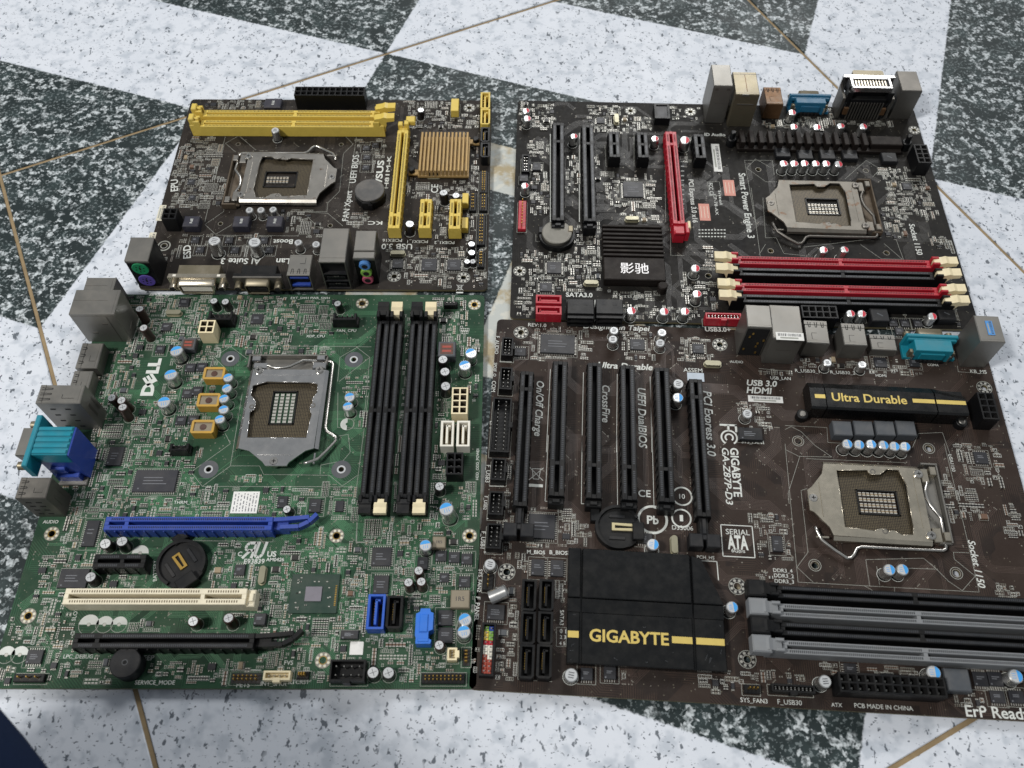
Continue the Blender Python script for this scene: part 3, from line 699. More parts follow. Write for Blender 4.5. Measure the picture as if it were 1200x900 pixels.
ITEMS_DELL=[
('lan', -113.9, 58.5, 26.9, 18.0, 29.5, 270, 'steel', 0),
('lan', -118.6, 75.4, 18.2, 14.3, 22, 270, 'steel', 0),
('usb', -119.0, 33.3, 12.8, 17.8, 9.5, 270, 'black', 'steel'),
('usb', -119.6, 14.9, 11.0, 15, 9.5, 270, 'black', 'steel'),
('usb', -116.4, -6.2, 24.5, 11.9, 31, 270, 'black', 'steel'),
('vgastack', -113.5, -34.5, 19.1, 16.3, 29.5, 270),
('usb', -118.6, -60.4, 16.1, 12.0, 25.5, 270, 'black', 'steeldark'),
('cap', -95.5, 65.0, 2.7, 12, 'brown'),
('cap', -89.2, 51.8, 2.7, 12, 'brown'),
('cap', -96.5, 3.4, 2.7, 12, 'brown'),
('cap', -90.9, 1.4, 2.7, 12, 'brown'),
('cap', -90.1, -4.5, 2.7, 12, 'brown'),
('cap', -67.2, 36.5, 4.0, 9, 'blue'),
('cap', -67.7, 19.5, 4.0, 9, 'blue'),
('cap', -67.7, 1.2, 4.0, 9, 'blue'),
('cap', -33.7, 18.8, 3.1, 8.5, 'blue'),
('cap', -33.1, 11.7, 3.1, 8.5, 'blue'),
('cap', -33.3, 3.9, 3.1, 8.5, 'blue'),
('cap', -33.1, -3.4, 3.1, 8.5, 'blue'),
('cap', -34.0, -10.0, 3.1, 8.5, 'blue'),
('cap', 39.5, 6.0, 3.2, 8, 'blue'),
('cap', 39.6, -1.2, 3.2, 8, 'blue'),
('cap', 109.1, 35.8, 3.7, 9, 'blue'),
('cap', 106.3, 26.8, 3.7, 9, 'blue'),
('cap', 100.7, -67.2, 4.0, 13, 'blue'),
('cap', 88.7, -85.8, 3.4, 8, 'blue'),
('cap', 110.4, -125.0, 3.5, 8.5, 'blue'),
('cap', 110.2, -131.4, 3.5, 8.5, 'blue'),
('cap', 93.8, 29.9, 3.1, 11, 'black'),
('cap', 94.7, 21.6, 3.1, 11, 'black'),
('cap', 95.4, 12.5, 3.1, 11, 'black'),
('cap', 94.4, -51.2, 2.8, 9, 'black'),
('cap', 85.5, -100.0, 2.6, 9, 'brown'),
('cap', 81.1, -106.5, 2.6, 9, 'brown'),
('cap', 87.6, -106.3, 2.6, 9, 'brown'),
('cap', 98.4, -137.6, 2.6, 9, 'brown'),
('cap', 66.0, -151.1, 3.1, 8, 'black'),
('cap', 73.3, -151.1, 3.1, 8, 'black'),
('cap', -82.2, -84.3, 3.1, 8, 'black'),
('cap', -73.3, -84.3, 3.1, 8, 'black'),
('cap', -85.3, -103.1, 3, 7, 'black'),
('cap', -27.4, -125.8, 2.8, 9, 'brown'),
('cap', -8.9, -125.7, 2.8, 9, 'brown'),
('cap', -52.1, 74.8, 2.6, 8, 'black'),
('cap', -44.8, 74.8, 2.6, 8, 'black'),
('cap', 26.0, 73.3, 2.5, 8, 'black'),
('cap', 12.1, -63.9, 2.5, 6, 'black'),
('choke', -43.1, 22.5, 12.7, 8.5, 7, 'goldbox'),
('choke', -43.1, 4.1, 13.1, 9.0, 7, 'goldbox'),
('choke', -43.2, -13.6, 13.4, 8.7, 7, 'goldbox'),
('choke', -63.5, 44.9, 8.9, 8.2, 5, 'grey'),
('choke', 95.0, 40.1, 10.8, 10.9, 7, 'greyred'),
('choke', 95.5, -82.2, 7.2, 6.6, 4, 'tan'),
('choke', 107.8, -113.2, 10.0, 9.6, 4, 'tan'),
('chip', 5.4, -123.9, 6, 6, 4, '', 'chip'),
('power', -51.7, 53.2, 11.9, 8.7, 11.5, 2, 2, 'cream'),
('power', 104.2, 2.1, 10.2, 17.7, 10, 2, 4, 'cream'),
('power', 102.6, -38.3, 9.7, 12.6, 10, 2, 3, 'black'),
('fan', -46.4, 64.1, 16.6, 7.9, 9, 4),
('fan', 30.9, 63.3, 16.1, 6.1, 9, 4),
('fan', -54.3, -26.7, 11.5, 5.2, 8, 3),
('fan', 95.8, 76.4, 8.7, 3.6, 5, 3),
('dimm', 55.4, 0.2, 7.7, 118.1, 9.5, 90, 'black', 'black', 'black'),
('dimm', 63.7, 0.2, 7.7, 118.1, 9.5, 90, 'black', 'cream', 'cream'),
('dimm', 76.0, 0.2, 7.7, 118.1, 9.5, 90, 'black', 'black', 'black'),
('dimm', 84.6, 0.2, 7.7, 118.1, 9.5, 90, 'black', 'cream', 'cream'),
('sata', 97.6, -18.7, 7.5, 16.5, 8.5, 'white', 90),
('sata', 106.8, -18.7, 7.5, 16.5, 8.5, 'white', 90),
('slot', -38.6, -74.3, 89.7, 7.6, 10.5, 0, 'blue', (0.13,), 'longclip'),
('slot', -70.7, -95.3, 27.1, 7.6, 10.5, 0, 'black', (0.55,), ''),
('slot', -47.8, -114.3, 93.1, 8.4, 11, 0, 'creamslot', (0.76,), ''),
('slot', -39.0, -136.6, 90.0, 7.6, 10.5, 0, 'black', (0.13,), 'longclip'),
('battery', -40.7, -94.2, 13, 5, 'empty', 'gold'),
('buzzer', -56.8, -146.7, 7.6, 8.5),
('hole', -116.0, -76.2, 4.3, 'gold'),
('hole', -115.8, -121.3, 4.3, 'gold'),
('hole', 39.2, -77.2, 4.3, 'gold'),
('hole', 111.6, -77.1, 4.3, 'gold'),
('hole', 39.3, -143.6, 4.3, 'gold'),
('hole', 39.2, 79.2, 4.3, 'gold'),
('hole', 110.7, 78.3, 4.3, 'gold'),
('hole', -37.7, 37.2, 5.6, 'disc'),
('hole', 37.8, 36.7, 5.6, 'disc'),
('hole', -37.6, -37.5, 5.6, 'disc'),
('hole', 37.7, -37.4, 5.6, 'disc'),
('chip', -65.7, -45.3, 23.6, 13.4, 1.6, 'NSEW', 'gchip'),
('chip', -92.0, -29.7, 8.5, 12, 1.2, 'EW', 'chip'),
('chip', -94.3, -76.4, 7, 15, 1.2, 'EW', 'chip'),
('chip', 31.1, -109.6, 25.2, 20.9, 1.0, '', 'pch'),
('chip', -97.1, -101.6, 15.2, 10.4, 1.2, '', 'chip'),
('chip', 64.7, -89.4, 10.5, 10.5, 1.2, 'NSEW', 'chip'),
('chip', 65.7, -104.8, 8, 10, 1.3, 'NS', 'chip'),
('chip', 96.6, -89.0, 6, 6, 1.1, 'NS', 'chip'),
('chip', 103.7, -89.7, 6, 6, 1.1, 'NS', 'chip'),
('chip', 110.5, -90.6, 6, 6, 1.1, 'NS', 'chip'),
('chip', 109.6, -103.1, 6, 6, 1.1, 'NS', 'chip'),
('chip', 98.8, -100.9, 5, 5, 1, 'NSEW', 'chip'),
('chip', 100.3, -122.4, 7.5, 8, 1.6, 'E', 'chip'),
('chip', 100.7, -131.4, 7.5, 8, 1.6, 'E', 'chip'),
('chip', 51.8, -131.2, 9, 4.4, 2, '', 'chip'),
('chip', 87.0, -93.2, 5.5, 7, 1.6, 'E', 'chip'),
('chip', -73.8, 79.0, 6.5, 6.5, 1.2, 'NSEW', 'chip'),
('chip', -81.3, 60.1, 6, 6, 1.2, 'NSEW', 'chip'),
('chip', -60.6, 30.1, 6.2, 6, 1.1, 'NS', 'chip'),
('chip', -53.8, 30.5, 6.2, 6, 1.1, 'NS', 'chip'),
('chip', -58.9, 11.9, 6.2, 6, 1.1, 'NS', 'chip'),
('chip', -53.3, 13.7, 6.2, 6, 1.1, 'NS', 'chip'),
('chip', -59.1, -6.4, 6.2, 6, 1.1, 'NS', 'chip'),
('chip', -52.0, -6.0, 6.2, 6, 1.1, 'NS', 'chip'),
('chip', -81.7, 43.3, 5.5, 5.5, 1.2, 'NS', 'chip'),
('chip', -25.6, 66.3, 7.5, 7.5, 1.2, 'NSEW', 'chip'),
('chip', 7.4, -57.8, 5.5, 7, 1.2, 'EW', 'chip'),
('chip', 25.8, -60.3, 6.5, 8, 2, 'E', 'chip'),
('chip', 39.3, -60.3, 4.5, 6.5, 1.2, 'EW', 'chip'),
('chip', -106.1, -142.3, 8, 7, 1.2, 'NS', 'chip'),
('chip', -10.0, -96.9, 5.5, 6, 1.2, 'NS', 'chip'),
('sata', 65.3, -121.2, 8.9, 17.9, 8.5, 'blue_mid', 90),
('sata', 74.7, -121.4, 8.2, 16.8, 8.5, 'black', 90),
('usbhdr', 90.0, -128.4, 9.3, 17.8, 8, 'blue_bright'),
('sticker', 55.7, -137.6, 6.8, 6.6, 'white', 'plain'),
('header', 53.5, -150.3, 17.5, 10.4, 8, 4, 2, 'blackshroud'),
('header', 100.5, -152.9, 21.6, 5.1, 3, 10, 2, 'blackpin'),
('header', 2.0, -152.6, 15.1, 5.1, 1, 6, 2, 'pins'),
('header', 18.3, -152.1, 13.3, 4.5, 5, 4, 1, 'creamshroud'),
('header', 30.7, -151.5, 5.9, 3.7, 5, 3, 2, 'blackpin'),
('header', 104.7, -141.6, 4.9, 6.2, 5, 1, 3, 'creamshroud'),
('header', 111.6, -142.1, 3.6, 8.7, 1, 2, 4, 'pins'),
('header', -105.1, -152.9, 15.1, 4.0, 4, 3, 1, 'blackpin'),
('xtal', 2.6, -99.9, 4.2, 10.5),
('xtal', -78.4, 70.3, 10.5, 4.2),
('sticker', -13.6, -57.7, 14.7, 13.0, 'white', 'text'),
('text', -83.4, 10.8, 26.0, 90, 'DELL', 'white', 0, 3, 0),
('text', 25.2, 58.0, 12.1, 0, 'FAN_CPU', 'white', 0, 0, 0),
('text', 6.6, 53.8, 11.5, 0, 'XDP_CPU', 'white', 0, 0, 0),
('text', -6.8, 83.2, 24.8, 0, 'EXT_SWH PWR_SWH', 'white', 0, 0, 0),
('text', -81.3, 86.2, 16.6, -180, 'KYBD_MOUSE', 'white', 0, 0, 0),
('text', -122.6, -69.3, 8.4, 0, 'AUDIO', 'white', 0, 1, 0),
('text', -53.2, -57.9, 9.8, 0, 'THRM_1', 'white', 0, 0, 0),
('text', -91.8, -123.8, 6.8, 90, 'SLOT', 'white', 0, 0, 0),
('text', -54.2, -102.7, 11.7, 100.4, 'BATTERY', 'white', 0, 0, 0),
('text', -92.0, -142.0, 14.8, 0, 'LPC_DEBUG', 'white', 0, 0, 0),
('text', -53.2, -142.5, 7.0, 0, 'BEEP', 'white', 0, 0, 0),
('text', -53.0, -154.7, 19.8, 0, 'SERVICE_MODE', 'white', 0, 0, 0),
('text', -2.3, -155.6, 6.6, 0, 'PETS', 'white', 0, 0, 0),
('text', 9.6, -155.2, 13.0, 0, 'INT_SPKR', 'white', 0, 0, 0),
('text', 23.5, -154.2, 10.2, 0, 'RTCRST', 'white', 0, 0, 0),
('text', -12.8, -87.6, 2.3, 0, 'C', 'white', 0, 2, 0),
('mark', 'ru', -4.1, -85.4, 11),
('text', 3.0, -87.6, 4.9, 0, 'US', 'white', 0, 2, 0),
('text', -8.8, -91.7, 11.0, 0, 'E93839', 'white', 0, 1, 0),
('text', 2.9, -90.7, 9.6, 0, 'AM0426', 'white', 0, 1, 0),
('text', 20.0, -144.8, 4.4, 0, 'FVS', 'white', 0, 0, 0),
('text', 115.1, -43.8, 20.1, 90, 'HDD_ODD_POWER', 'white', 0, 0, 0),
('text', 67.6, -131.1, 6.4, 0, 'PSATA', 'white', 0, 0, 0),
('mark', 'half', -83.4, -125.7, 5.2),
('mark', 'half', -75.3, -125.7, 4.4),
('mark', 'half', -67.8, -125.7, 4.2),
('mark', 'half', -121.2, -141.1, 4.4),
('mark', 'half', -114.4, -141.1, 4.4),
('mark', 'half', -65.4, -87.3, 4.5),
('mark', 'halfl', 38.2, -8.2, 4),
('line', ((-47.82, 47.05), (47.83, 46.03)), 0.2),
('line', ((-47.74, 38.17), (-39.22, 46.23), (-27.33, 37.03)), 0.2),
('line', ((29.55, 20.98), (29.23, 38.3), (38.91, 45.65), (47.49, 38.33), (47.82, -9.83)), 0.2),
('line', ((30.52, 20.98), (47.49, 38.33)), 0.2),
('line', ((-47.74, 38.17), (-38.85, 29.45)), 0.2),
('line', ((-47.18, -39.07), (-27.95, -21.14), (-32.04, -14.47)), 0.2),
('line', ((-47.18, -39.07), (-39.24, -48.02), (47.46, -48.11), (48.91, 13.3)), 0.2),
('line', ((-39.24, -48.02), (-25.57, -35.29), (-9.07, -35.27), (-5.86, -40.6), (31.37, -41.08), (39.28, -47.7), (47.29, -41.06)), 0.2),
('line', ((-25.57, -35.29), (-26.56, 13.18)), 0.2),
('line', ((30.55, 13.27), (32.81, -10.44), (47.0, -10.98)), 0.2),
('line', ((34.09, -16.05), (39.42, -14.93), (41.74, -26.54), (38.17, -31.97), (25.81, -34.68), (26.0, -40.56)), 0.2),
('line', ((4.96, -79.28), (5.16, -80.74), (-50.5, -79.83)), 0.2),
('line', ((49.43, -69.35), (50.06, -81.17), (58.85, -81.16), (58.33, -69.33), (49.43, -69.35)), 0.2),
('line', ((49.9, -69.34), (50.48, -80.68), (58.34, -80.67), (58.04, -69.33), (49.9, -69.34)), 0.2),
('line', ((50.05, -73.32), (50.16, -80.93), (58.52, -80.92), (58.48, -73.31)), 0.2),
('line', ((-6.63, -148.29), (8.89, -148.49)), 0.4),
('field', -96.0, 65.1, 26.8, 42.7, 0.9, 'g'),
('field', -74.7, 64.4, 33.1, 41.1, 0.9, 'g'),
('field', -105.0, 39.5, 26.7, 20.3, 0.9, 'g'),
('field', -99.8, 6.1, 36.2, 43.5, 0.9, 'g'),
('field', -77.7, -2.3, 19.8, 26.8, 0.9, 'g'),
('field', -60.2, 11.8, 34.5, 49.5, 0.9, 'g'),
('field', -55.9, -11.7, 27.0, 7.8, 0.9, 'g'),
('field', -38.5, 65.6, 13.4, 38.3, 0.6, 'g'),
('field', -20.4, 61.5, 34.8, 44.1, 0.6, 'g'),
('field', 4.4, 69.9, 35.2, 29.9, 0.6, 'g'),
('field', 4.4, 43.0, 40.5, 7.0, 0.6, 'g'),
('field', 40.1, 17.1, 15.9, 14.6, 0.6, 'g'),
('field', -54.0, 37.1, 23.1, 18.7, 0.6, 'g'),
('field', 45.4, -4.4, 10.4, 10.8, 0.6, 'g'),
('field', -65.0, 72.2, 15.4, 22.5, 0.6, 'g'),
('field', 70.9, 27.1, 8.5, 85.1, 0.7, 'g'),
('field', 69.7, -15.5, 4.0, 0.1, 0.7, 'g'),
('field', 100.8, 79.0, 30.9, 13.4, 0.7, 'g'),
('field', 97.1, 61.9, 20.0, 20.8, 0.7, 'g'),
('field', 107.2, 46.5, 12.9, 10.1, 0.7, 'g'),
('field', 93.7, 0.8, 10.4, 32.3, 0.7, 'g'),
('field', 111.1, 15.8, 6.5, 16.7, 0.7, 'g'),
('field', -95.2, -38.7, 41.3, 49.5, 0.8, 'g'),
('field', -72.6, -5.8, 35.8, 25.9, 0.8, 'g'),
('field', -66.9, -46.4, 48.7, 38.5, 0.8, 'g'),
('field', -92.2, -63.2, 39.2, 35.0, 0.8, 'g'),
('field', -98.3, -78.9, 20.8, 26.4, 0.8, 'g'),
('field', -35.4, -57.3, 20.5, 16.6, 0.8, 'g'),
('field', -83.2, -21.1, 40.0, 16.7, 0.8, 'g'),
('field', -32.4, -57.2, 25.7, 16.4, 0.7, 'g'),
('field', 21.5, -57.2, 53.2, 16.3, 0.7, 'g'),
('field', 25.0, -80.2, 16.4, 5.8, 0.7, 'g'),
('field', -14.7, -40.1, 16.0, 9.5, 0.7, 'g'),
('field', 68.1, -42.1, 8.8, 42.3, 0.8, 'g'),
('field', 93.0, -39.7, 11.0, 30.8, 0.8, 'g'),
('field', 110.9, -56.5, 10.1, 21.5, 0.8, 'g'),
('field', 93.6, -63.2, 13.0, 16.2, 0.8, 'g'),
('field', 71.5, -80.0, 31.4, 25.3, 0.8, 'g'),
('field', 98.1, -83.9, 42.2, 17.3, 0.8, 'g'),
('field', 45.7, -60.2, 12.7, 14.2, 0.8, 'g'),
('field', -97.6, -109.6, 36.0, 41.2, 0.6, 'g'),
('field', -111.2, -138.4, 33.9, 33.4, 0.6, 'g'),
('field', -93.5, -138.4, 20.5, 29.2, 0.6, 'g'),
('field', -76.8, -101.6, 24.2, 9.1, 0.6, 'g'),
('field', -22.9, -93.3, 36.3, 25.4, 0.6, 'g'),
('field', -70.2, -147.4, 16.3, 15.3, 0.6, 'g'),
('field', -23.9, -149.9, 53.7, 10.1, 0.6, 'g'),
('field', -57.2, -127.5, 17.3, 5.3, 0.6, 'g'),
('field', -95.2, -81.2, 17.5, 15.4, 0.6, 'g'),
('field', 61.3, -96.8, 43.3, 26.6, 0.9, 'g'),
('field', 6.6, -107.6, 30.8, 28.4, 0.9, 'g'),
('field', 27.2, -90.2, 32.9, 18.4, 0.9, 'g'),
('field', 36.1, -134.0, 58.5, 28.9, 0.9, 'g'),
('field', 70.8, -135.2, 35.0, 17.8, 0.9, 'g'),
('field', 94.1, -97.8, 42.6, 33.8, 0.9, 'g'),
('field', 86.2, -139.6, 35.7, 17.6, 0.9, 'g'),
('field', 103.2, -130.5, 23.8, 31.4, 0.9, 'g'),
('field', 51.5, -110.3, 22.2, 38.8, 0.9, 'g'),
('field', 74.5, -146.8, 28.7, 14.0, 0.9, 'g'),
('field', 83.2, -152.2, 11.5, 7.5, 0.9, 'g'),
('field', 24.6, -147.3, 38.5, 15.1, 0.9, 'g'),
('field', 81.7, -118.7, 9.5, 24.3, 0.9, 'g')]
ITEMS_GIG=[
('header', -209.2, 89.2, 6.9, 13.2, 7, 2, 5, 'blackshroud'),
('header', -208.8, 66.5, 7.4, 15.3, 7, 2, 5, 'blackshroud'),
('header', -209.5, 6.8, 8.2, 13.5, 7, 2, 5, 'blackshroud'),
('header', -209.5, -13.7, 8.2, 13.8, 7, 2, 5, 'blackshroud'),
('header', -209.4, -32.8, 8.1, 14.2, 7, 2, 5, 'blackshroud'),
('header', -209.8, 35.2, 11, 35.5, 7, 2, 13, 'blackshroud'),
('slot', -196.3, 26.8, 7.6, 86.0, 10.5, 90, 'black', (0.14,), 'clip2'),
('slot', -176.8, 34.4, 8.4, 87.1, 10.5, 90, 'black', (0.77,), ''),
('slot', -156.3, 34.3, 8.4, 87.5, 10.5, 90, 'black', (0.77,), ''),
('slot', -136.8, 34.0, 8.4, 86.7, 10.5, 90, 'black', (0.77,), ''),
('slot', -116.5, 33.7, 8.4, 86.3, 10.5, 90, 'black', (0.77,), ''),
('slot', -96.9, 26.6, 7.6, 86.8, 10.5, 90, 'black', (0.14,), 'clip2'),
('bigsink', ((-169.31, -37.25), (-106.13, -37.69), (-99.84, -39.78), (-89.29, -63.23), (-89.27, -96.99), (-169.15, -96.9)), 6, ((-162.27, -36.86), (-104.96, -37.62), (-168.75, -64.14), (-168.36, -82.64), (-116.68, -83.34))),
('chip', -185.2, -47.1, 7, 9, 1.6, 'EW', 'chip'),
('chip', -174.9, -47.0, 7, 9, 1.6, 'EW', 'chip'),
('sata', -189.3, -64.2, 7.6, 16.5, 8, 'black', 90),
('sata', -189.1, -81.2, 7.6, 16.5, 8, 'black', 90),
('sata', -188.9, -97.8, 7.6, 16.5, 8, 'black', 90),
('sata', -180.2, -63.7, 7.6, 16.5, 8, 'black', 90),
('sata', -180.2, -80.7, 7.6, 16.5, 8, 'black', 90),
('sata', -180.2, -97.3, 7.6, 16.5, 8, 'black', 90),
('fpanel', -208.7, -92.3, 7.1, 26.4, 6),
('cap', -210.4, -48.1, 3.2, 6, 'silver'),
('lyingcap', -204.8, -63.8, -209.3, -65.7, 3.6),
('cap', -166.6, -102.5, 3.4, 7, 'silver'),
('chip', -178.6, 96.3, 21.1, 13.8, 1.6, 'NSEW', 'chip'),
('chip', -201.4, 89.6, 7, 6, 1.2, 'NS', 'chip'),
('chip', -129.4, 99.0, 9, 8, 1.2, 'NSEW', 'chip'),
('chip', -92.0, 98.1, 7, 7, 1.2, 'NSEW', 'chip'),
('chip', -184.0, -23.7, 14.6, 14.2, 1.6, 'NSEW', 'chip'),
('chip', -65.5, 39.2, 13.5, 8, 3, '', 'dark'),
('chip', -127.8, -27.4, 8, 6, 1, 'NS', 'chip'),
('battery', -142.6, -22.8, 12.5, 5, 'empty', 'beige'),
('cap', -144.5, 104.3, 2.9, 8, 'silver'),
('cap', -144.5, 97.8, 2.9, 8, 'silver'),
('cap', -115.3, 104.2, 2.9, 8, 'silver'),
('cap', -115.6, 97.0, 2.9, 8, 'silver'),
('cap', -107.2, 68.2, 3.3, 8, 'silver'),
('cap', -107.7, 58.2, 3.3, 8, 'blue'),
('cap', -67.4, 50.4, 3, 7.5, 'silver'),
('cap', -124.2, -33.5, 3.4, 8, 'blue'),
('cap', -85.2, -65.0, 3.2, 8, 'blue'),
('cap', -1.3, -40.6, 3.2, 8.5, 'blue'),
('cap', 5.6, -40.2, 3.2, 8.5, 'blue'),
('cap', -42.5, -99.3, 3.2, 8, 'silver'),
('cap', 12.0, -92.5, 3.6, 8, 'blue'),
('cap', 51.8, -92.2, 3.6, 8, 'blue'),
('cap', -12.8, 33.0, 3.1, 8.5, 'blue'),
('cap', -6.1, 32.9, 3.1, 8.5, 'blue'),
('cap', 0.7, 32.9, 3.1, 8.5, 'blue'),
('cap', 7.1, 33.0, 3.1, 8.5, 'blue'),
('cap', 13.8, 32.9, 3.1, 8.5, 'blue'),
('cap', 20.2, 32.9, 3.1, 8.5, 'blue'),
('cap', -16.4, 88.0, 2.7, 7, 'silver'),
('cap', 5.1, 87.8, 2.7, 7, 'silver'),
('xtal', -84.0, 86.8, 11, 4.4),
('xtal', -112.2, -30.5, 4.4, 11),
('lan', -61.5, 103.6, 14.5, 16.1, 30, 180, 'steel', 3),
('lan', -44.8, 102.2, 18, 24.0, 27.5, 180, 'steel', 0),
('sticker3', -44.0, 91.6, 16.2, 5.4, 27.6),
('usb', -23.0, 104.8, 14, 16.5, 15, 180, 'blue', 'steel'),
('usb', -0.6, 104.2, 14, 15.7, 15, 180, 'blue', 'steel'),
('usb', 19.7, 105.0, 15.5, 11.3, 7, 180, 'black', 'steel'),
('dsub', 47.8, 103.6, 31, 17, 12.5, 180, 'tealback'),
('ps2', 73.8, 103.5, 14.5, 18.7, 28, 180),
('sticker3', 74.0, 103.9, 3.4, 10.1, 28.1),
('udsink', 13.5, 62.2, 89.6, 11.1, 12.5),
('choke', -13.3, 43.7, 10.8, 9.5, 7, 'slate'),
('choke', -1.1, 44.4, 10.8, 9.5, 7, 'slate'),
('choke', 11.2, 45.1, 10.8, 9.5, 7, 'slate'),
('choke', 23.3, 45.8, 10.8, 9.5, 7, 'slate'),
('power', 70.1, 59.7, 7.0, 15.7, 13, 2, 4, 'black'),
('dimm', 4.1, -56.0, 132.0, 6.6, 10, 0, 'black', 'black', 'black'),
('dimm', 4.1, -65.6, 132.0, 6.6, 10, 0, 'grey', 'grey', 'grey'),
('dimm', 4.1, -75.0, 132.0, 6.6, 10, 0, 'black', 'black', 'black'),
('dimm', 4.1, -84.2, 132.0, 6.6, 10, 0, 'grey', 'grey', 'grey'),
('power', -11.2, -100.1, 49.6, 3.7, 12, 12, 2, 'black'),
('choke', 23.5, -94.8, 12, 11, 7, 'slate'),
('chip', 37.6, -92.4, 7, 7, 1.2, 'NS', 'chip'),
('chip', 45.1, -92.0, 7, 7, 1.2, 'NS', 'chip'),
('chip', 44.1, -100.6, 7, 6, 1.2, 'NS', 'chip'),
('chip', 53.5, -100.1, 7, 6, 1.2, 'NS', 'chip'),
('chip', -26.6, -91.2, 6, 6, 1.2, 'EW', 'chip'),
('header', -57.6, -103.2, 21.1, 3.8, 6, 10, 2, 'blackshroud'),
('header', -77.0, -103.8, 7.7, 4.2, 5, 3, 1, 'blackpin'),
('chip', 65.3, 31.9, 7.5, 7.5, 1.2, 'NSEW', 'chip'),
('chip', -56.4, -26.6, 5.5, 9, 1.4, 'EW', 'chip'),
('chip', 18.5, 94.1, 7.5, 7, 1.2, 'NSEW', 'chip'),
('chip', 39.1, 95.2, 6, 6, 1.2, 'EW', 'chip'),
('hole', -201.6, 104.6, 4.6, 'petal'),
('hole', -78.3, 102.4, 4.6, 'petal'),
('hole', -201.6, -50.0, 4.6, 'petal'),
('hole', -79.6, -51.1, 4.6, 'petal'),
('hole', -77.6, -88.9, 4.6, 'petal'),
('hole', 78.3, 80.0, 4.6, 'petal'),
('hole', -37.6, 37.5, 2.6, 'ringdark'),
('hole', 37.2, 36.9, 2.6, 'ringdark'),
('hole', -37.2, -37.2, 2.6, 'ringdark'),
('hole', 37.5, -37.5, 2.6, 'ringdark'),
('sticker', -53.8, 64.6, 20.6, 4.4, 'white', 'bar'),
('sticker', -94.5, 77.8, 10.1, 6.0, 'pale', 'plain'),
('chip', -158.7, -100.9, 6, 6, 1.8, 'S', 'chip'),
('chip', -147.1, -99.8, 6, 6, 1.8, 'S', 'chip'),
('chip', -206.0, -72.3, 9, 8, 1.5, 'S', 'chip'),
('header', -211.0, -56.7, 5.3, 9.2, 5, 1, 3, 'blackpin'),
('text', -197.4, 110.8, 11.4, 0, 'REV:1.0', 'white', 0, 0, 0),
('text', -162.8, 111.3, 41.6, 0, 'Designed in Taipei', 'white', 0, 1, 0.2),
('text', -191.3, -38.3, 9.7, 0, 'M_BIOS', 'white', 0, 1, 0),
('text', -179.2, -37.9, 9.7, 0, 'B_BIOS', 'white', 0, 1, 0),
('text', -188.8, 69.8, 37.5, -90, 'On/Off Charge', 'white', 0, 1, 0.2),
('text', -148.7, 69.0, 25.4, -90, 'CrossFire', 'white', 0, 1, 0.2),
('text', -127.4, 68.3, 40.4, -90, 'UEFI DualBIOS', 'white', 0, 1, 0.2),
('text', -153.6, 83.3, 33.3, 0, 'Ultra Durable', 'white', 0, 2, 0.2),
('text', -88.9, 68.4, 43.5, -90, 'PCI Express 3.0', 'white', 0, 1, 0.2),
('text', -75.1, 30.9, 30.6, -90, 'GIGABYTE', 'white', 0, 2, 0, 6.4),
('text', -80.2, 30.6, 35.3, -90, 'GA-Z87P-D3', 'white', 0, 1, 0.2, 5.4),
('mark', 'fc', -77.3, 39.6, 14),
('text', -64.0, 75.7, 18.2, 0, 'USB 3.0', 'white', 0, 2, 0.2),
('text', -64.7, 70.5, 15.4, 0, 'HDMI', 'white', 0, 2, 0.2),
('text', -49.4, 79.7, 12.2, 0, 'USB_LAN', 'white', 0, 0, 0),
('text', -72.9, 90.2, 7.9, 0, 'AUDIO', 'white', 0, 0, 0),
('text', -33.9, 85.8, 14.7, 0, 'R_USB30_1', 'white', 0, 0, 0),
('text', -12.6, 85.9, 14.9, 0, 'R_USB30_2', 'white', 0, 0, 0),
('text', 14.5, 85.2, 6.4, 0, 'HDMI', 'white', 0, 0, 0),
('text', 47.3, 94.6, 6.8, 0, 'COMA', 'white', 0, 0, 0),
('text', 72.4, 91.2, 9.8, 0, 'KB_MS', 'white', 0, 0, 0),
('text', -70.5, 35.2, 13.0, 0, 'SYS_FAN1', 'white', 0, 0, 0),
('text', -101.7, 82.7, 11.5, 0, 'ASSEM', 'white', 0, 0, 0),
('text', 49.4, -18.3, 26.6, -90, 'Socket 1150', 'white', 0, 1, 0.2),
('text', 48.5, 33.5, 10.7, -90, 'LGA1150', 'white', 0, 0, 0),
('mark', 'sata', -77.4, -25.8, 18),
('text', -83.5, -20.6, 13.0, 0, 'SERIAL', 'white', 0, 0, 0),
('text', -83.0, -26.6, 11.1, 0, 'ATA', 'white', 0, 3, 0, 11),
('text', -81.2, -31.3, 7.3, 0, '6Gb/s', 'white', 0, 0, 0),
('text', -59.8, -41.3, 10.2, 0, 'DDR3_4', 'white', 0, 0, 0),
('text', -59.6, -44.2, 10.4, 0, 'DDR3_2', 'white', 0, 0, 0),
('text', -59.6, -47.2, 10.1, 0, 'DDR3_3', 'white', 0, 0, 0),
('text', -38.1, -108.6, 5.3, 0, 'ATX', 'white', 0, 0, 0),
('text', -26.8, -108.3, 28.6, 0, 'PCB MADE IN CHINA', 'white', 0, 0, 0),
('text', -82.6, -108.9, 13.3, 0, 'SYS_FAN3', 'white', 0, 0, 0),
('text', -64.4, -108.8, 11.9, 0, 'F_USB30', 'white', 0, 0, 0),
('text', 27.3, -108.7, 31.5, 0, 'ErP Ready', 'white', 0, 1, 0),
('text', -171.7, -68.9, 7.8, -90, 'SATA3', 'white', 0, 0, 0),
('text', -172.6, -79.8, 3.2, 0, '0 1', 'white', 0, 0, 0),
('text', -172.5, -82.8, 3.2, 0, '2 3', 'white', 0, 0, 0),
('text', -172.7, -86.0, 3.1, 0, '4 5', 'white', 0, 0, 0),
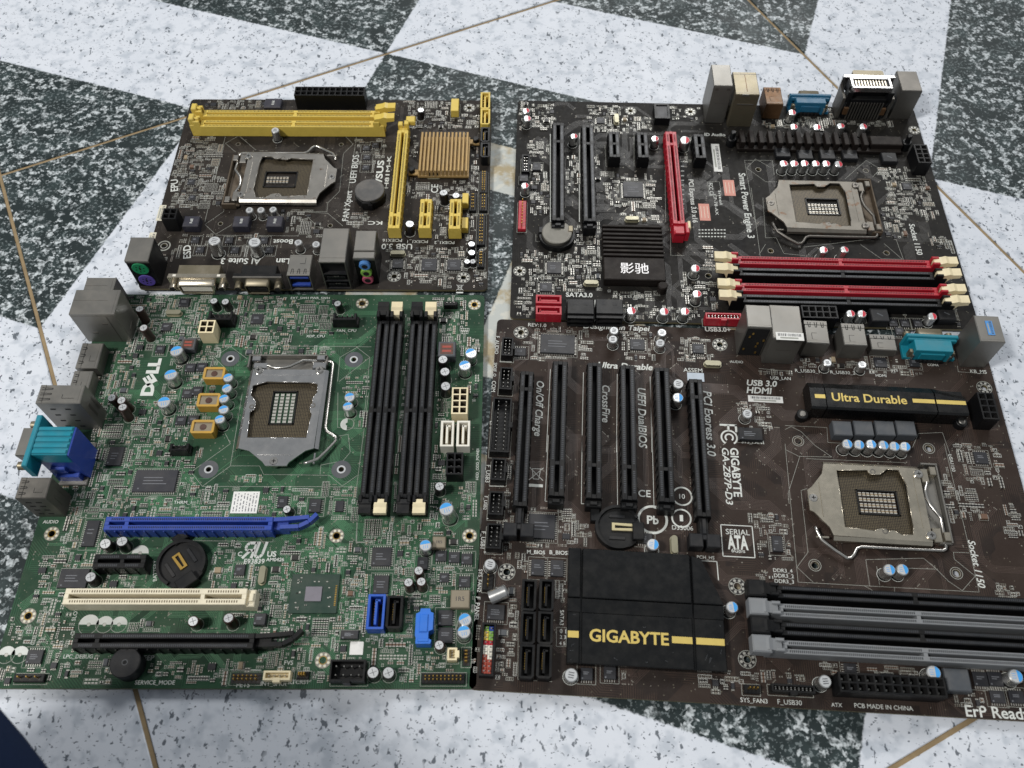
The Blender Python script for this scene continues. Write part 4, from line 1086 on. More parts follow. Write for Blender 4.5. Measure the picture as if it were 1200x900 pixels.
('text', -216.0, -64.3, 12.8, -90, 'F_PANEL', 'white', 0, 0, 0),
('text', -215.7, -49.3, 12.4, -90, 'SYS_FAN2', 'white', 0, 0, 0),
('text', -215.7, 12.2, 10.8, -90, 'F_USB3', 'white', 0, 0, 0),
('text', -215.8, -7.0, 8.2, -90, 'F_USB2', 'white', 0, 0, 0),
('text', -215.6, -28.0, 9.6, -90, 'F_USB1', 'white', 0, 0, 0),
('text', -216.1, 101.0, 13.2, -90, 'F_AUDIO', 'white', 0, 0, 0),
('text', -216.2, 81.3, 9.8, -90, 'SPDIF_O', 'white', 0, 0, 0),
('text', -216.1, 68.3, 7.6, -90, 'COM', 'white', 0, 0, 0),
('text', -215.4, 40.7, 5.6, -90, 'LPT', 'white', 0, 0, 0),
('text', -112.7, -19.8, 11.5, 0, 'D33006', 'white', 0, 0, 0),
('text', -130.7, -0.5, 6.9, 0, 'CE', 'white', 0, 1, 0),
('text', -100.0, -36.2, 9.3, 0, 'PCH_HS', 'white', 0, 0, 0),
('mark', 'ring', -123.2, -15.9, 8.5),
('text', -126.3, -16.1, 6.4, 0, 'Pb', 'white', 0, 2, 0),
('mark', 'ring', -106.3, -1.0, 5.8),
('text', -107.9, -1.1, 3.2, 0, '10', 'white', 0, 1, 0),
('mark', 'ring', -107.3, -14.2, 5.6),
('text', -107.3, -16.0, 3.7, 90, '-', 'white', 0, 2, 0),
('mark', 'bin', -188.2, 8.2, 8),
('text', -157.8, -82.6, 40.0, 0, 'GIGABYTE', 'goldink', 6.0, 2, 0),
('line', ((-44.04, 47.36), (-19.77, 47.39), (-20.49, 37.54), (27.87, 37.0), (33.01, 46.38), (47.05, 47.81), (49.07, 29.63)), 0.2),
('line', ((-44.33, 44.71), (-40.62, 46.89), (-35.19, 43.9), (-28.21, 35.17), (-19.45, 28.23)), 0.2),
('line', ((-45.72, 31.63), (-38.22, 27.57), (-19.45, 28.23)), 0.2),
('line', ((-45.33, 35.33), (-47.31, -47.05), (47.37, -47.21), (47.3, -13.29), (46.72, 40.44)), 0.2),
('line', ((-34.4, 26.34), (21.54, 26.91), (22.0, 26.31)), 0.2),
('line', ((-37.59, 28.06), (-47.01, 3.95), (-47.12, -2.07)), 0.2),
('line', ((-36.07, 7.6), (-39.56, 6.19), (-40.04, -30.09), (-46.9, -38.82), (-39.41, -46.61)), 0.2),
('line', ((-9.57, -32.54), (-9.73, -47.13)), 0.2),
('line', ((-9.57, -32.54), (21.56, -30.04), (27.31, -35.82), (32.34, -42.1), (38.62, -46.94), (47.17, -38.56), (38.02, -29.69), (38.29, -25.75), (46.81, -25.62)), 0.2),
('line', ((-4.29, -35.91), (-4.42, -46.52)), 0.2),
('line', ((12.54, -36.09), (26.77, -35.85)), 0.2),
('line', ((-12.36, -47.28), (-7.1, -50.21), (2.76, -50.2), (3.31, -46.95)), 0.2),
('line', ((-182.43, 78.57), (-182.96, 22.2)), 0.3),
('line', ((-162.35, 77.38), (-162.61, 23.33)), 0.3),
('line', ((-141.85, 77.37), (-142.73, 24.43)), 0.3),
('line', ((-121.9, 76.76), (-122.38, 25.56)), 0.3),
('line', ((-122.08, 76.75), (-122.09, 25.58)), 0.3),
('line', ((-182.21, 33.29), (-182.63, -8.26), (-172.77, -7.9)), 0.3),
('line', ((-162.57, 34.38), (-162.46, -8.59), (-152.62, -8.34)), 0.3),
('line', ((-142.46, 35.5), (-142.35, -8.93), (-132.53, -8.57)), 0.3),
('line', ((-121.88, 42.28), (-122.21, -9.09), (-111.56, -9.21)), 0.3),
('line', ((-214.15, -0.7), (-206.0, -0.54)), 0.6),
('line', ((-214.33, -20.28), (-205.72, -20.08)), 0.6),
('line', ((-214.55, -39.61), (-205.85, -39.58)), 0.6),
('line', ((-213.61, 82.65), (-206.2, 82.48)), 0.6),
('line', ((-99.06, -38.06), (-89.49, -38.01), (-89.28, -48.36)), 0.5),
('line', ((-174.08, -87.72), (-169.26, -87.45), (-169.25, -77.91), (-174.35, -77.96), (-174.08, -87.72)), 0.2),
('line', ((-194.36, -71.27), (-192.86, -105.09), (-175.78, -105.22)), 0.2),
('line', ((-70.43, -85.86), (38.6, -87.29)), 0.4),
('line', ((-55.8, 86.21), (-35.48, 85.03)), 0.2),
('line', ((65.38, 94.87), (65.09, 90.56), (81.7, 90.06)), 0.2),
('field', -192.5, 96.4, 9.9, 23.4, 0.5, 'd'),
('field', -175.2, 97.4, 30.5, 22.3, 0.6, 'd'),
('field', -128.4, 98.8, 19.5, 20.4, 0.7, 'd'),
('field', -92.9, 97.7, 19.9, 16.7, 0.7, 'd'),
('field', -61.9, 51.8, 19.0, 19.5, 0.6, 'd'),
('field', -45.9, 83.6, 20.0, 4.1, 0.5, 'd'),
('field', -168.9, -24.1, 7.4, 19.2, 0.6, 'd'),
('field', -158.8, -26.4, 16.8, 13.0, 0.6, 'd'),
('field', -181.8, -23.3, 22.9, 23.1, 0.5, 'd'),
('field', -186.6, -46.1, 36.7, 13.2, 0.5, 'd'),
('field', -203.6, -11.0, 7.6, 54.6, 0.5, 'd'),
('field', -59.7, -22.1, 19.2, 25.5, 0.5, 'd'),
('field', -62.8, -44.1, 8.5, 5.1, 0.5, 'd'),
('field', 27.1, 93.1, 34.1, 11.8, 0.5, 'd'),
('field', -12.9, 90.9, 32.7, 7.5, 0.3, 'd'),
('field', 64.5, 28.8, 21.6, 24.0, 0.8, 'd'),
('field', 53.4, 3.0, 11.6, 17.3, 0.6, 'd'),
('field', 43.2, 9.2, 4.1, 28.9, 0.7, 'd'),
('field', 74.6, -6.4, 7.2, 19.5, 0.5, 'd'),
('field', 62.7, -45.8, 10.5, 8.0, 0.5, 'd'),
('field', -213.8, -90.8, 6.5, 27.3, 0.3, 'd'),
('field', -201.2, -66.9, 13.6, 15.6, 0.5, 'd'),
('field', -199.6, -90.5, 13.5, 30.2, 0.6, 'd'),
('field', -173.2, -57.7, 7.3, 12.7, 0.5, 'd'),
('field', -152.2, -100.2, 24.3, 7.3, 0.4, 'd'),
('field', -93.4, -100.1, 15.9, 7.7, 0.5, 'd'),
('field', -13.2, -90.8, 51.6, 4.9, 0.6, 'd'),
('field', 39.3, -101.2, 33.9, 9.4, 0.6, 'd'),
('field', 45.4, -91.4, 27.2, 6.2, 0.4, 'd'),
('field', -59.8, -97.2, 41.5, 2.8, 0.4, 'd'),
('field', -63.9, -44.8, 7.8, 6.1, 0.4, 'd'),
('field', 60.6, -46.1, 7.7, 8.1, 0.4, 'd'),
('field', -89.5, -102.0, 16.4, 8.0, 0.4, 'd')]
# ================================================================ motherboard parts
ZT = 4.1      # top of a circuit board above the floor
SLITS = {'black': 'slit_metal', 'yellow': 'slit', 'red': 'slit', 'blue': 'slit', 'creamslot': 'slit_tan', 'grey': 'slit_light', 'cream': 'slit_tan'}
def rails(g, l, wd, h, col, keys, pitch, slit, groove=1.9, depth=7.0, z0=.5):
    a = groove / 2
    for s in (-1, 1):
        y0, y1 = sorted((s * a, s * wd / 2)); g.box(-l / 2, y0, z0, l / 2, y1, h, col, .25)
    g.box(-l / 2 + .1, -a, z0, l / 2 - .1, a, h - depth, 'slit')
    for e in (-1, 1): g.bc(e * (l / 2 - 1.1), 0, z0, 2.2, groove, h - z0 - .05, col)
    for k in keys: g.bc(-l / 2 + k * l, 0, z0, 2.0, groove, h - z0 - .25, col)
    n = int((l - 6) / pitch)
    for i in range(n):
        x = -l / 2 + 3 + (i + .5) * pitch
        if any(abs(x - (-l / 2 + k * l)) < 1.8 for k in keys): continue
        for s in (-1, 1):
            y = s * (a + (wd / 2 - a) * .48)
            g.quad([(x - pitch * .27, y - .62, h + .02), (x + pitch * .27, y - .62, h + .02), (x + pitch * .27, y + .62, h + .02), (x - pitch * .27, y + .62, h + .02)], slit)
def ribs(g, l, wd, h, col, step=5.2):
    n = int(l / step)
    for i in range(n + 1):
        x = -l / 2 + .4 + i * (l - .8) / n
        for s in (-1, 1): g.bc(x, s * (wd / 2 + .2), .6, .7, .5, h - 2.2, col)

class Board:
    def __init__(s, key, outline, mat, label):
        s.key = key; x, y, a = POSE[key]
        s.root = bpy.data.objects.new('motherboard', None); COL.objects.link(s.root)
        s.root.empty_display_size = .05; s.root.location = (x * MM, y * MM, 0); s.root.rotation_euler = (0, 0, a)
        tag(s.root, label, 'motherboard', 'motherboards laid out on the tiled floor')
        s.mat = mat; s.out = outline; s.ink = G(); s.holes = []; s.fields = []
        s.x0, s.y0 = outline[0], outline[1]; s.W, s.H = outline[2] - outline[0], outline[3] - outline[1]
        s.gw, s.gh = int(s.W * 2) + 2, int(s.H * 2) + 2; s.occ = bytearray(s.gw * s.gh)
    def mark(s, cx, cy, w_, d_, m=.4):
        i0 = max(0, int((cx - w_ / 2 - m - s.x0) * 2)); i1 = min(s.gw - 1, int((cx + w_ / 2 + m - s.x0) * 2)); j0 = max(0, int((cy - d_ / 2 - m - s.y0) * 2)); j1 = min(s.gh - 1, int((cy + d_ / 2 + m - s.y0) * 2))
        for j in range(j0, j1 + 1):
            for i in range(i0, i1 + 1): s.occ[j * s.gw + i] = 1
    def free(s, cx, cy, w_, d_):
        if cx - w_ / 2 < s.x0 + 1 or cx + w_ / 2 > s.x0 + s.W - 1 or cy - d_ / 2 < s.y0 + 1 or cy + d_ / 2 > s.y0 + s.H - 1: return False
        i0 = int((cx - w_ / 2 - s.x0) * 2); i1 = int((cx + w_ / 2 - s.x0) * 2); j0 = int((cy - d_ / 2 - s.y0) * 2); j1 = int((cy + d_ / 2 - s.y0) * 2)
        return not any(s.occ[j * s.gw + i] for j in range(j0, j1 + 1) for i in range(i0, i1 + 1))
    def part(s, name, g, x, y, rz=0.0, key=None, parent=None):
        if key: return shared(key, name, g, s.root, (x, y, ZT), rz)
        return obj(name, g, s.root, (x, y, ZT), rz)
    def sub(s, name, g, parent, key=None, loc=(0, 0, 0), rz=0.0):
        if key: return shared(key, name, g, parent, loc, rz)
        return obj(name, g, parent, loc, rz)
    # ---- capacitors
    def cap(s, x, y, r, h, k):
        s.mark(x, y, 2 * r, 2 * r)
        def can():
            g = G()
            if k in ('brown', 'black'):
                sl = k + '_sleeve'; g.cyl(0, 0, .3, h, r, sl, 20, bev=.5, top='can_top'); g.cyl(0, 0, h - .1, h + .04, r * .78, 'can_top', 18)
                for a in (.4, 1.97): g.stroke([(-r * .6 * math.cos(a), -r * .6 * math.sin(a)), (r * .6 * math.cos(a), r * .6 * math.sin(a))], h + .06, .22, 'ink_black')
            else:
                g.cyl(0, 0, .1, .9, r * 1.04, 'black', 18); g.cyl(0, 0, .9, 1.3, r * .9, 'can', 18); g.cyl(0, 0, 1.3, h, r, 'can', 20, bev=.45, top='can_top')
            return g
        o = s.part('capacitor', can, x, y, 0, ('cap', k, r, h)); o.rotation_euler = (random.gauss(0, .05), random.gauss(0, .05), 0)
        rz = random.uniform(-12, 12)
        def mk_():
            g = G(); rr = r - .55; z = h + .03
            if k in ('blue', 'red'):
                c = .25 if k == 'blue' else .15; a0 = math.acos(c); n = 9
                pts = [(rr * math.cos(-a0 + 2 * a0 * i / n), rr * math.sin(-a0 + 2 * a0 * i / n), z) for i in range(n + 1)]
                g.quad(pts, 'ink_' + k)
                for j in (-1, 0, 1): g.stroke([(-rr * .65, j * rr * .36), (-rr * .02, j * rr * .36)], z, .22, 'ink_' + k if k == 'blue' else 'legend_dim')
            else:
                for j in (-1, 0, 1): g.stroke([(-rr * .5, j * rr * .42), (rr * .5, j * rr * .42)], z, .4, 'ink_black')
            return g
        if k in ('blue', 'red', 'silver'):
            base_r = {'asus': 0, 'gal': 0, 'dell': 110, 'gig': 0}[s.key]
            s.sub('marking', mk_, o, ('capm', k, r, h), (0, 0, 0), base_r + rz)
        ink = 'legend' if s.key != 'dell' else 'legend_dim'
        s.ink.ring(x, y, .04, r + .35, r + .6, ink, 20)
    # ---- chips
    def chip(s, x, y, w_, d_, h, leads, k):
        s.mark(x, y, w_ + (2.4 if leads else 0), d_ + (2.4 if leads else 0))
        def body():
            g = G(); m = k if k in ('chip', 'gchip', 'dark') else 'chip'
            if k == 'pch':
                g.bc(0, 0, .3, w_, d_, h, 'pch_green', .1); g.bc(-w_ * .01, -d_ * .02, h + .3, w_ * .34, d_ * .37, .7, 'die', .05)
                for i in range(26):
                    a = random.uniform(-.42, .42) * w_; b = random.choice((-.3, .3, -.36, .34)) * d_
                    if random.random() < .5: a, b = b * w_ / d_, a * d_ / w_
                    g.bc(a, b, h + .3, .9, .5, .3, 'pad')
                for i in range(12): g.bc(w_ * .45, -d_ * .3 + i * d_ * .045, h + .3, .9, .5, .2, 'gold')
            else:
                g.bc(0, 0, .15, w_, d_, h, m, .2)
                if w_ > 4.5:
                    for i in range(2 if w_ < 8 else 3): g.stroke([(-w_ * .28, d_ * (.14 - i * .14)), (w_ * random.uniform(.05, .28), d_ * (.14 - i * .14))], h + .17, .45, 'chip_print')
                    g.ring(-w_ * .36, -d_ * .36, h + .17, 0, .45, 'chip_print', 8)
            return g
        o = s.part('chip', body, x, y, 0, ('chip', w_, d_, h, k))
        if leads:
            def ld():
                g = G()
                for side in leads:
                    L_ = w_ if side in 'NS' else d_; n = max(3, int(L_ / 1.05))
                    for i in range(n):
                        q = -L_ / 2 + (i + .5) * L_ / n
                        if side == 'N': g.bc(q, d_ / 2 + .55, 0, .42, 1.1, .25, 'solder', bottom=False)
                        if side == 'S': g.bc(q, -d_ / 2 - .55, 0, .42, 1.1, .25, 'solder', bottom=False)
                        if side == 'E': g.bc(w_ / 2 + .55, q, 0, 1.1, .42, .25, 'solder', bottom=False)
                        if side == 'W': g.bc(-w_ / 2 - .55, q, 0, 1.1, .42, .25, 'solder', bottom=False)
                return g
            l = s.sub('leads', ld, o, ('leads', w_, d_, leads)); tag(l, kind='stuff')
        iw, idp = w_ / 2 + (1.7 if leads else .6), d_ / 2 + (1.7 if leads else .6)
        if k != 'pch': s.ink.stroke([(x - iw, y - idp), (x + iw, y - idp), (x + iw, y + idp), (x - iw, y + idp), (x - iw, y - idp)], .04, .2, 'legend_dim')
    # ---- memory slots
    def dimm(s, x, y, w_, d_, h, rot, col, la, lb):
        l, wd = (w_, d_) if rot == 0 else (d_, w_); rz = 0 if rot == 0 else -90
        s.mark(x, y, (l + 16) if rot == 0 else wd, wd if rot == 0 else (l + 16))
        def body():
            g = G(); rails(g, l, wd, h, col, (.535,), 1.0, SLITS[col], 1.7, 6)
            for e in (-1, 1):
                for q in (-1, 1): g.box(e * l / 2, q * wd * .24, .5, e * (l / 2 + 4.4), q * wd / 2, h + 4.2, col, .4); g.box(e * (l / 2 + 4.4), q * wd * .28, .5, e * (l / 2 + 7.4), q * wd / 2, h + 1.0, col, .4)
                g.box(e * l / 2, -wd * .24, .5, e * (l / 2 + 7), wd * .24, h - 3.5, col)
            return g
        o = s.part('memory_slot', body, x, y, rz, ('dimm', l, wd, h, col))
        for e, c in ((-1, la), (1, lb)):
            if c == 'tower':
                def tw():
                    g = G(); g.bc(.6, 0, 2, 3.6, wd * .9, h + 4.5, col, .5); g.bc(-1.6, 0, h + 2, 5, wd * .34, 3.2, col, .5); return g
                s.sub('end_post', tw, o, ('tower', wd, h, col), (e * (l / 2 + 4.6), 0, 0), 180 if e < 0 else 0)
            else:
                def lt():
                    g = G(); ww = wd * .40 if col == 'yellow' else wd * .44
                    prof = [(-1.6, 4.0), (3.6, 3.6), (5.0, h - 1.5), (6.0, h + .6), (11.6, h + 1.6), (11.8, h + 4.6), (6.4, h + 4.4), (4.4, h + 5.0), (2.2, h + 4.0), (-2.4, h + 3.0), (-2.6, h + 1.2)]
                    if s.key == 'dell': prof = [(p[0] * .62, p[1]) for p in prof]
                    if s.key == 'gig': g.bc(7.6, 0, h - 3, 9.5, 8.6, 7.6, c, .7)
                    if col == 'yellow': prof = [(p[0], p[1] + (3.2 if p[1] > h else 0)) for p in prof]
                    b = len(g.v); n = len(prof)
                    g.v += [(p[0], -ww, p[1]) for p in prof] + [(p[0], ww, p[1]) for p in prof]
                    for i in range(n): j = (i + 1) % n; g.face((b + i, b + j, b + n + j, b + n + i), c)
                    g.face(tuple(b + n - 1 - i for i in range(n)), c); g.face(tuple(b + n + i for i in range(n)), c)
                    return g
                s.sub('latch', lt, o, ('latch', s.key, wd, h, c, col == 'yellow'), (e * (l / 2 + 3.6), 0, 0), 180 if e < 0 else 0)
    # ---- expansion slots
    def slot(s, x, y, w_, d_, h, rot, col, keys, clip):
        l, wd = (w_, d_) if rot == 0 else (d_, w_); rz = 0 if rot == 0 else (90 if s.key == 'asus' else -90)
        s.mark(x, y, (l + 3) if rot == 0 else wd, wd if rot == 0 else l + 3)
        def body():
            g = G(); pci = wd > 8; rails(g, l, wd, h, col, keys, 1.27 if pci else 1.0, SLITS[col], 2.3 if pci else 1.9)
            if col in ('yellow', 'red', 'black', 'blue'): ribs(g, l, wd, h, col)
            if pci: g.box(l / 2, -wd / 2 - .2, .5, l / 2 + 4, wd / 2 + .2, h - 2.5, col, .5); g.bc(l / 2 + 2.3, 0, h - 2.6, 2.2, wd * .5, 1.4, col, .3)
            return g
        o = s.part('expansion_slot', body, x, y, rz, ('slot', l, wd, h, col, keys))
        g = G(); c = col
        if clip == 'clip':
            g.bc(3, 0, .5, 6, wd * .8, h - 2, c, .3); g.bc(5.5, -2.2, 1, 4, wd * .42, h + 1.5, c, .4); g.bc(5.5, 2.2, 1, 4, wd * .42, h + .5, c, .4); g.bc(9, -5, h - 1, 6, 6.5, 3.5, c, .6)
        elif clip == 'clip2':
            g.bc(5, 0, .5, 10, wd * .62, h - 3, 'black', .3); g.bc(5, 0, h - 2.5, 9, 2.2, 1.2, 'dark', .3)
            for q in (-1, 1): g.bc(13, q * 4.6, 1.5, 7.6, 7.4, h - 3, 'dark', .5)
            g.bc(9.5, 0, .5, 6, 3, h - 2.5, 'dark', .3)
        elif clip == 'redend':
            g.bc(4, 0, .5, 8, wd * .92, h - 2, c, .3); g.bc(7, 0, h - 1.5, 3, wd * .8, 1.5, c, .4); g.bc(4, wd * .5 + 1.2, 3, 9, 2.4, h - 2, c, .4); g.bc(1.5, wd * .5 + 2.6, h - 2, 6, 1.8, 3.5, 'cream', .5)
        elif clip == 'longclip':
            g.bc(4, 0, .5, 8, wd * .6, h - 4, c, .3)
            for pts in ([(0, 2.6), (9, 3.2), (19, 4.2)], [(4, -1.6), (14, -1.2), (19, 1.5), (23, 6.0)]):
                for (a, b_), (a2, b2) in zip(pts, pts[1:]):
                    L_ = math.hypot(a2 - a, b2 - b_); nx, ny = -(b2 - b_) / L_ * 1.1, (a2 - a) / L_ * 1.1
                    g.prism([(a - nx, b_ - ny), (a2 - nx, b2 - ny), (a2 + nx, b2 + ny), (a + nx, b_ + ny)], h - 5, h - .8, c)
        if clip: obj('retainer', g, o, (l / 2, 0, 0))
    # ---- connectors
    def power(s, x, y, w_, d_, h, nx, ny, col):
        p = 4.2; s.mark(x, y, nx * p + 1, ny * p + 1)
        def body():
            g = G(); g.wells(0, 0, h, nx, ny, p, 1.0, 7, col, {'black': 'slit', 'cream': 'slit_tan'}[col], 'solder')
            g.bc(0, ny * p / 2 + 1, .5, 4.5, 1.6, h - 3, col, .3)
            return g
        s.part('power_connector', body, x, y, 0, ('power', nx, ny, h, col))
    def header(s, x, y, w_, d_, h, nx, ny, k):
        s.mark(x, y, w_, d_)
        def body():
            g = G(); pm = 'gold'
            if 'shroud' in k:
                c = {'blackshroud': 'black', 'redshroud': 'red', 'creamshroud': 'cream'}[k]
                g.holed([(-w_ / 2, -d_ / 2), (w_ / 2, -d_ / 2), (w_ / 2, d_ / 2), (-w_ / 2, d_ / 2)], [[(-w_ / 2 + .9, -d_ / 2 + .9), (w_ / 2 - .9, -d_ / 2 + .9), (w_ / 2 - .9, d_ / 2 - .9), (-w_ / 2 + .9, d_ / 2 - .9)]], 0.2, h, c)
                g.bc(0, 0, .2, w_ - 1.6, d_ - 1.6, 1.6, c)
                if w_ > d_: g.bc(0, -d_ / 2, h * .3, 3.5, 2.2, h * .72, c)
                else: g.bc(w_ / 2, 0, h * .3, 2.2, 3.5, h * .72, c)
                pm = 'wire'; top = h - 1
            elif k in ('yellow', 'red', 'black', 'blackpin'):
                c = {'black': 'black', 'blackpin': 'black'}.get(k, k); g.bc(0, 0, .2, w_, d_, min(h, 2.6) if k != 'yellow' else h, c, .25); top = h + 1.5
                if k == 'yellow':
                    for i in range(max(nx, ny)):
                        q = -.5 + (i + .5) / max(nx, ny); g.bc(w_ * q if nx > 1 else 0, d_ * q if ny > 1 else 0, h, 1.4, 1.4, .04, 'slit')
                    return g
            else: top = h + 2.5; g.bc(0, 0, .05, w_, d_, .25, 'smd_black')
            for i in range(nx):
                for j in range(ny): g.bc((w_ - 2.2) * ((i + .5) / nx - .5), (d_ - 2.0) * ((j + .5) / ny - .5), .4, .65, .65, top, pm, .1)
            return g
        s.part('pin_header', body, x, y, 0, ('hdr', w_, d_, h, nx, ny, k))
        s.ink.stroke([(x - w_ / 2 - .7, y - d_ / 2 - .7), (x + w_ / 2 + .7, y - d_ / 2 - .7), (x + w_ / 2 + .7, y + d_ / 2 + .7), (x - w_ / 2 - .7, y + d_ / 2 + .7), (x - w_ / 2 - .7, y - d_ / 2 - .7)], .04, .25, 'legend_dim')
    def fan(s, x, y, w_, d_, h, n):
        s.mark(x, y, w_, d_ + 2)
        g = G(); g.bc(0, 0, .2, w_, d_, 3.4, 'black', .2); g.bc(0, -d_ * .42, 3.4, w_ * .9, 1.3, h - 3.4, 'black', .3)
        for q in (-1, 1): g.bc(q * w_ * .4, 0, 3.4, 1.6, d_ * .9, h - 4.5, 'black', .3)
        for i in range(n): g.bc((i - (n - 1) / 2) * w_ * .75 / n, d_ * .12, 3.4, .7, .7, h - 4, 'wire', .1)
        s.part('fan_header', g, x, y)
    def fpanel(s, x, y, w_, d_, h, z=None):
        s.mark(x, y, w_, d_); g = G()
        g.holed([(-w_ / 2, -d_ / 2), (w_ / 2, -d_ / 2), (w_ / 2, d_ / 2), (-w_ / 2, d_ / 2)], [[(-w_ / 2 + 1, -d_ / 2 + 1), (w_ / 2 - 1, -d_ / 2 + 1), (w_ / 2 - 1, d_ / 2 - 1), (-w_ / 2 + 1, d_ / 2 - 1)]], .2, h, 'black')
        o = s.part('pin_header', g, x, y)
        cols = ['lime_jack', 'blue', 'yellow', 'lime_jack', 'yellow', 'lime_jack', 'red', 'red', 'white', 'white', 'white', 'white', 'print_red', 'white', 'print_red', 'print_red', 'print_red', 'print_red', 'print_red', 'print_red']
        for i in range(10):
            for j in range(2):
                cell = G(); cell.bc((j - .5) * (w_ - 2.3) / 2, d_ / 2 - 1.4 - (i + .5) * (d_ - 2.8) / 10, .3, (w_ - 2.6) / 2, (d_ - 3.6) / 10, h - 2.2, cols[(i * 2 + j) % 20], .15)
                cell.bc((j - .5) * (w_ - 2.3) / 2, d_ / 2 - 1.4 - (i + .5) * (d_ - 2.8) / 10, .5, .65, .65, h - 1.2, 'wire')
                obj('pin_base', cell, o)
    def sata(s, x, y, w_, d_, h, col, rot):
        l, wd = (w_, d_) if rot == 0 else (d_, w_); s.mark(x, y, w_, d_)
        def body():
            g = G(); a, b = l / 2, wd / 2
            inner = [(-a + 1.1, -b + 1.3), (a - 1.1, -b + 1.3), (a - 1.1, b - 1.2), (-a + 1.1, b - 1.2)]
            outer = [(-a, -b), (a - 1.2, -b), (a, -b + 1.2), (a, b - 1.2), (a - 1.2, b), (-a, b)] if col in ('black', 'yellow') else [(-a, -b), (a, -b), (a, b), (-a, b)]
            g.holed(outer, [inner], .2, h, col); g.bc(0, 0, .2, l - 2, wd - 2.2, 1.4, 'slit' if col not in ('white', 'cream') else 'slit_tan')
            c2 = col
            g.bc(-.3, -.2, 1, l - 4.6, 1.3, h - 2.2, c2, .15); g.bc(-l / 2 + 2.8, .6, 1, 1.1, 2.4, h - 2.2, c2, .15)
            for i in range(7): g.bc(-l * .25 + i * l * .075, -.95, 1, .6, .2, h - 2.6, 'gold')
            return g
        s.part('drive_port', body, x, y, 0 if rot == 0 else -90, ('sata', l, wd, h, col))
    def sata2(s, x, y, w_, d_, h, *a):
        s.mark(x, y, w_, d_ + 4)
        def body():
            g = G(); d = d_ + 2; g.bc(0, 0, .2, w_, d, h, 'black', .3)
            for z in (h * .28, h * .72):
                g.bc(0, -d / 2 - 1.6, z - 2.0, w_ * .98, 3.2, .8, 'black', .1); g.bc(0, -d / 2 - 1.3, z + 1.1, w_ * .98, 2.6, .7, 'black', .1)
                for q in (-1, 1): g.bc(q * w_ * .46, -d / 2 - 1.3, z - 2, 1.1, 2.6, 3.6, 'black')
                g.bc(0, -d / 2 - 1.0, z - .5, w_ * .7, 2, .9, 'dark')
            for q in (-.2, .2): g.bc(q * w_, d * .2, h + .2, 2.6, 2.6, .1, 'dark')
            return g
        s.part('drive_port', body, x, y, 0, ('sata2', w_, d_, h))
    def usbhdr(s, x, y, w_, d_, h, col):
        s.mark(x, y, w_, d_); g = G(); a, b = w_ / 2, d_ / 2
        g.prism([(-a * .8, -b), (a * .8, -b), (a * .9, -b * .8), (a * .55, -b * .7), (a * .55, -b * .3), (a, -b * .2), (a, b * .75), (a * .7, b * .8), (a * .6, b), (-a * .4, b), (-a * .5, b * .8), (-a * .9, b * .7), (-a * .9, -b * .55), (-a * .8, -b * .65)], .3, h, col)
        g.bc(0, b * .15, h - .1, w_ * .45, d_ * .5, .8, col, .3); g.bc(0, -b * .8, h - .5, w_ * .6, d_ * .1, .9, col, .3)
        s.part('front_usb_plug', g, x, y)
    # ---- coils
    def choke(s, x, y, w_, d_, h, k):
        s.mark(x, y, w_, d_)
        if k == 'goldbox':
            def body():
                g = G(); a, b = w_ / 2, d_ / 2; q = .9
                out = [(-a + q, -b), (a - q, -b), (a, -b + q), (a, b - q), (a - q, b), (-a + q, b), (-a, b - q), (-a, -b + q)]
                inn = [(-a + 1.4, -b + 1.4), (a - 1.4, -b + 1.4), (a - 1.4, b - 1.4), (-a + 1.4, b - 1.4)]
                g.holed(out, [inn], .2, h, 'gold_choke'); g.bc(0, 0, .2, w_ - 2.6, d_ - 2.6, h - 1.0, 'tan')
                g.cyl(0, 0, h - .9, h - .5, min(w_, d_) * .22, 'coil', 10); return g
        else:
            def body():
                g = G(); m = {'greyred': 'slate', 'grey': 'slate'}.get(k, k); g.bc(0, 0, .4, w_, d_, h - .4, m, .5)
                if k in ('grey', 'greyred'):
                    g.bc(0, 0, h - .02, w_ * .72, d_ * .72, .06, 'coil')
                    for i in range(2): g.bc(0, d_ * (.14 - i * .28), h + .04, w_ * .5, d_ * .14, .03, 'print_red')
                elif k in ('navy',):
                    put_text(g, w_ * .02, -d_ * .22, d_ * .44, 90, 'R68', 'legend', h + .03)
                elif k == 'tan': put_text(g, -w_ * .22, 0, w_ * .44, 0, '1R5', 'ink_black', h + .03)
                elif k == 'dark': g.stroke([(-w_ * .15, d_ * .1), (w_ * .15, -d_ * .1)], h + .03, .8, 'slate')
                return g
        s.part('power_coil', body, x, y, 0, ('choke', w_, d_, h, k))
    # ---- rear ports; canonical opening faces -y
    def rear(s, name, g, x, y, w_, d_, rot):
        s.mark(x, y, w_, d_); return s.part(name, g, x, y, {0: 0, 180: 180, 270: -90}[rot])
    def cd_(s, w_, d_, rot): return (w_, d_) if rot in (0, 180) else (d_, w_)
    def shell(s, g, w_, d_, h, m, z0=.3):
        g.box(-w_ / 2, -d_ / 2, z0, w_ / 2, d_ / 2, h, m, .45)
        g.stroke([(-w_ / 2 + .6, d_ / 2 - 1.6), (w_ / 2 - .6, d_ / 2 - 1.6)], h + .02, .18, 'steeldark')
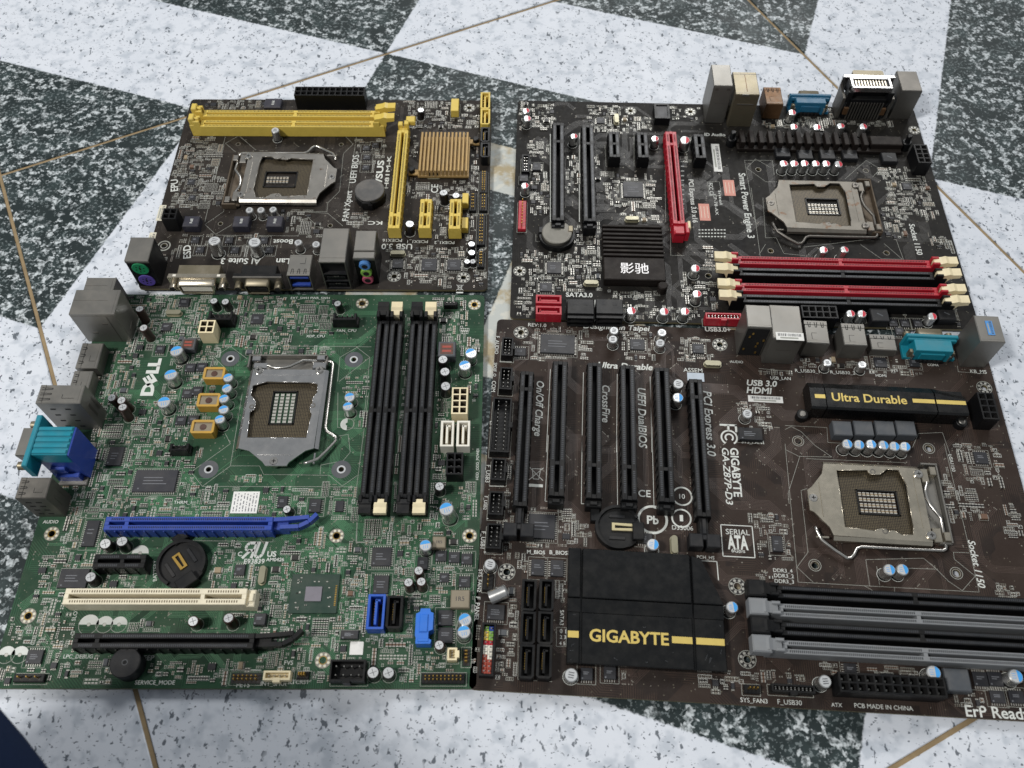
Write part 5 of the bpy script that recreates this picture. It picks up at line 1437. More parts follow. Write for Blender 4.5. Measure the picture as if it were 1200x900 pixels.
    def lan(s, x, y, w_, d_, h, rot, m, k):
        w_, d_ = s.cd_(w_, d_, rot); g = G()
        if k == 1:
            s.shell(g, w_, d_ - 3, h, m)
            for i in range(len(g.v)): g.v[i] = (g.v[i][0], g.v[i][1] + 1.5, g.v[i][2])
            y0 = -d_ / 2; o = None
            g.box(-w_ / 2, y0, h - 1.2, w_ / 2, y0 + 3.1, h, m, .3)
            for q in (-1, 1): g.box(q * w_ / 2, y0, .3, q * (w_ / 2 - .8), y0 + 3.1, h - 1.2, 'steeldark')
            for z in (.3, 8.0, 15.0): g.box(-w_ / 2 + .8, y0, z, w_ / 2 - .8, y0 + 3.1, z + 1.0, 'dark')
            g.box(-w_ / 2 + .8, y0 + 2.6, .3, w_ / 2 - .8, y0 + 3.1, h - 1.2, 'slit')
            o = s.rear('network_port', g, x, y, w_, d_, rot)
            for z in (4.2, 11.5):
                t = G(); t.box(-w_ * .36, y0 + .6, z - 1, w_ * .36, y0 + 3, z + 1, 'black', .2); t.box(-w_ * .1, y0 + .5, z + 1, w_ * .12, y0 + 2.4, z + 1.2, 'wire'); obj('tongue', t, o)
            return
        s.shell(g, w_, d_, h, m)
        if k == 0 and rot == 180:
            g.box(-w_ / 2 + .8, d_ / 2 - .2, .6, w_ / 2 - .8, d_ / 2 + .12, h - 1.6, m); g.bc(0, d_ / 2 + .1, h * .55, w_ * .5, .3, .3, 'steeldark')
            for q in (-1, 1): g.bc(q * w_ * .3, d_ / 2 + .15, h - 4, 2.2, .3, 2.2, 'steeldark', .1)
        if rot == 270:
            for zz, yy in ((h * .3, -d_ * .2), (h * .62, d_ * .15)): g.box(w_ / 2 - .05, yy - 1.6, zz, w_ / 2 + .12, yy + 1.6, zz + 1.4, 'steeldark')
            g.box(w_ / 2 - .05, -d_ * .48, h - 2.4, w_ / 2 + .1, d_ * .48, h - 2.1, 'steeldark'); g.box(w_ / 2 - .05, d_ / 2 - 6, .5, w_ / 2 + .12, d_ / 2 - 5.6, h - 2.2, 'steeldark')
            g.box(-w_ * .1, d_ / 2 - .05, h * .2, w_ * .25, d_ / 2 + .12, h * .24, 'steeldark'); g.bc(-w_ * .05, -d_ * .1, h, .3, d_ * .75, .05, 'steeldark')
        if k == 2:
            g.box(-.25, -d_ / 2 + 3, h - .05, .25, d_ / 2 - 3, h + .06, 'copper'); g.box(-w_ / 2, -d_ / 2 + 2.2, h - .03, w_ / 2, -d_ / 2 + 2.6, h + .1, 'steeldark')
            g.bc(1.5, d_ / 2 + .1, h - 1.5, 5, .6, 1.6, 'steel', .1); g.bc(0, d_ / 2 + .15, h - 9, w_ * .7, .4, .6, 'steel')
        if k == 3:
            g.box(-w_ / 2 + .8, d_ / 2 - .1, .6, w_ / 2 - .8, d_ / 2 + .25, h - 2, 'slit')
            for i in range(7): g.bc(random.uniform(-.4, .4) * w_, d_ / 2 + .4, 3 + i * 3.3, 1.0, .5, 1.6, 'gold')
        if rot == 270: g.box(-w_ / 2 - .05, -d_ / 2 + 2.2, .5, -w_ / 2 + .1, -d_ / 2 + 2.6, h - .5, 'steeldark')
        g.box(-w_ / 2 + 1.4, -d_ / 2 - .08, 2, w_ / 2 - 1.4, -d_ / 2 + .1, h - 2.2, 'slit')
        s.rear('network_port', g, x, y, w_, d_, rot)
    def usb(s, x, y, w_, d_, h, rot, tongue, m):
        w_, d_ = s.cd_(w_, d_, rot); g = G(); y0 = -d_ / 2
        s.shell(g, w_, d_ - 3, h, m)
        g.v = [(a, b + 1.5, c) for a, b, c in g.v]
        g.box(-w_ / 2, y0, h - .6, w_ / 2, y0 + 3.1, h, m, .2); g.box(-w_ / 2, y0, .3, w_ / 2, y0 + 3.1, .9, m)
        for q in (-1, 1): g.box(q * w_ / 2, y0, .9, q * (w_ / 2 - .6), y0 + 3.1, h - .6, m)
        g.box(-w_ / 2 + .6, y0 + 2.7, .9, w_ / 2 - .6, y0 + 3.1, h - .6, 'slit')
        n = max(1, round(h / 8.0))
        for q in (-.28, 0, .28):   # spring fingers cut into the lid
            for e in (-1, 1): g.stroke([(q * w_ + e * w_ * .055, y0 + 1.2), (q * w_ + e * w_ * .03, y0 + d_ * .3)], h + .02, .45, 'slit')
            g.stroke([(q * w_ - w_ * .03, y0 + d_ * .3), (q * w_ + w_ * .03, y0 + d_ * .3)], h + .02, .4, 'slit')
        if h > 20:
            for i in range(8):
                zz = 4 + (i // 2) * (h - 8) / 3.5; yy = y0 + d_ * (.28 if i % 2 else .62)
                for e in (-1, 1): g.bc(e * w_ / 2, yy, zz, .16, 3.0, 1.2, 'slit')
            for q in (-.3, .1): g.bc(q * w_, d_ / 2 + .02, h * .3, 1.6, .2, h * .4, 'steeldark')
        g.bc(w_ * .12, d_ * .2, h, w_ * .22, d_ * .28, .07, m); g.stroke([(w_ * .01, d_ * .06), (w_ * .23, d_ * .06), (w_ * .23, d_ * .34)], h + .09, .25, 'slit')
        o = s.rear('usb_port', g, x, y, w_, d_, rot)
        for i in range(n):
            z = (i + .5) * h / n; t = G(); t.box(-w_ * .4, y0 + .4, z - .2, w_ * .4, y0 + 3, z + 1.4, tongue, .2)
            t.box(-w_ * .25, y0 + .5, z - .4, w_ * .25, y0 + 2.4, z - .2, 'wire'); obj('tongue', t, o)
    def ps2(s, x, y, w_, d_, h, rot):
        g = G(); y0 = -d_ / 2
        if rot == 0:
            g.box(-w_ / 2, y0, .3, w_ / 2, d_ / 2, h - 1, 'black', .2); g.box(-w_ / 2 - .1, y0 - .1, h - 1.2, w_ / 2 + .1, d_ / 2 + .1, h, 'steel', .4); g.box(-w_ / 2 - .1, y0 - .25, h - 2.6, w_ / 2 + .1, y0 + .3, h - 1.0, 'steel', .2)
            o = s.rear('keyboard_port', g, x, y, w_, d_, rot)
            for z, c in ((h - 8, 'green_jack'), (6.2, 'purple_jack')):
                t = G(); t.cyl(0, 0, 0, .7, 5.2, c, 22, bev=.2)
                for i in range(6):
                    a = i * 1.05 + .3; t.cyl(2.6 * math.cos(a), 2.6 * math.sin(a), .6, .75, .55, 'slit', 8)
                t.bc(0, .3, .6, 1.2, 2.6, .15, 'slit'); t.xf(Matrix.Translation((0, y0, z)) @ Matrix.Rotation(math.radians(90), 4, 'X')); obj('socket_face', t, o)
        else:
            s.shell(g, w_, d_, h, 'steel' if s.key == 'gig' else 'steeldark'); g.box(-w_ / 2 - .06, -d_ / 2 + 2, .5, -w_ / 2 + .1, -d_ / 2 + 2.4, h - .5, 'steeldark'); s.rear('keyboard_port', g, x, y, w_, d_, rot)
    def audio(s, x, y, w_, d_, h, rot):
        g = G(); y0 = -d_ / 2
        g.box(-w_ / 2, y0, .3, w_ / 2, d_ / 2, h - 1.2, 'black', .2); g.box(-w_ / 2, y0 + 5, h - 1.3, w_ / 2, d_ / 2, h, 'steel', .4); g.box(-w_ / 2 - .2, y0 - .3, h - 3.4, w_ / 2 + .2, y0 + 5.1, h - 1.0, 'steel', .4)
        o = s.rear('audio_port', g, x, y, w_, d_, rot)
        for z, c in ((h - 7.2, 'blue_jack'), (h - 14.2, 'lime_jack'), (h - 21.2, 'pink_jack')):
            t = G(); t.cyl(0, 0, 0, 2.4, 3.6, c, 20, bev=.4); t.cyl(0, 0, 2.3, 2.5, 1.9, 'slit', 14); t.xf(Matrix.Translation((0, y0, z)) @ Matrix.Rotation(math.radians(90), 4, 'X')); obj('jack', t, o)
    def dsub(s, x, y, w_, d_, h, rot, k):
        g = G(); yf = -d_ / 2 + 4      # flange plane
        bw = w_ * .72; bm = {'dvi': 'steeltan', 'vga': 'black', 'blueback': 'teal_blue', 'tealback': 'teal'}[k]
        fm = {'dvi': 'plate_gig', 'vga': 'steeldark', 'blueback': 'teal_blue', 'tealback': 'teal'}[k]
        sw = {'dvi': .64, 'vga': .5}.get(k, .5) * w_
        if k in ('dvi', 'vga'):
            g.box(-bw / 2, yf + 1, .4, bw / 2, d_ / 2, h - 1.2, bm, .4); g.box(-w_ / 2, yf, .8, w_ / 2, yf + 1.3, h, fm, .3)
            if k == 'dvi':
                g.bc(0, yf + 1.6, h - 1.4, w_ * .98, 2.8, 1.5, fm, .3)
                for q in (-1, 1): g.bc(q * w_ * .38, yf + 1.4, h, 2, 1.6, .15, 'white')
            else: g.bc(0, yf + 2, h - 1.4, w_, 3.0, 1.2, 'black', .3)
        else:
            g.box(-bw / 2, yf + 1, .4, bw / 2, d_ / 2 - 2, h - 1, bm, .3); g.box(-bw / 2 + 4, d_ / 2 - 2.2, 3.2, bw / 2 - 4, d_ / 2 - 1.2, h - 4, bm, .2)
            g.box(-w_ / 2, yf - .6, .8, w_ / 2, yf + 1.8, h + .4, bm, .5); g.box(-w_ / 2 + 1, yf + 1.6, h - 3.2, w_ / 2 - 1, yf + 3.4, h - .8, bm, .4)
            g.box(-w_ / 2, yf + 1.6, .3, w_ / 2, d_ / 2 - 2.6, 2.6, bm, .2); g.box(-bw / 2 + 3, d_ / 2 - 1.6, .4, bw / 2 - 3, d_ / 2 - .4, 2.2, 'black')
            for i in range(5): g.bc((i - 2) * 2.7, d_ / 2 - .8, .3, 1.1, 1.2, 2.6, 'slit')
            for q in (-1, 1): g.bc(q * w_ * .40, d_ / 2 - 4, .3, 2.2, 2.6, h - 4.5, 'steeltan', .3); g.bc(q * w_ * .36, d_ / 2 - 2.2, .3, 1.0, 1.6, h - 6, 'wire', .2)
        o = s.rear('video_port' if k != 'tealback' else 'serial_port', g, x, y, w_, d_, rot)
        t = G(); zc = h * .52; hh = h * .36; a = sw / 2
        prof = [(-a, zc + hh), (a, zc + hh), (a * .88, zc - hh), (-a * .88, zc - hh)]
        def rnd(pr, r):
            out = []
            for i in range(4):
                p0, p1, p2 = Vector(pr[i - 1]), Vector(pr[i]), Vector(pr[(i + 1) % 4])
                q0 = p1 + (p0 - p1).normalized() * r; q1 = p1 + (p2 - p1).normalized() * r
                out += [tuple(q0), tuple((q0 + q1) / 2 * .4 + p1 * .6), tuple(q1)]
            return out
        pr = rnd(prof, 1.6); b = len(t.v); n = len(pr); yo = yf - 5.6
        inn = [(p[0] * .93, zc + (p[1] - zc) * .86) for p in pr]
        t.v += [(p[0], yf, p[1]) for p in pr] + [(p[0], yo, p[1]) for p in pr] + [(p[0], yo, p[1]) for p in inn] + [(p[0], yf - .5, p[1]) for p in inn]
        sm = {'dvi': 'plate_gig', 'vga': 'steeltan'}.get(k, 'steeltan')
        for i in range(n):
            j = (i + 1) % n; t.face((b + i, b + j, b + n + j, b + n + i), sm, True); t.face((b + n + i, b + n + j, b + 2 * n + j, b + 2 * n + i), sm); t.face((b + 2 * n + i, b + 2 * n + j, b + 3 * n + j, b + 3 * n + i), sm)
        t.face(tuple(b + 3 * n + i for i in range(n)), 'slit'); t.bc(0, yf - 3, zc - hh * .5, sw * .8, 4, hh, 'white' if k == 'dvi' else 'black', .2); obj('plug_shell', t, o)
        for q in (-1, 1):
            t = G(); t.cyl(0, 0, 0, 5.2, 2.5, sm, 6, bev=.4, top='slit'); t.xf(Matrix.Translation((q * (w_ / 2 - 2.9), yf, zc)) @ Matrix.Rotation(math.radians(90), 4, 'X')); obj('screw_post', t, o)
    def dviback(s, x, y, w_, d_, h, rot):
        g = G(); g.box(-w_ / 2 + 4, -d_ / 2 + 4, .3, w_ / 2 - 4, d_ / 2 - 1, h - 9, 'black', .2); g.box(-w_ / 2 + 3, -d_ / 2 + 3, h - 9, w_ / 2 - 3, d_ / 2 - 5, h - 1, 'black', .3)
        for q in (-1, 1): g.box(q * w_ / 2, -d_ / 2 + 1, .3, q * (w_ / 2 - 2), d_ / 2 - 1, h - 8, 'steeldark', .2); g.bc(q * (w_ / 2 - 4), d_ / 2 - 3, h - 12, 4, 4, 9, 'black', .3); g.bc(q * (w_ / 2 - 5), d_ / 2 - .8, 5, 3, 1.8, 6, 'copper', .3)
        for i in range(12): g.bc((i - 5.5) * 2.1, d_ / 2 - .7, .3, .8, .9, h - 12, 'steeldark')
        g.box(-w_ / 2, -d_ / 2 - .4, h - 13, w_ / 2, -d_ / 2 + .8, h + .2, 'plate_bright', .3)
        g.box(-w_ / 2, -d_ / 2 + .6, h - .7, w_ / 2, -d_ / 2 + 2.4, h + .2, 'plate_bright', .2)
        o = s.rear('video_port', g, x, y, w_, d_, rot)
        f = G(); a = 12.5
        for x0, x1, y0, y1 in ((-a - 2, -a, -d_ / 2 + 2.3, d_ / 2 - 3), (a, a + 2, -d_ / 2 + 2.3, d_ / 2 - 3), (-a - 2, a + 2, d_ / 2 - 4.4, d_ / 2 - 2.4), (-a, a, -d_ / 2 + 2.3, -d_ / 2 + 4)): f.box(x0, y0, h - 3.5, x1, y1, h + .3, 'plate_bright', .3)
        f.box(-a, -d_ / 2 + 4, h - 3, a, d_ / 2 - 4.4, h - 2, 'slit')
        for i in range(11): f.bc((i - 5) * 2.1, 0, h - 2.2, .9, d_ - 8.4, 1.6, 'plate_gig')
        obj('bracket', f, o)
        t = G(); t.prism([(-10, -d_ / 2 - 6), (10, -d_ / 2 - 6), (11, -d_ / 2 - 5), (11, -d_ / 2 - .4), (-11, -d_ / 2 - .4), (-11, -d_ / 2 - 5)], h - 9, h - .5, 'steeltan'); obj('plug_shell', t, o)
        for q in (-1, 1): t = G(); t.cyl(0, 0, 0, 4, 2.3, 'steeldark', 6, bev=.3); t.xf(Matrix.Translation((q * 15, -d_ / 2 - .4, h - 5)) @ Matrix.Rotation(math.radians(90), 4, 'X')); obj('screw_post', t, o)
    def vgastack(s, x, y, w_, d_, h, rot):
        w_, d_ = s.cd_(w_, d_, rot); g = G(); W = w_ + 1; y0 = -d_ / 2
        g.box(-W / 2, y0, h - 9, W / 2, d_ / 2, h, 'teal', .3)
        for i in range(5): g.bc((i - 2) * W / 5, 0, h - .05, W / 5 - 1.4, d_ - .8, .9, 'teal', .25)
        g.box(-W / 2 + .5, y0 + 1, .3, W / 2 - .2, d_ / 2 + .4, h - 9, 'blue', .2); g.box(-W / 2, d_ / 2 - .6, .3, W / 2, d_ / 2 + .9, h - .6, 'blue', .3)
        g.box(W / 2 - .3, y0 + 4, 2.0, W / 2 + 2.6, d_ / 2 - 2, 7.5, 'blue', .4); g.box(W / 2 - .3, y0 + 4, 10, W / 2 + 1.6, d_ / 2 - 7, 15, 'blue', .4); g.box(W / 2, y0 + 4, .2, W / 2 + 5.0, d_ / 2 + .5, 2.0, 'steel', .3)
        g.bc(-W / 2 - 2, d_ / 2 - 3, .2, 4, 5, 2, 'steel', .3)
        o = s.rear('video_port', g, x, y, w_, d_, rot)
        f = G(); f.box(-15.5, y0 - 3, h - 12.5, 15.5, y0, h + 1, 'teal', .5); obj('flange', f, o)
        t = G(); zc = h - 5.6; t.prism([(-8.2, 0), (8.2, 0), (8.4, 1), (7.6, 8), (6.6, 9), (-6.6, 9), (-7.6, 8), (-8.4, 1)], 0, 6, 'steel'); t.xf(Matrix.Translation((0, y0 - 3, h - 1)) @ Matrix.Rotation(math.radians(90), 4, 'X') @ Matrix.Scale(-1, 4, (0, 1, 0))); obj('plug_shell', t, o)
        for q in (-1, 1): t = G(); t.cyl(0, 0, 0, 5, 2.6, 'steeltan', 6, bev=.5); t.xf(Matrix.Translation((q * 12.4, y0 - 3, zc)) @ Matrix.Rotation(math.radians(90), 4, 'X')); obj('screw_post', t, o)
    # ---- batteries, buzzer, crystals, holes, stickers
    def battery(s, x, y, r, h, k, st):
        s.mark(x, y, 2 * r + 2, 2 * r + 3); g = G()
        if k == 'empty':
            g.cyl(0, 0, .2, h - 1.6, r, 'black', 28); g.ring(0, 0, h, r - 1.6, r, 'black', 28, .5, 5.2)
            for i in range(28):
                a = .5 + i * 4.7 / 28; b = a + 4.7 / 28
                for rr, f in ((r, 1), (r - 1.6, -1)):
                    q = [(rr * math.cos(a), rr * math.sin(a), h - 1.6), (rr * math.cos(b), rr * math.sin(b), h - 1.6), (rr * math.cos(b), rr * math.sin(b), h), (rr * math.cos(a), rr * math.sin(a), h)]
                    g.quad(q if f > 0 else q[::-1], 'black')
            tilt = -35 if st == 'gold' else 0
            g.bc(r * .86, -r * .2, .2, r * .5, r * .8, h + 1.2, 'black', .4); g.bc(-r, r * .5, .2, r * .4, r * .6, h - .5, 'black', .4)
            for q in (-.5, .5):
                g.bc(-.5, q * r, h - 1.55, r * .7, 1.8, .5, 'dark', .15)
            o = s.part('battery_holder', g, x, y, 0 if st == 'beige' else -50)
            t = G(); m = 'beige' if st == 'beige' else 'gold'; off = r * .25 if st == 'beige' else -r * .1; k_ = .36 if st == 'gold' else .52
            t.holed([(off - r * k_, -2.2), (off + r * k_, -2.0), (off + r * k_, 2.0), (off - r * k_, 2.2)], [[(off - r * k_ * .75, -.9), (off + r * k_ * .8, -.5), (off + r * k_ * .8, .5), (off - r * k_ * .75, .9)]], h - 1.5, h - .6, m); obj('contact_strip', t, o)
        else:
            hold = G()
            if st == 'up':
                hold.cyl(0, 0, .2, h - 2.6, r + .4, 'black', 28); hold.bc(-1.5, -r + .6, .2, 6, 3.5, h - 1.2, 'black', .3); hold.bc(1, -r - .6, .2, 3, 2, h - 2.5, 'black', .3); hold.bc(0, r, .2, 6, 2.4, h - 1.5, 'black', .3)
            else: hold.cyl(0, 0, .2, h - 2.4, r + 1.6, 'black', 28); hold.bc(-r, 3, .2, 4, 5, h - 1.5, 'black', .3); hold.bc(r * .9, 3, .2, 3, 5, h + .3, 'steeltan', .3)
            o = s.part('battery_holder', hold, x, y)
            b = G(); b.cyl(0, 0, h - 2.7, h, r, 'battery_' + k, 30, bev=.4); b.ring(0, 0, h + .02, r * .82, r * .85, 'steeldark', 28); obj('coin_cell', b, o)
    def buzzer(s, x, y, r, h):
        s.mark(x, y, 2 * r, 2 * r); g = G(); g.cyl(0, 0, .3, h, r, 'dark', 26, bev=.4); g.ring(0, 0, h + .02, 0, 1.1, 'slit', 12); g.ring(0, 0, h + .02, 1.1, 1.5, 'slate', 12); s.part('buzzer', g, x, y)
    def xtal(s, x, y, w_, d_):
        s.mark(x, y, w_, d_)
        def body():
            g = G(); a, b = w_ / 2, d_ / 2
            def stad(k, ):
                r = min(a, b) - k; L_ = max(a, b) - k - r; pts = []
                for i in range(16):
                    t_ = 6.28318 * (i + .5) / 16; cx, cy = r * math.cos(t_), r * math.sin(t_)
                    if a > b: cx += L_ if cx > 0 else -L_
                    else: cy += L_ if cy > 0 else -L_
                    pts.append((cx, cy))
                return pts
            g.prism(stad(0), .1, .7, 'crystal'); g.prism(stad(.45), .7, 3.0, 'crystal'); return g
        s.part('crystal', body, x, y, 0, ('xtal', w_, d_))
        s.ink.ring(x, y, .035, 0, 0.01, 'legend', 3)
    def hole(s, x, y, r, k):
        s.mark(x, y, 2 * r, 2 * r, .8)
        hr = {'petal': r * .42, 'gold': r * .42, 'ring': r * .42, 'disc': 1.5, 'dark': r * .62, 'ringdark': 2.0}[k]
        s.holes.append(circle(x, y, hr, 18))
        def body():
            g = G(); z = .05
            if k in ('petal', 'gold'):
                pm = 'pad' if k == 'petal' else 'gold'
                if k == 'petal': g.ring(0, 0, z, r * .93, r, 'legend_dim', 28); g.ring(0, 0, z - .015, hr, r * .93, 'smd_black', 28)
                else: g.ring(0, 0, z - .015, hr, r * .95, 'pad_dim', 28)
                g.ring(0, 0, z, hr, hr + .35, pm, 24)
                for i in range(8): a = .39 + i * .7854; g.ring((r * .7) * math.cos(a), (r * .7) * math.sin(a), z + .01, 0, r * .17, 'pad' if k == 'petal' else 'sticker_cream', 8)
            elif k == 'ring': g.ring(0, 0, z, r * .8, r, 'legend_dim', 24); g.ring(0, 0, z, hr, hr + .5, 'pad', 24)
            elif k == 'disc': g.ring(0, 0, z, 1.5, r, 'slate', 28); g.ring(0, 0, z + .02, 1.6, 2.5, 'can_top', 24)
            elif k == 'dark': g.ring(0, 0, z, hr, hr + .3, 'pad_dim', 20)
            else: g.ring(0, 0, z, r + .5, r + .8, 'legend_dim', 24); g.ring(0, 0, z, 2.0, 2.4, 'pad_dim', 20)
            return g
        s.part('mounting_hole', body, x, y, 0, ('hole', r, k))
    def sticker(s, x, y, w_, d_, col, k, z=0.0):
        s.mark(x, y, w_, d_); g = G(); m = {'white': 'sticker', 'cream': 'sticker_cream', 'pink': 'sticker_pink', 'pale': 'sticker_pale', 'blue': 'sticker_blue'}[col]
        g.bc(0, 0, .02, w_, d_, .14, m)
        if k == 'bar':
            L_ = w_ if w_ > d_ else d_; q = -L_ * .42
            while q < L_ * .42:
                t_ = random.choice((.25, .4, .6))
                if w_ > d_: g.box(q, 0, .17, q + t_, d_ * .36, .18, 'ink_black')
                else: g.box(0, q, .17, w_ * .36, q + t_, .18, 'ink_black')
                q += t_ + random.choice((.3, .5))
            if w_ > d_: g.stroke([(-w_ * .35, -d_ * .22), (w_ * .3, -d_ * .22)], .18, d_ * .2, 'legend_dim')
            else: g.stroke([(-w_ * .22, -d_ * .35), (-w_ * .22, d_ * .3)], .18, w_ * .2, 'legend_dim')
        elif k == 'text':
            for i in range(8):
                yy = -d_ * .42
                while yy < d_ * .4:
                    L_ = random.uniform(.6, 2.6); g.stroke([(-w_ * .4 + i * w_ * .115, yy), (-w_ * .4 + i * w_ * .115, min(d_ * .42, yy + L_))], .18, .55, 'chip_print'); yy += L_ + random.uniform(.4, 1.2)
        elif k == 'date':
            for i in range(3): g.stroke([(w_ * (-.3 + .3 * i), d_ * .35), (w_ * (-.3 + .3 * i), -d_ * .35)], .18, .35, 'sticker_cream')
        return s.part('sticker', g, x, y) if not z else obj('sticker', g, s.root, (x, y, ZT + z))
    def sticker3(s, x, y, w_, d_, z): s.sticker(x, y, max(w_, 4), max(d_, 3.4), 'white' if w_ > d_ + 4 else 'blue', 'bar', z)
    def bios(s, x, y, w_, d_, h):
        s.mark(x, y, w_, d_ + 2); g = G(); g.holed([(-w_ / 2, -d_ / 2), (w_ / 2, -d_ / 2), (w_ / 2, d_ / 2), (-w_ / 2, d_ / 2)], [[(-w_ / 2 + 1.5, -d_ / 2 + 1.5), (w_ / 2 - 1.5, -d_ / 2 + 1.5), (w_ / 2 - 1.5, d_ / 2 - 1.5), (-w_ / 2 + 1.5, d_ / 2 - 1.5)]], .2, h, 'black'); g.bc(0, 0, .2, w_ - 2, d_ - 2, h - 1, 'chip', .2); s.part('chip_socket', g, x, y)
    def lyingcap(s, x, y, x2, y2, r):
        s.mark((x + x2) / 2, (y + y2) / 2, 10, 8); g = G(); g.cyl(0, 0, 0, 9.5, r, 'can', 22, bev=.5, top='can_top')
        a = math.atan2(y - y2, x - x2); g.xf(Matrix.Translation((0, 0, r + .4)) @ Matrix.Rotation(a, 4, 'Z') @ Matrix.Rotation(math.radians(78), 4, 'Y')); o = s.part('capacitor', g, x2, y2)
        tag(o, 'bent over silver capacitor lying nearly flat on the board')
    # ---- heat sinks
    def finsink(s, x, y, w_, d_, h, n, col):
        s.mark(x, y, w_ + 2, d_ + 2); g = G(); g.bc(0, 0, 1.2, w_ + .6, d_ + .6, 1.8, 'gold_fin', .2)
        for q in (-1, 1): g.bc(q * (w_ / 2 + 3), q * (d_ / 2 - 4), 1.2, 8, 5, 1.6, 'gold_fin', .4)
        o = s.part('heat_sink', g, x, y)
        fin = G(); fin.bc(0, 0, 2.9, w_ / n * .56, d_, h - 2.9, 'gold_fin', .25); me = fin.mesh('fin')
        for i in range(n): obj('fin', None, o, ((i + .5) * w_ / n - w_ / 2, 0, 0), 0, me)
        for q in (-1, 1): p = G(); p.cyl(q * (w_ / 2 + 4.5), q * (d_ / 2 - 4), 1, 6, 2.2, 'black', 14, bev=.4); obj('push_pin', p, o)
    def platesink(s, x, y, w_, d_, h):
        s.mark(x, y, w_, d_ + 4); g = G(); yt = d_ / 2; ys = -d_ * .1
        g.box(-w_ / 2, -yt, 1.2, w_ / 2, yt, h - 3, 'sink_brown', .2)
        o = s.part('heat_sink', g, x, y)
        fin = G(); n = 8; pt = (yt - ys) / n; fin.bc(0, 0, h - 3.1, w_, pt * .5, 3.1, 'sink_brown', .2); me = fin.mesh('fin')
        for i in range(n): obj('fin', None, o, (0, yt - (i + .5) * pt, 0), 0, me)
        p = G(); p.box(-w_ / 2, -yt, h - 3.05, w_ / 2, ys - .5, h, 'sink_brown', .5); put_text(p, -w_ * .23, (-yt + ys) / 2, w_ * .46, 0, '\u5f71\u9a70', 'silverink', h + .05, .2); obj('face_plate', p, o)
        p = G(); p.cyl(w_ / 2 - 2, -yt - 2.8, .3, 6.5, 3.2, 'sink_brown', 18, bev=.6); obj('push_pin', p, o)
    def combsink(s, x, y, w_, d_, h):
        s.mark(x, y, w_, d_); g = G(); g.bc(0, 0, .8, w_, d_ + 2, 2.4, 'sink_brown', .3); g.box(w_ * .31, -d_ * .35, 3, w_ / 2, d_ * .45, h - 1.5, 'sink_brown', .5); g.box(-w_ / 2, -1.2, 3, w_ * .31, d_ * .4, h - 4, 'sink_brown', .3)
        o = s.part('heat_sink', g, x, y)
        fin = G(); n = 14; L_ = w_ * .8; fin.bc(0, 0, 3.0, L_ / n * .5, d_ + 1.2, h - 3, 'sink_brown', .35); me = fin.mesh('fin')
        for i in range(n): obj('fin', None, o, (-w_ / 2 + (i + .5) * L_ / n, 0, 0), 0, me)
        for q in (-w_ / 2 - 3.5, w_ / 2 + 4): p = G(); p.cyl(q, .5, .3, 7, 3.4, 'black', 16, bev=.5); p.cyl(q, .5, 7, 12.5, 1.9, 'black', 14, bev=.5); obj('push_pin', p, o)
    def bigsink(s, poly, h, marks):
        xs = [p[0] for p in poly]; ys = [p[1] for p in poly]; s.mark((min(xs) + max(xs)) / 2, (min(ys) + max(ys)) / 2, max(xs) - min(xs), max(ys) - min(ys), 0)
        g = G(); ins = .0
        poly = [tuple(p) for p in poly]
        if sum(a[0] * b[1] - b[0] * a[1] for a, b in zip(poly, poly[1:] + poly[:1])) < 0: poly = poly[::-1]
        g.prism(poly, .8, h - 1.2, 'sink_black'); o = obj('heat_sink', g, s.root, (0, 0, ZT))
        xa, xb = marks[0][0], marks[1][0]; yst = marks[2][1]; yg = marks[3][1]; gp = .45
        for x0, x1 in ((-999, xa - gp), (xa + gp, xb - gp), (xb + gp, 999)):
            col_ = clip_poly(clip_poly(poly, -1, 0, -x0), 1, 0, x1)
            up = clip_poly(col_, 0, -1, -yst - .3); lo = clip_poly(col_, 0, 1, yst - 7); mid = clip_poly(clip_poly(col_, 0, 1, yst - .3), 0, -1, -(yst - 7))
            p = G()
            for q, z in ((up, h + 1.6), (lo, h)):
                if len(q) > 2: p.loop(q, h - 1.25, z - .4, 'sink_black'); c = [sum(a[0] for a in q) / len(q), sum(a[1] for a in q) / len(q)]; inn = [(a[0] + (.4 if a[0] < c[0] else -.4), a[1] + (.4 if a[1] < c[1] else -.4)) for a in q]
                if len(q) > 2:
                    for i in range(len(q)): j = (i + 1) % len(q); p.quad([(*q[i], z - .4), (*q[j], z - .4), (*inn[j], z), (*inn[i], z)], 'sink_black')
                    p.quad([(*a, z) for a in inn], 'sink_black')
            if len(mid) > 2:
                zf = lambda yy: h + 1.2 * max(0, min(1, (yy - (yst - 7)) / 6.7)) - .1
                b = len(p.v); n_ = len(mid); p.v += [(a[0], a[1], h - 1.25) for a in mid] + [(a[0], a[1], zf(a[1])) for a in mid]
                for i in range(n_): j = (i + 1) % n_; p.face((b + i, b + j, b + n_ + j, b + n_ + i), 'sink_black')
                p.face(tuple(b + n_ + i for i in range(n_)), 'sink_black')
            xm0 = min(a[0] for a in lo); xm1 = max(a[0] for a in lo)
            if x1 != 999 and x0 != -999: xm0 = marks[4][0]
            yy = yg
            p.quad([(xm0 + .5, yy - 1.7, h + .04), (xm1 - .5, yy - 1.7, h + .04), (xm1 - .5, yy + 1.7, h + .04), (xm0 + .5, yy + 1.7, h + .04)], 'goldink')
            for _ in range(7):
                a = random.uniform(min(v[0] for v in lo) + 1, max(v[0] for v in lo) - 2); b_ = random.uniform(min(v[1] for v in lo) + 1, yst - 8); L_ = random.uniform(.5, 4); t_ = random.uniform(-.5, 1.2)
                if abs(b_ - yg) > 5: p.stroke([(a, b_), (a + L_ * math.cos(t_) * .5, b_ + L_ * math.sin(t_))], h + .02, .12, 'slate')
            obj('face_panel', p, o)
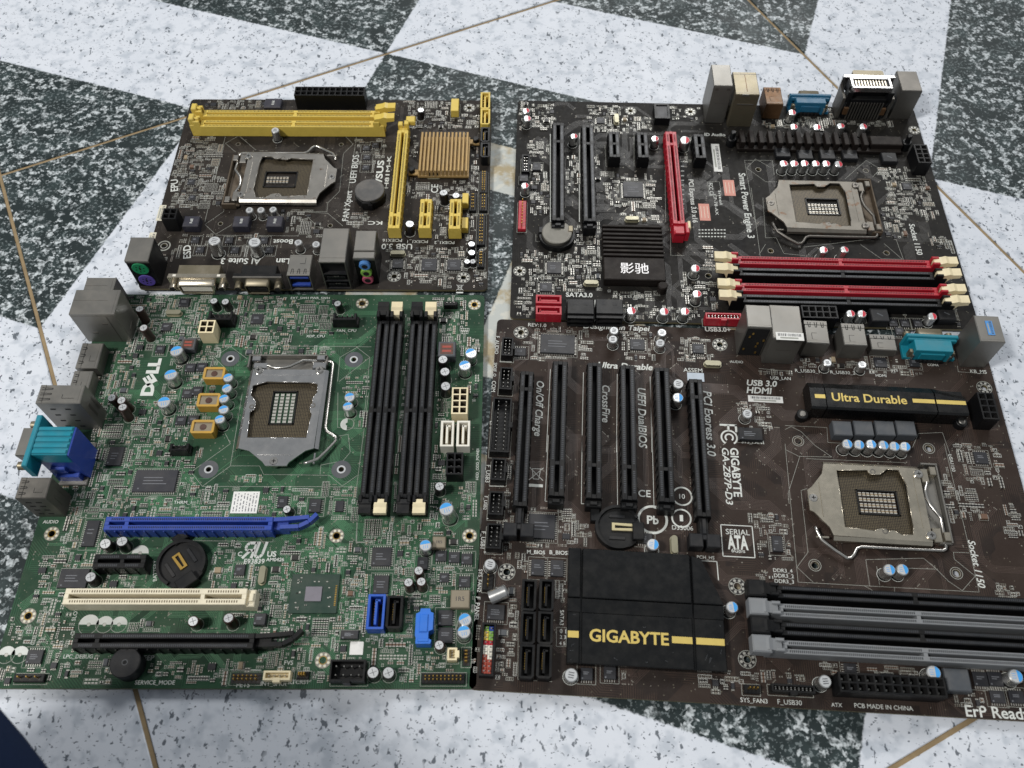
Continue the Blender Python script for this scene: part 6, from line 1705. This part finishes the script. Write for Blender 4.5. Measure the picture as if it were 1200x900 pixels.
        tag(o, 'broad flat black chipset heat sink with gold GIGABYTE lettering')
    def udsink(s, x, y, w_, d_, h):
        s.mark(x, y, w_ + 4, 20); prof = [(-9, .8), (-9, h - 1.2), (-8, h), (4.5, h), (9.5, h - 3.2), (9.5, .8)]
        o = None; segs = ((-w_ / 2, -w_ / 2 + 8.5), (-w_ / 2 + 9.1, w_ * .3), (w_ * .3 + .7, w_ / 2))
        for k, (x0, x1) in enumerate(segs):
            g = G(); b = len(g.v); n = len(prof)
            tap = [(p[0] if k < 2 or p[0] < 4 else p[0] - 3.5, p[1]) for p in prof]
            g.v += [(x0, p[0], p[1]) for p in prof] + [(x1, p[0], p[1]) for p in tap]
            for i in range(n): j = (i + 1) % n; g.face((b + i, b + n + i, b + n + j, b + j), 'sink_black')
            g.face(tuple(b + i for i in range(n)), 'sink_black'); g.face(tuple(b + n + n - 1 - i for i in range(n)), 'sink_black')
            yb = -1.2
            if k == 0: xs = (x0 + 2.5, x1)
            elif k == 1: xs = (x1 - 13, x1 - .3); put_text(g, x0 + 3.2, yb, 43, 0, 'Ultra Durable', 'goldink', h + .05, 1.2)
            else: xs = (x0, x1 - .5)
            g.quad([(xs[0], yb - 1.3, h + .04), (xs[1], yb - 1.3, h + .04), (xs[1], yb + 1.3, h + .04), (xs[0], yb + 1.3, h + .04)], 'goldink')
            if o is None:
                core = G(); core.bc(0, 0, .8, w_ - 1, 15, h - 3, 'sink_black'); o = s.part('heat_sink', core, x, y); tag(o, 'long black bar heat sink with gold Ultra Durable lettering')
            obj('face_panel', g, o)
        for q in (-1, 1): p = G(); p.cyl(q * (w_ / 2 - 1 if q > 0 else w_ / 2 + 3.2), -9.2, .2, 5, 3.4, 'black', 16, bev=.4); p.cyl(q * (w_ / 2 - 1 if q > 0 else w_ / 2 + 3.2), -9.2, 5, 5.6, 2.0, 'steel', 14, bev=.4); obj('push_pin', p, o)
    # ---- processor socket; hinge towards +x, screw towards -x, lever on the -y side
    def socket(s, rot, plate, back):
        M4 = Matrix.Rotation(math.radians(rot), 4, 'Z')
        for cx, cy, w_, d_ in ((-1, 0, 78, 48), (0, -26, 76, 12)):
            c = M4 @ Vector((cx, cy, 0)); ww, dd = (w_, d_) if rot % 180 == 0 else (d_, w_); s.mark(c.x, c.y, ww, dd)
        g = G(); g.box(-23, -21.5, .2, 19.5, 21.5, 2.0, 'dark', .3)
        g.holed([(-21.8, -20.5), (18.6, -20.5), (18.6, 20.5), (-21.8, 20.5)], [[(-9.6, -7), (11.4, -7), (11.4, 6.4), (-9.6, 6.4)]], 2.0, 3.0, 'contacts')
        for x0, y0, x1, y1 in ((-22.4, -21, -20.8, 21), (17.6, -21, 19.2, 21), (-22, -21.3, 19, -19.8), (-22, 19.8, 19, 21.3)): g.box(x0, y0, 2, x1, y1, 4.4, 'dark', .2)
        g.box(-10.4, -7.8, 2, -9.6, 7.2, 3.5, 'black'); g.box(11.4, -7.8, 2, 12.2, 7.2, 3.5, 'black'); g.box(-10.4, -7.8, 2, 12.2, -7, 3.5, 'black'); g.box(-10.4, 6.4, 2, 12.2, 7.2, 3.5, 'black')
        g.box(-9.6, -7, 1.9, 11.4, 6.4, 2.04, s.mat)
        o = s.part('cpu_socket', g, 0, 0, rot)
        c = G()
        for i in range(9):
            for j in range(4):
                if (s.key == 'asus' and (j < 1 or j > 2 or i < 2)) or (s.key == 'gal' and j == 3): continue
                X, Y = -8.2 + i * 2.25, -5.3 + j * 3.3; c.bc(X, Y, 2.0, 1.5, 1.9, .9, 'smd_tan' if s.key != 'dell' else 'pad'); c.bc(X, Y - .75, 2.0, 1.6, .5, 1.0, 'solder'); c.bc(X, Y + .75, 2.0, 1.6, .5, 1.0, 'solder')
        tag(obj('socket_capacitors', c, o), kind='stuff')
        out = [(-27, 20.8), (-28.7, 14.5), (-35.5, 6), (-38, 4), (-38, -8), (-35.8, -9), (-28.5, -17.5), (-27, -22), (25.6, -23), (25.8, 20.3), (22.5, 20.6)]
        inn = [(-20.3, 17), (-3, 18), (-1.5, 15.6), (3.5, 15.6), (8, 19.2), (14.5, 19), (17.3, 11), (16.8, -14), (15.8, -19.4), (9.8, -19.8), (5.6, -17.4), (3, -18), (-1.2, -16.6), (-4.7, -18.2), (-20.4, -17)]
        p = G(); p.holed(out[::-1], [inn], 4.9, 6.0, plate)
        # rolled-over long edges and raised inner rim
        for e, yy in ((1, 20.6), (-1, -22.4)):
            y2 = yy + e * 2.0; p.quad([(-27, yy, 6), (25.6, yy - .3, 6), (25.6, y2 - .3, 4.6), (-27, y2, 4.6)] if e < 0 else [(-27, yy, 6), (-27, y2, 4.6), (25.6, y2 - .3, 4.6), (25.6, yy - .3, 6)], plate)
            p.quad([(-27, y2, 4.6), (25.6, y2 - .3, 4.6), (25.6, y2 - .3, 2.2), (-27, y2, 2.2)], plate)
        for i in range(len(inn)):
            a, b = inn[i], inn[(i + 1) % len(inn)]; p.tube([(a[0], a[1], 5.9), (b[0], b[1], 5.85)], .2, plate, 6)
        p.bc(-31, -1, 5.9, .5, 20, .5, plate); p.bc(22, 0, 5.9, .5, 30, .35, plate)
        for q in (-1, 1): p.ring(0 if q > 0 else 1, 17.3 * q if q > 0 else -18.2, 6.04, .9, 1.6, 'steeldark', 14)
        obj('load_plate', p, o)
        for X, Y, z in ((-35.2, -.5, 5.2), (25, 17, 5.9), (25.3, -19.3, 5.9)):
            q = G(); q.cyl(X, Y, z - 3, z + 1.2, 2.5, 'wire' if plate != 'plate_dirty' else 'steeldark', 16, bev=.4)
            for a in (0, 1.57): q.stroke([(X - 1.2 * math.cos(a), Y - 1.2 * math.sin(a)), (X + 1.2 * math.cos(a), Y + 1.2 * math.sin(a))], z + 1.23, .5, 'slit')
            obj('screw', q, o)
        h = G(); h.box(26.4, -22, .3, 36, 23, 1.0, back); h.box(36.2, -22.5, .3, 37.2, 24.6, 5.0, back, .2); h.box(28, 23.6, .8, 37.2, 24.8, 5.4, back, .3); h.box(30.5, -23, .8, 37, -21.6, 4, back, .3)
        h.box(27, 12.8, 1, 31, 21, 5.4, plate, .4); h.box(27, -22.6, 1, 31.5, -14.5, 5.4, plate, .4); h.bc(34, 20, 1, 3.4, 5, 4.6, plate, .4); h.bc(34.6, -19, 1, 3.4, 5, 4.6, plate, .4)
        obj('hinge_bracket', h, o)
        l = G(); l.tube([(29.5, 21.5, 4.4), (29.5, 12, 4.4), (28, 9.5, 4.8), (27.4, 7, 5), (27.6, 3, 5), (28.6, -1, 5), (30.6, -4, 4.8), (32, -6.4, 4.6), (33.4, -8.2, 4.2), (33.6, -16, 3.2), (33.6, -23.8, 2.6), (33, -25.4, 2.6), (31.4, -26.2, 2.6), (8, -26.4, 2.6), (-12, -26.4, 2.7), (-14.6, -27.6, 2.7), (-16.8, -31.4, 2.7), (-18.4, -33, 2.7), (-20.6, -33.4, 2.7), (-27, -29, 3.2), (-33.2, -24.4, 4.2), (-35.4, -19.5, 4.8), (-36, -17.2, 5)], .95, 'wire' if plate != 'plate_dirty' else 'steeldark', 8)
        obj('lever', l, o)
        k = G(); k.bc(-32.5, -22.6, 3.6, 7, 1.1, 1.0, plate, .3); obj('lever_hook', k, o)
    # ---- printing
    def line(s, pts, w_): s.ink.stroke(pts, .03, w_, 'legend_dim' if w_ < .3 else 'legend')
    def text(s, x, y, L_, a, t_, k, z, bold, shear, hm=0):
        if z < 1:
            hh = hm or max(1.4, L_ / max(1, len(t_)) * 1.25); ww, dd = (L_, hh) if abs(math.sin(math.radians(a))) < .5 else (hh, L_); cc, qq = math.cos(math.radians(a)), math.sin(math.radians(a))
            if t_ == 'DELL': ww, dd = 15, 31
            s.mark(x + cc * L_ / 2, y + qq * L_ / 2, ww, dd, .3)
        m = 'legend' if k == 'white' else k; zz = .06 if z < 1 else z + .06
        if t_ == 'DELL':
            c, q = math.cos(math.radians(a)), math.sin(math.radians(a))
            for ch, pos, wd, ra in (('D', 0, .34, 0), ('E', .33, .27, 38), ('L', .60, .22, 0), ('L', .80, .22, 0)):
                off = .0 if ch != 'E' else -.07; px, py = x + c * pos * L_ - q * off * L_, y + q * pos * L_ + c * off * L_
                put_text(s.ink, px, py, wd * L_, a + ra, ch, m, .06, 5, 0, 9.6 if ch != 'E' else 8.0)
            return
        if z > 1:
            g = G(); put_text(g, x, y, L_, a, t_, m, zz, bold, shear, hm); obj('lettering', g, s.root, (0, 0, ZT)); return
        put_text(s.ink, x, y, L_, a, t_, m, zz, bold, shear, hm)
    def mark_(s, k, x, y, r):
        g = s.ink; q_ = {'ru': 1.1, 'fc': 1.1, 'sata': 1.0}.get(k, 2.0); s.mark(x, y, r * q_, r * q_, .3)
        if k == 'ring': g.ring(x, y, .05, r * .84, r, 'legend', 32)
        elif k == 'half': g.ring(x, y, .05, 1.0, r, 'legend', 16, 0, 3.1416); g.ring(x, y, .05, 0, .9, 'pad', 10); g.ring(x, y, .05, r - .25, r, 'legend_dim', 14, 3.1416, 6.283)
        elif k == 'halfl': g.ring(x, y, .05, .9, r, 'legend', 16, 1.5708, 4.712); g.ring(x, y, .05, r - .25, r, 'legend_dim', 14, -1.57, 1.57)
        elif k == 'bin':
            g.stroke([(x - r / 2, y - r * .5), (x + r / 2, y + r * .5)], .05, .3, 'legend'); g.stroke([(x - r / 2, y + r * .5), (x + r / 2, y - r * .5)], .05, .3, 'legend')
            g.stroke([(x - r * .3, y + r * .4), (x + r * .3, y + r * .4), (x + r * .2, y - r * .4), (x - r * .2, y - r * .4), (x - r * .3, y + r * .4)], .05, .3, 'legend'); g.bc(x, y - r * .9, .03, r, r * .22, .02, 'legend')
        elif k == 'ru':
            def sl(pts, w_): g.stroke([(x + px * r + py * r * .22, y + py * r) for px, py in pts], .05, w_, 'legend')
            k_ = 1.5
            sl([(-.02, -.42), (-.02, .42)], k_); sl([(-.02, .36), (-.36, .36), (-.46, .25), (-.46, .08), (-.36, -.02), (-.02, -.02)], k_); sl([(-.20, -.02), (-.46, -.42)], k_)
            sl([(.10, .42), (.10, -.22), (.20, -.36), (.36, -.36), (.46, -.22), (.46, .42)], k_)
        elif k == 'fc':
            g.stroke([(x - 5, y + 6.2), (x + 5, y + 6.2)], .05, 1.2, 'legend'); g.stroke([(x + 4.4, y + 6.6), (x + 4.4, y + 1.8)], .05, 1.2, 'legend'); g.stroke([(x, y + 6.2), (x, y + 2.6)], .05, 1.2, 'legend')
            g.ring(x, y - 2.0, .05, 4.0, 5.0, 'legend', 26, -1.0, 4.14); g.ring(x, y - 2.0, .05, 1.7, 2.7, 'legend', 22, -.9, 4.04)
        elif k == 'sata':
            a = r / 2 * .95; b = r / 2; g.stroke([(x - a, y - b), (x + a, y - b), (x + a, y + b), (x - a, y + b), (x - a, y - b)], .05, .5, 'legend')
    # ---- tiny surface mounted parts
    def populate(s):
        c = G(); ink = s.ink; green = s.key == 'dell'
        def smd(x, y, l, wd, h, hor, body):
            e = l * .24
            if hor:
                c.box(x - l / 2 + e, y - wd / 2, .0, x + l / 2 - e, y + wd / 2, h, body, 0, False); c.box(x - l / 2, y - wd / 2 - .05, 0, x - l / 2 + e, y + wd / 2 + .05, h + .04, 'solder', 0, False); c.box(x + l / 2 - e, y - wd / 2 - .05, 0, x + l / 2, y + wd / 2 + .05, h + .04, 'solder', 0, False)
            else:
                c.box(x - wd / 2, y - l / 2 + e, .0, x + wd / 2, y + l / 2 - e, h, body, 0, False); c.box(x - wd / 2 - .05, y - l / 2, 0, x + wd / 2 + .05, y - l / 2 + e, h + .04, 'solder', 0, False); c.box(x - wd / 2 - .05, y + l / 2 - e, 0, x + wd / 2 + .05, y + l / 2, h + .04, 'solder', 0, False)
        for (fx, fy, fw, fh, dens, st) in s.fields:
            tries = int(fw * fh * dens * (3.0 if green else 1.9)) + 2
            for _ in range(tries):
                x = round((fx + random.uniform(-.5, .5) * fw) * 2) / 2; y = round((fy + random.uniform(-.5, .5) * fh) * 2) / 2
                if random.random() < .16:   # an ordered block of equal parts
                    l, wd, h = random.choice(((1.1, .6, .4), (1.6, .85, .5))); n, m_ = random.randint(3, 8), random.randint(2, 4); hor = random.random() < .5
                    sx, sy = (l + .7, wd + .5) if hor else (wd + .5, l + .7); nx_, ny_ = (m_, n) if hor else (n, m_)
                    if s.free(x, y, sx * nx_ + .4, sy * ny_ + .4):
                        s.mark(x, y, sx * nx_, sy * ny_, .15); body = random.choice(('smd_black', 'smd_black', 'smd_tan'))
                        for a in range(nx_):
                            for b in range(ny_): smd(x + (a - (nx_ - 1) / 2) * sx, y + (b - (ny_ - 1) / 2) * sy, l, wd, h, hor, body)
                        a, b = sx * nx_ / 2 + .2, sy * ny_ / 2 + .2; ink.stroke([(x - a, y - b), (x + a, y - b), (x + a, y + b), (x - a, y + b), (x - a, y - b)], .03, .2, 'legend_dim')
                        continue
                hor = random.random() < .5; l, wd, h = random.choice(((1.1, .6, .4), (1.6, .85, .6), (1.6, .85, .5), (2.1, 1.3, .9), (1.1, .6, .4)))
                n = random.choice((1, 2, 3, 3, 4, 5, 6, 8)); stepv = wd + .45; q = random.random()
                W_, D_ = (l, stepv * n) if hor else (stepv * n, l)
                if q < .10:   # small black transistor or chip
                    a, b = random.choice(((2.9, 1.5), (1.6, 2.9), (3, 3), (4, 3.2), (2.2, 2.2)))
                    if not s.free(x, y, a + 1.2, b + 1.2): continue
                    s.mark(x, y, a + .8, b + .8, .2); c.bc(x, y, .1, a, b, .9, 'chip', .1)
                    for k in range(3):
                        c.bc(x - a * .33 + k * a * .33, y + b / 2 + .35, 0, .4, .7, .2, 'solder', 0, bottom=False); c.bc(x - a * .33 + k * a * .33, y - b / 2 - .35, 0, .4, .7, .2, 'solder', 0, bottom=False)
                    continue
                if q < .135:   # squat tantalum or ferrite block
                    a, b = random.choice(((3.4, 2.6), (2.8, 3.6), (4.2, 3.0)))
                    if not s.free(x, y, a + .6, b + .6): continue
                    s.mark(x, y, a + .4, b + .4, .2); c.bc(x, y, .1, a * .8, b, 1.6, random.choice(('smd_tan', 'smd_black', 'slate', 'smd_brown')), .15)
                    for e in (-1, 1): c.bc(x + e * a * .45, y, 0, a * .2, b * .8, .9, 'solder')
                    ink.stroke([(x - a / 2 - .4, y - b / 2 - .3), (x + a / 2 + .4, y - b / 2 - .3), (x + a / 2 + .4, y + b / 2 + .3), (x - a / 2 - .4, y + b / 2 + .3), (x - a / 2 - .4, y - b / 2 - .3)], .03, .18, 'legend_dim'); continue
                if not s.free(x, y, W_ + .3, D_ + .3): continue
                s.mark(x, y, W_, D_, .15)
                empty = random.random() < (.30 if green else .42)
                body = random.choice(('smd_black', 'smd_black', 'smd_tan', 'smd_brown') if green else ('smd_black', 'smd_black', 'smd_black', 'smd_brown'))
                for k in range(n):
                    o_ = (k - (n - 1) / 2) * stepv; X, Y = (x, y + o_) if hor else (x + o_, y)
                    if empty:
                        m = 'pad' if green else random.choice(('pad', 'pad_dim'))
                        for e in (-1, 1): ink.bc(X + (e * l * .36 if hor else 0), Y + (0 if hor else e * l * .36), .0, (l * .36 if hor else wd), (wd if hor else l * .36), .05, m, 0, bottom=False)
                    else: smd(X, Y, l, wd, h, hor, body)
                if random.random() < (.45 if green else .65):
                    a, b = W_ / 2 + .28, D_ / 2 + .28; ink.stroke([(x - a, y - b), (x + a, y - b), (x + a, y + b), (x - a, y + b), (x - a, y - b)], .03, .16, 'legend_dim' if random.random() < .6 else 'legend')
                if random.random() < .3:
                    for k in range(3): ink.bc(x - .8 + k * .8, y + D_ / 2 + .8, .0, .45, .75, .04, 'legend_dim', 0, bottom=False)
        # bundles of copper tracks under the lacquer
        tm = 'trace_' + s.key; cen = [(sum(p[0] for p in h_) / len(h_), sum(p[1] for p in h_) / len(h_)) for h_ in s.holes]
        for _ in range(int(s.W * s.H / 420)):
            x = random.uniform(s.x0 + 4, s.x0 + s.W - 4); y = random.uniform(s.y0 + 4, s.y0 + s.H - 4); a = random.randrange(8) * math.pi / 4; pts = [(x, y)]
            for k in range(random.randint(2, 4)):
                L_ = random.uniform(6, 24); x += L_ * math.cos(a); y += L_ * math.sin(a); pts.append((x, y)); a += random.choice((-1, 1)) * math.pi / 4
            n = random.randint(3, 9); nor = []
            for k in range(len(pts)):     # mitred offsets keep the tracks parallel round their bends
                u = [Vector(pts[m + 1]) - Vector(pts[m]) for m in (k - 1, k) if 0 <= m < len(pts) - 1]; u = [q.normalized() for q in u]; ns = [Vector((-q.y, q.x)) for q in u]
                m_ = (ns[0] + ns[-1]).normalized(); nor.append(m_ / max(.4, m_.dot(ns[0])))
            for k in range(n):
                o_ = (k - n / 2) * .8; q = [(px + o_ * m_.x, py + o_ * m_.y) for (px, py), m_ in zip(pts, nor)]
                if any(not (s.x0 + 1.5 < px < s.x0 + s.W - 1.5 and s.y0 + 1.5 < py < s.y0 + s.H - 1.5) for px, py in q): continue
                if any(abs(hx - px) + abs(hy - py) < 6 for hx, hy in cen for px, py in q): continue
                ink.stroke(q, .008 + .0004 * k, .3, tm)
                for e in (0, -1):
                    if random.random() < .4: ink.ring(q[e][0], q[e][1], .016, .1, .34, 'pad_dim', 7)
        # plated through-holes and test points, everywhere the board is bare
        for _ in range(int(s.W * s.H / (28 if green else 130))):
            x = random.uniform(s.x0 + 2, s.x0 + s.W - 2); y = random.uniform(s.y0 + 2, s.y0 + s.H - 2)
            if s.free(x, y, 1, 1): ink.ring(x, y, .02, .12, random.choice((.28, .28, .4)), 'pad_dim', 7)
        tag(s.part('surface_components', c, 0, 0), kind='stuff')
    def finish(s):
        g = G(); x0, y0, x1, y1 = s.out; r = 3.0; pts = []
        for cx, cy, a0 in ((x0 + r, y0 + r, 180), (x1 - r, y0 + r, 270), (x1 - r, y1 - r, 0), (x0 + r, y1 - r, 90)):
            for i in range(5): a = math.radians(a0 + i * 22.5); pts.append((cx + r * math.cos(a), cy + r * math.sin(a)))
        g.holed(pts, s.holes, -1.6, 0, s.mat, 'board_edge'); s.part('circuit_board', g, 0, 0)
        # solder tails under the board that carry it off the floor
        t_ = G(); random.seed(3)
        for _ in range(160):
            x = random.uniform(x0 + 4, x1 - 4); y = random.uniform(y0 + 4, y1 - 4); t_.cyl(x, y, -4.1, -1.55, .35, 'solder', 6)
        for x, y in ((x0 + 3, y0 + 3), (x1 - 3, y0 + 3), (x1 - 3, y1 - 3), (x0 + 3, y1 - 3)): t_.cyl(x, y, -4.1, -1.55, .5, 'solder', 6)
        tag(s.part('solder_tails', t_, 0, 0), kind='stuff')
        s.populate()
        tag(s.part('printed_legend', s.ink, 0, 0), kind='stuff')
    def build(s, items):
        for it in items:
            k, a = it[0], it[1:]
            if k == 'field': s.fields.append(a)
            elif k == 'mark': s.mark_(*a)
            else: getattr(s, k)(*a)

def board(key, outline, mat, label, items, rot, plate, back):
    b = Board(key, outline, mat, label); b.socket(rot, plate, back); b.build(items); b.finish(); return b
board('asus', (-80.3, -92.5, 144.7, 84.8), 'pcb_asus', 'smallest board, dark brown, with yellow memory and expansion slots and golden heat sink', ITEMS_ASUS, 180, 'plate_asus', 'rusty')
board('gal', (-209.7, -97.5, 85.0, 102.5), 'pcb_gal', 'dusty black board with red slots, red-topped capacitors and cream memory latches', ITEMS_GAL, 0, 'plate_dirty', 'rusty')
board('dell', (-125.5, -157.5, 117.0, 86.0), 'pcb_dell', 'green board with white DELL lettering and a blue expansion slot', ITEMS_DELL, 90, 'plate_bright', 'steel')
board('gig', (-217.0, -111.2, 85.3, 114.0), 'pcb_gig', 'large brown board with broad black heat sink lettered GIGABYTE in gold', ITEMS_GIG, 0, 'plate_gig', 'steel')

# ================================================================ the photographer's knee at the edge of the picture
def leg():
    me = bpy.data.meshes.new('person'); bm = bmesh.new()
    J = [(-0.314, -0.438, 0.52, 0.13), (-0.289, -0.228, 0.38, 0.12), (-0.254, -0.048, 0.22, 0.105), (-0.229, 0.022, 0.125, 0.098), (-0.239, -0.028, 0.085, 0.085), (-0.284, -0.178, 0.07, 0.07), (-0.309, -0.308, 0.06, 0.055), (-0.314, -0.378, 0.05, 0.045)]
    sk = bm.verts.layers.skin.verify(); vs_ = []
    for x, y, z, r in J:
        v = bm.verts.new((x, y, z)); v[sk].radius = (r, r); vs_.append(v)
    vs_[0][sk].use_root = True
    for a, b in zip(vs_, vs_[1:]): bm.edges.new((a, b))
    bm.to_mesh(me); bm.free()
    o = bpy.data.objects.new('person', me); COL.objects.link(o)
    m = o.modifiers.new('Skin', 'SKIN'); m.use_smooth_shade = True; sub_ = o.modifiers.new('Subdivision', 'SUBSURF'); sub_.levels = 2; sub_.render_levels = 3
    dg = bpy.context.evaluated_depsgraph_get(); me2 = bpy.data.meshes.new_from_object(o.evaluated_get(dg)); o.modifiers.clear(); o.data = me2
    me2.materials.clear(); me2.materials.append(MATS['denim']); me2.polygons.foreach_set('use_smooth', [True] * len(me2.polygons))
    return tag(o, 'kneeling person in dark navy trousers, only a knee showing beside the green board', 'person')
leg()
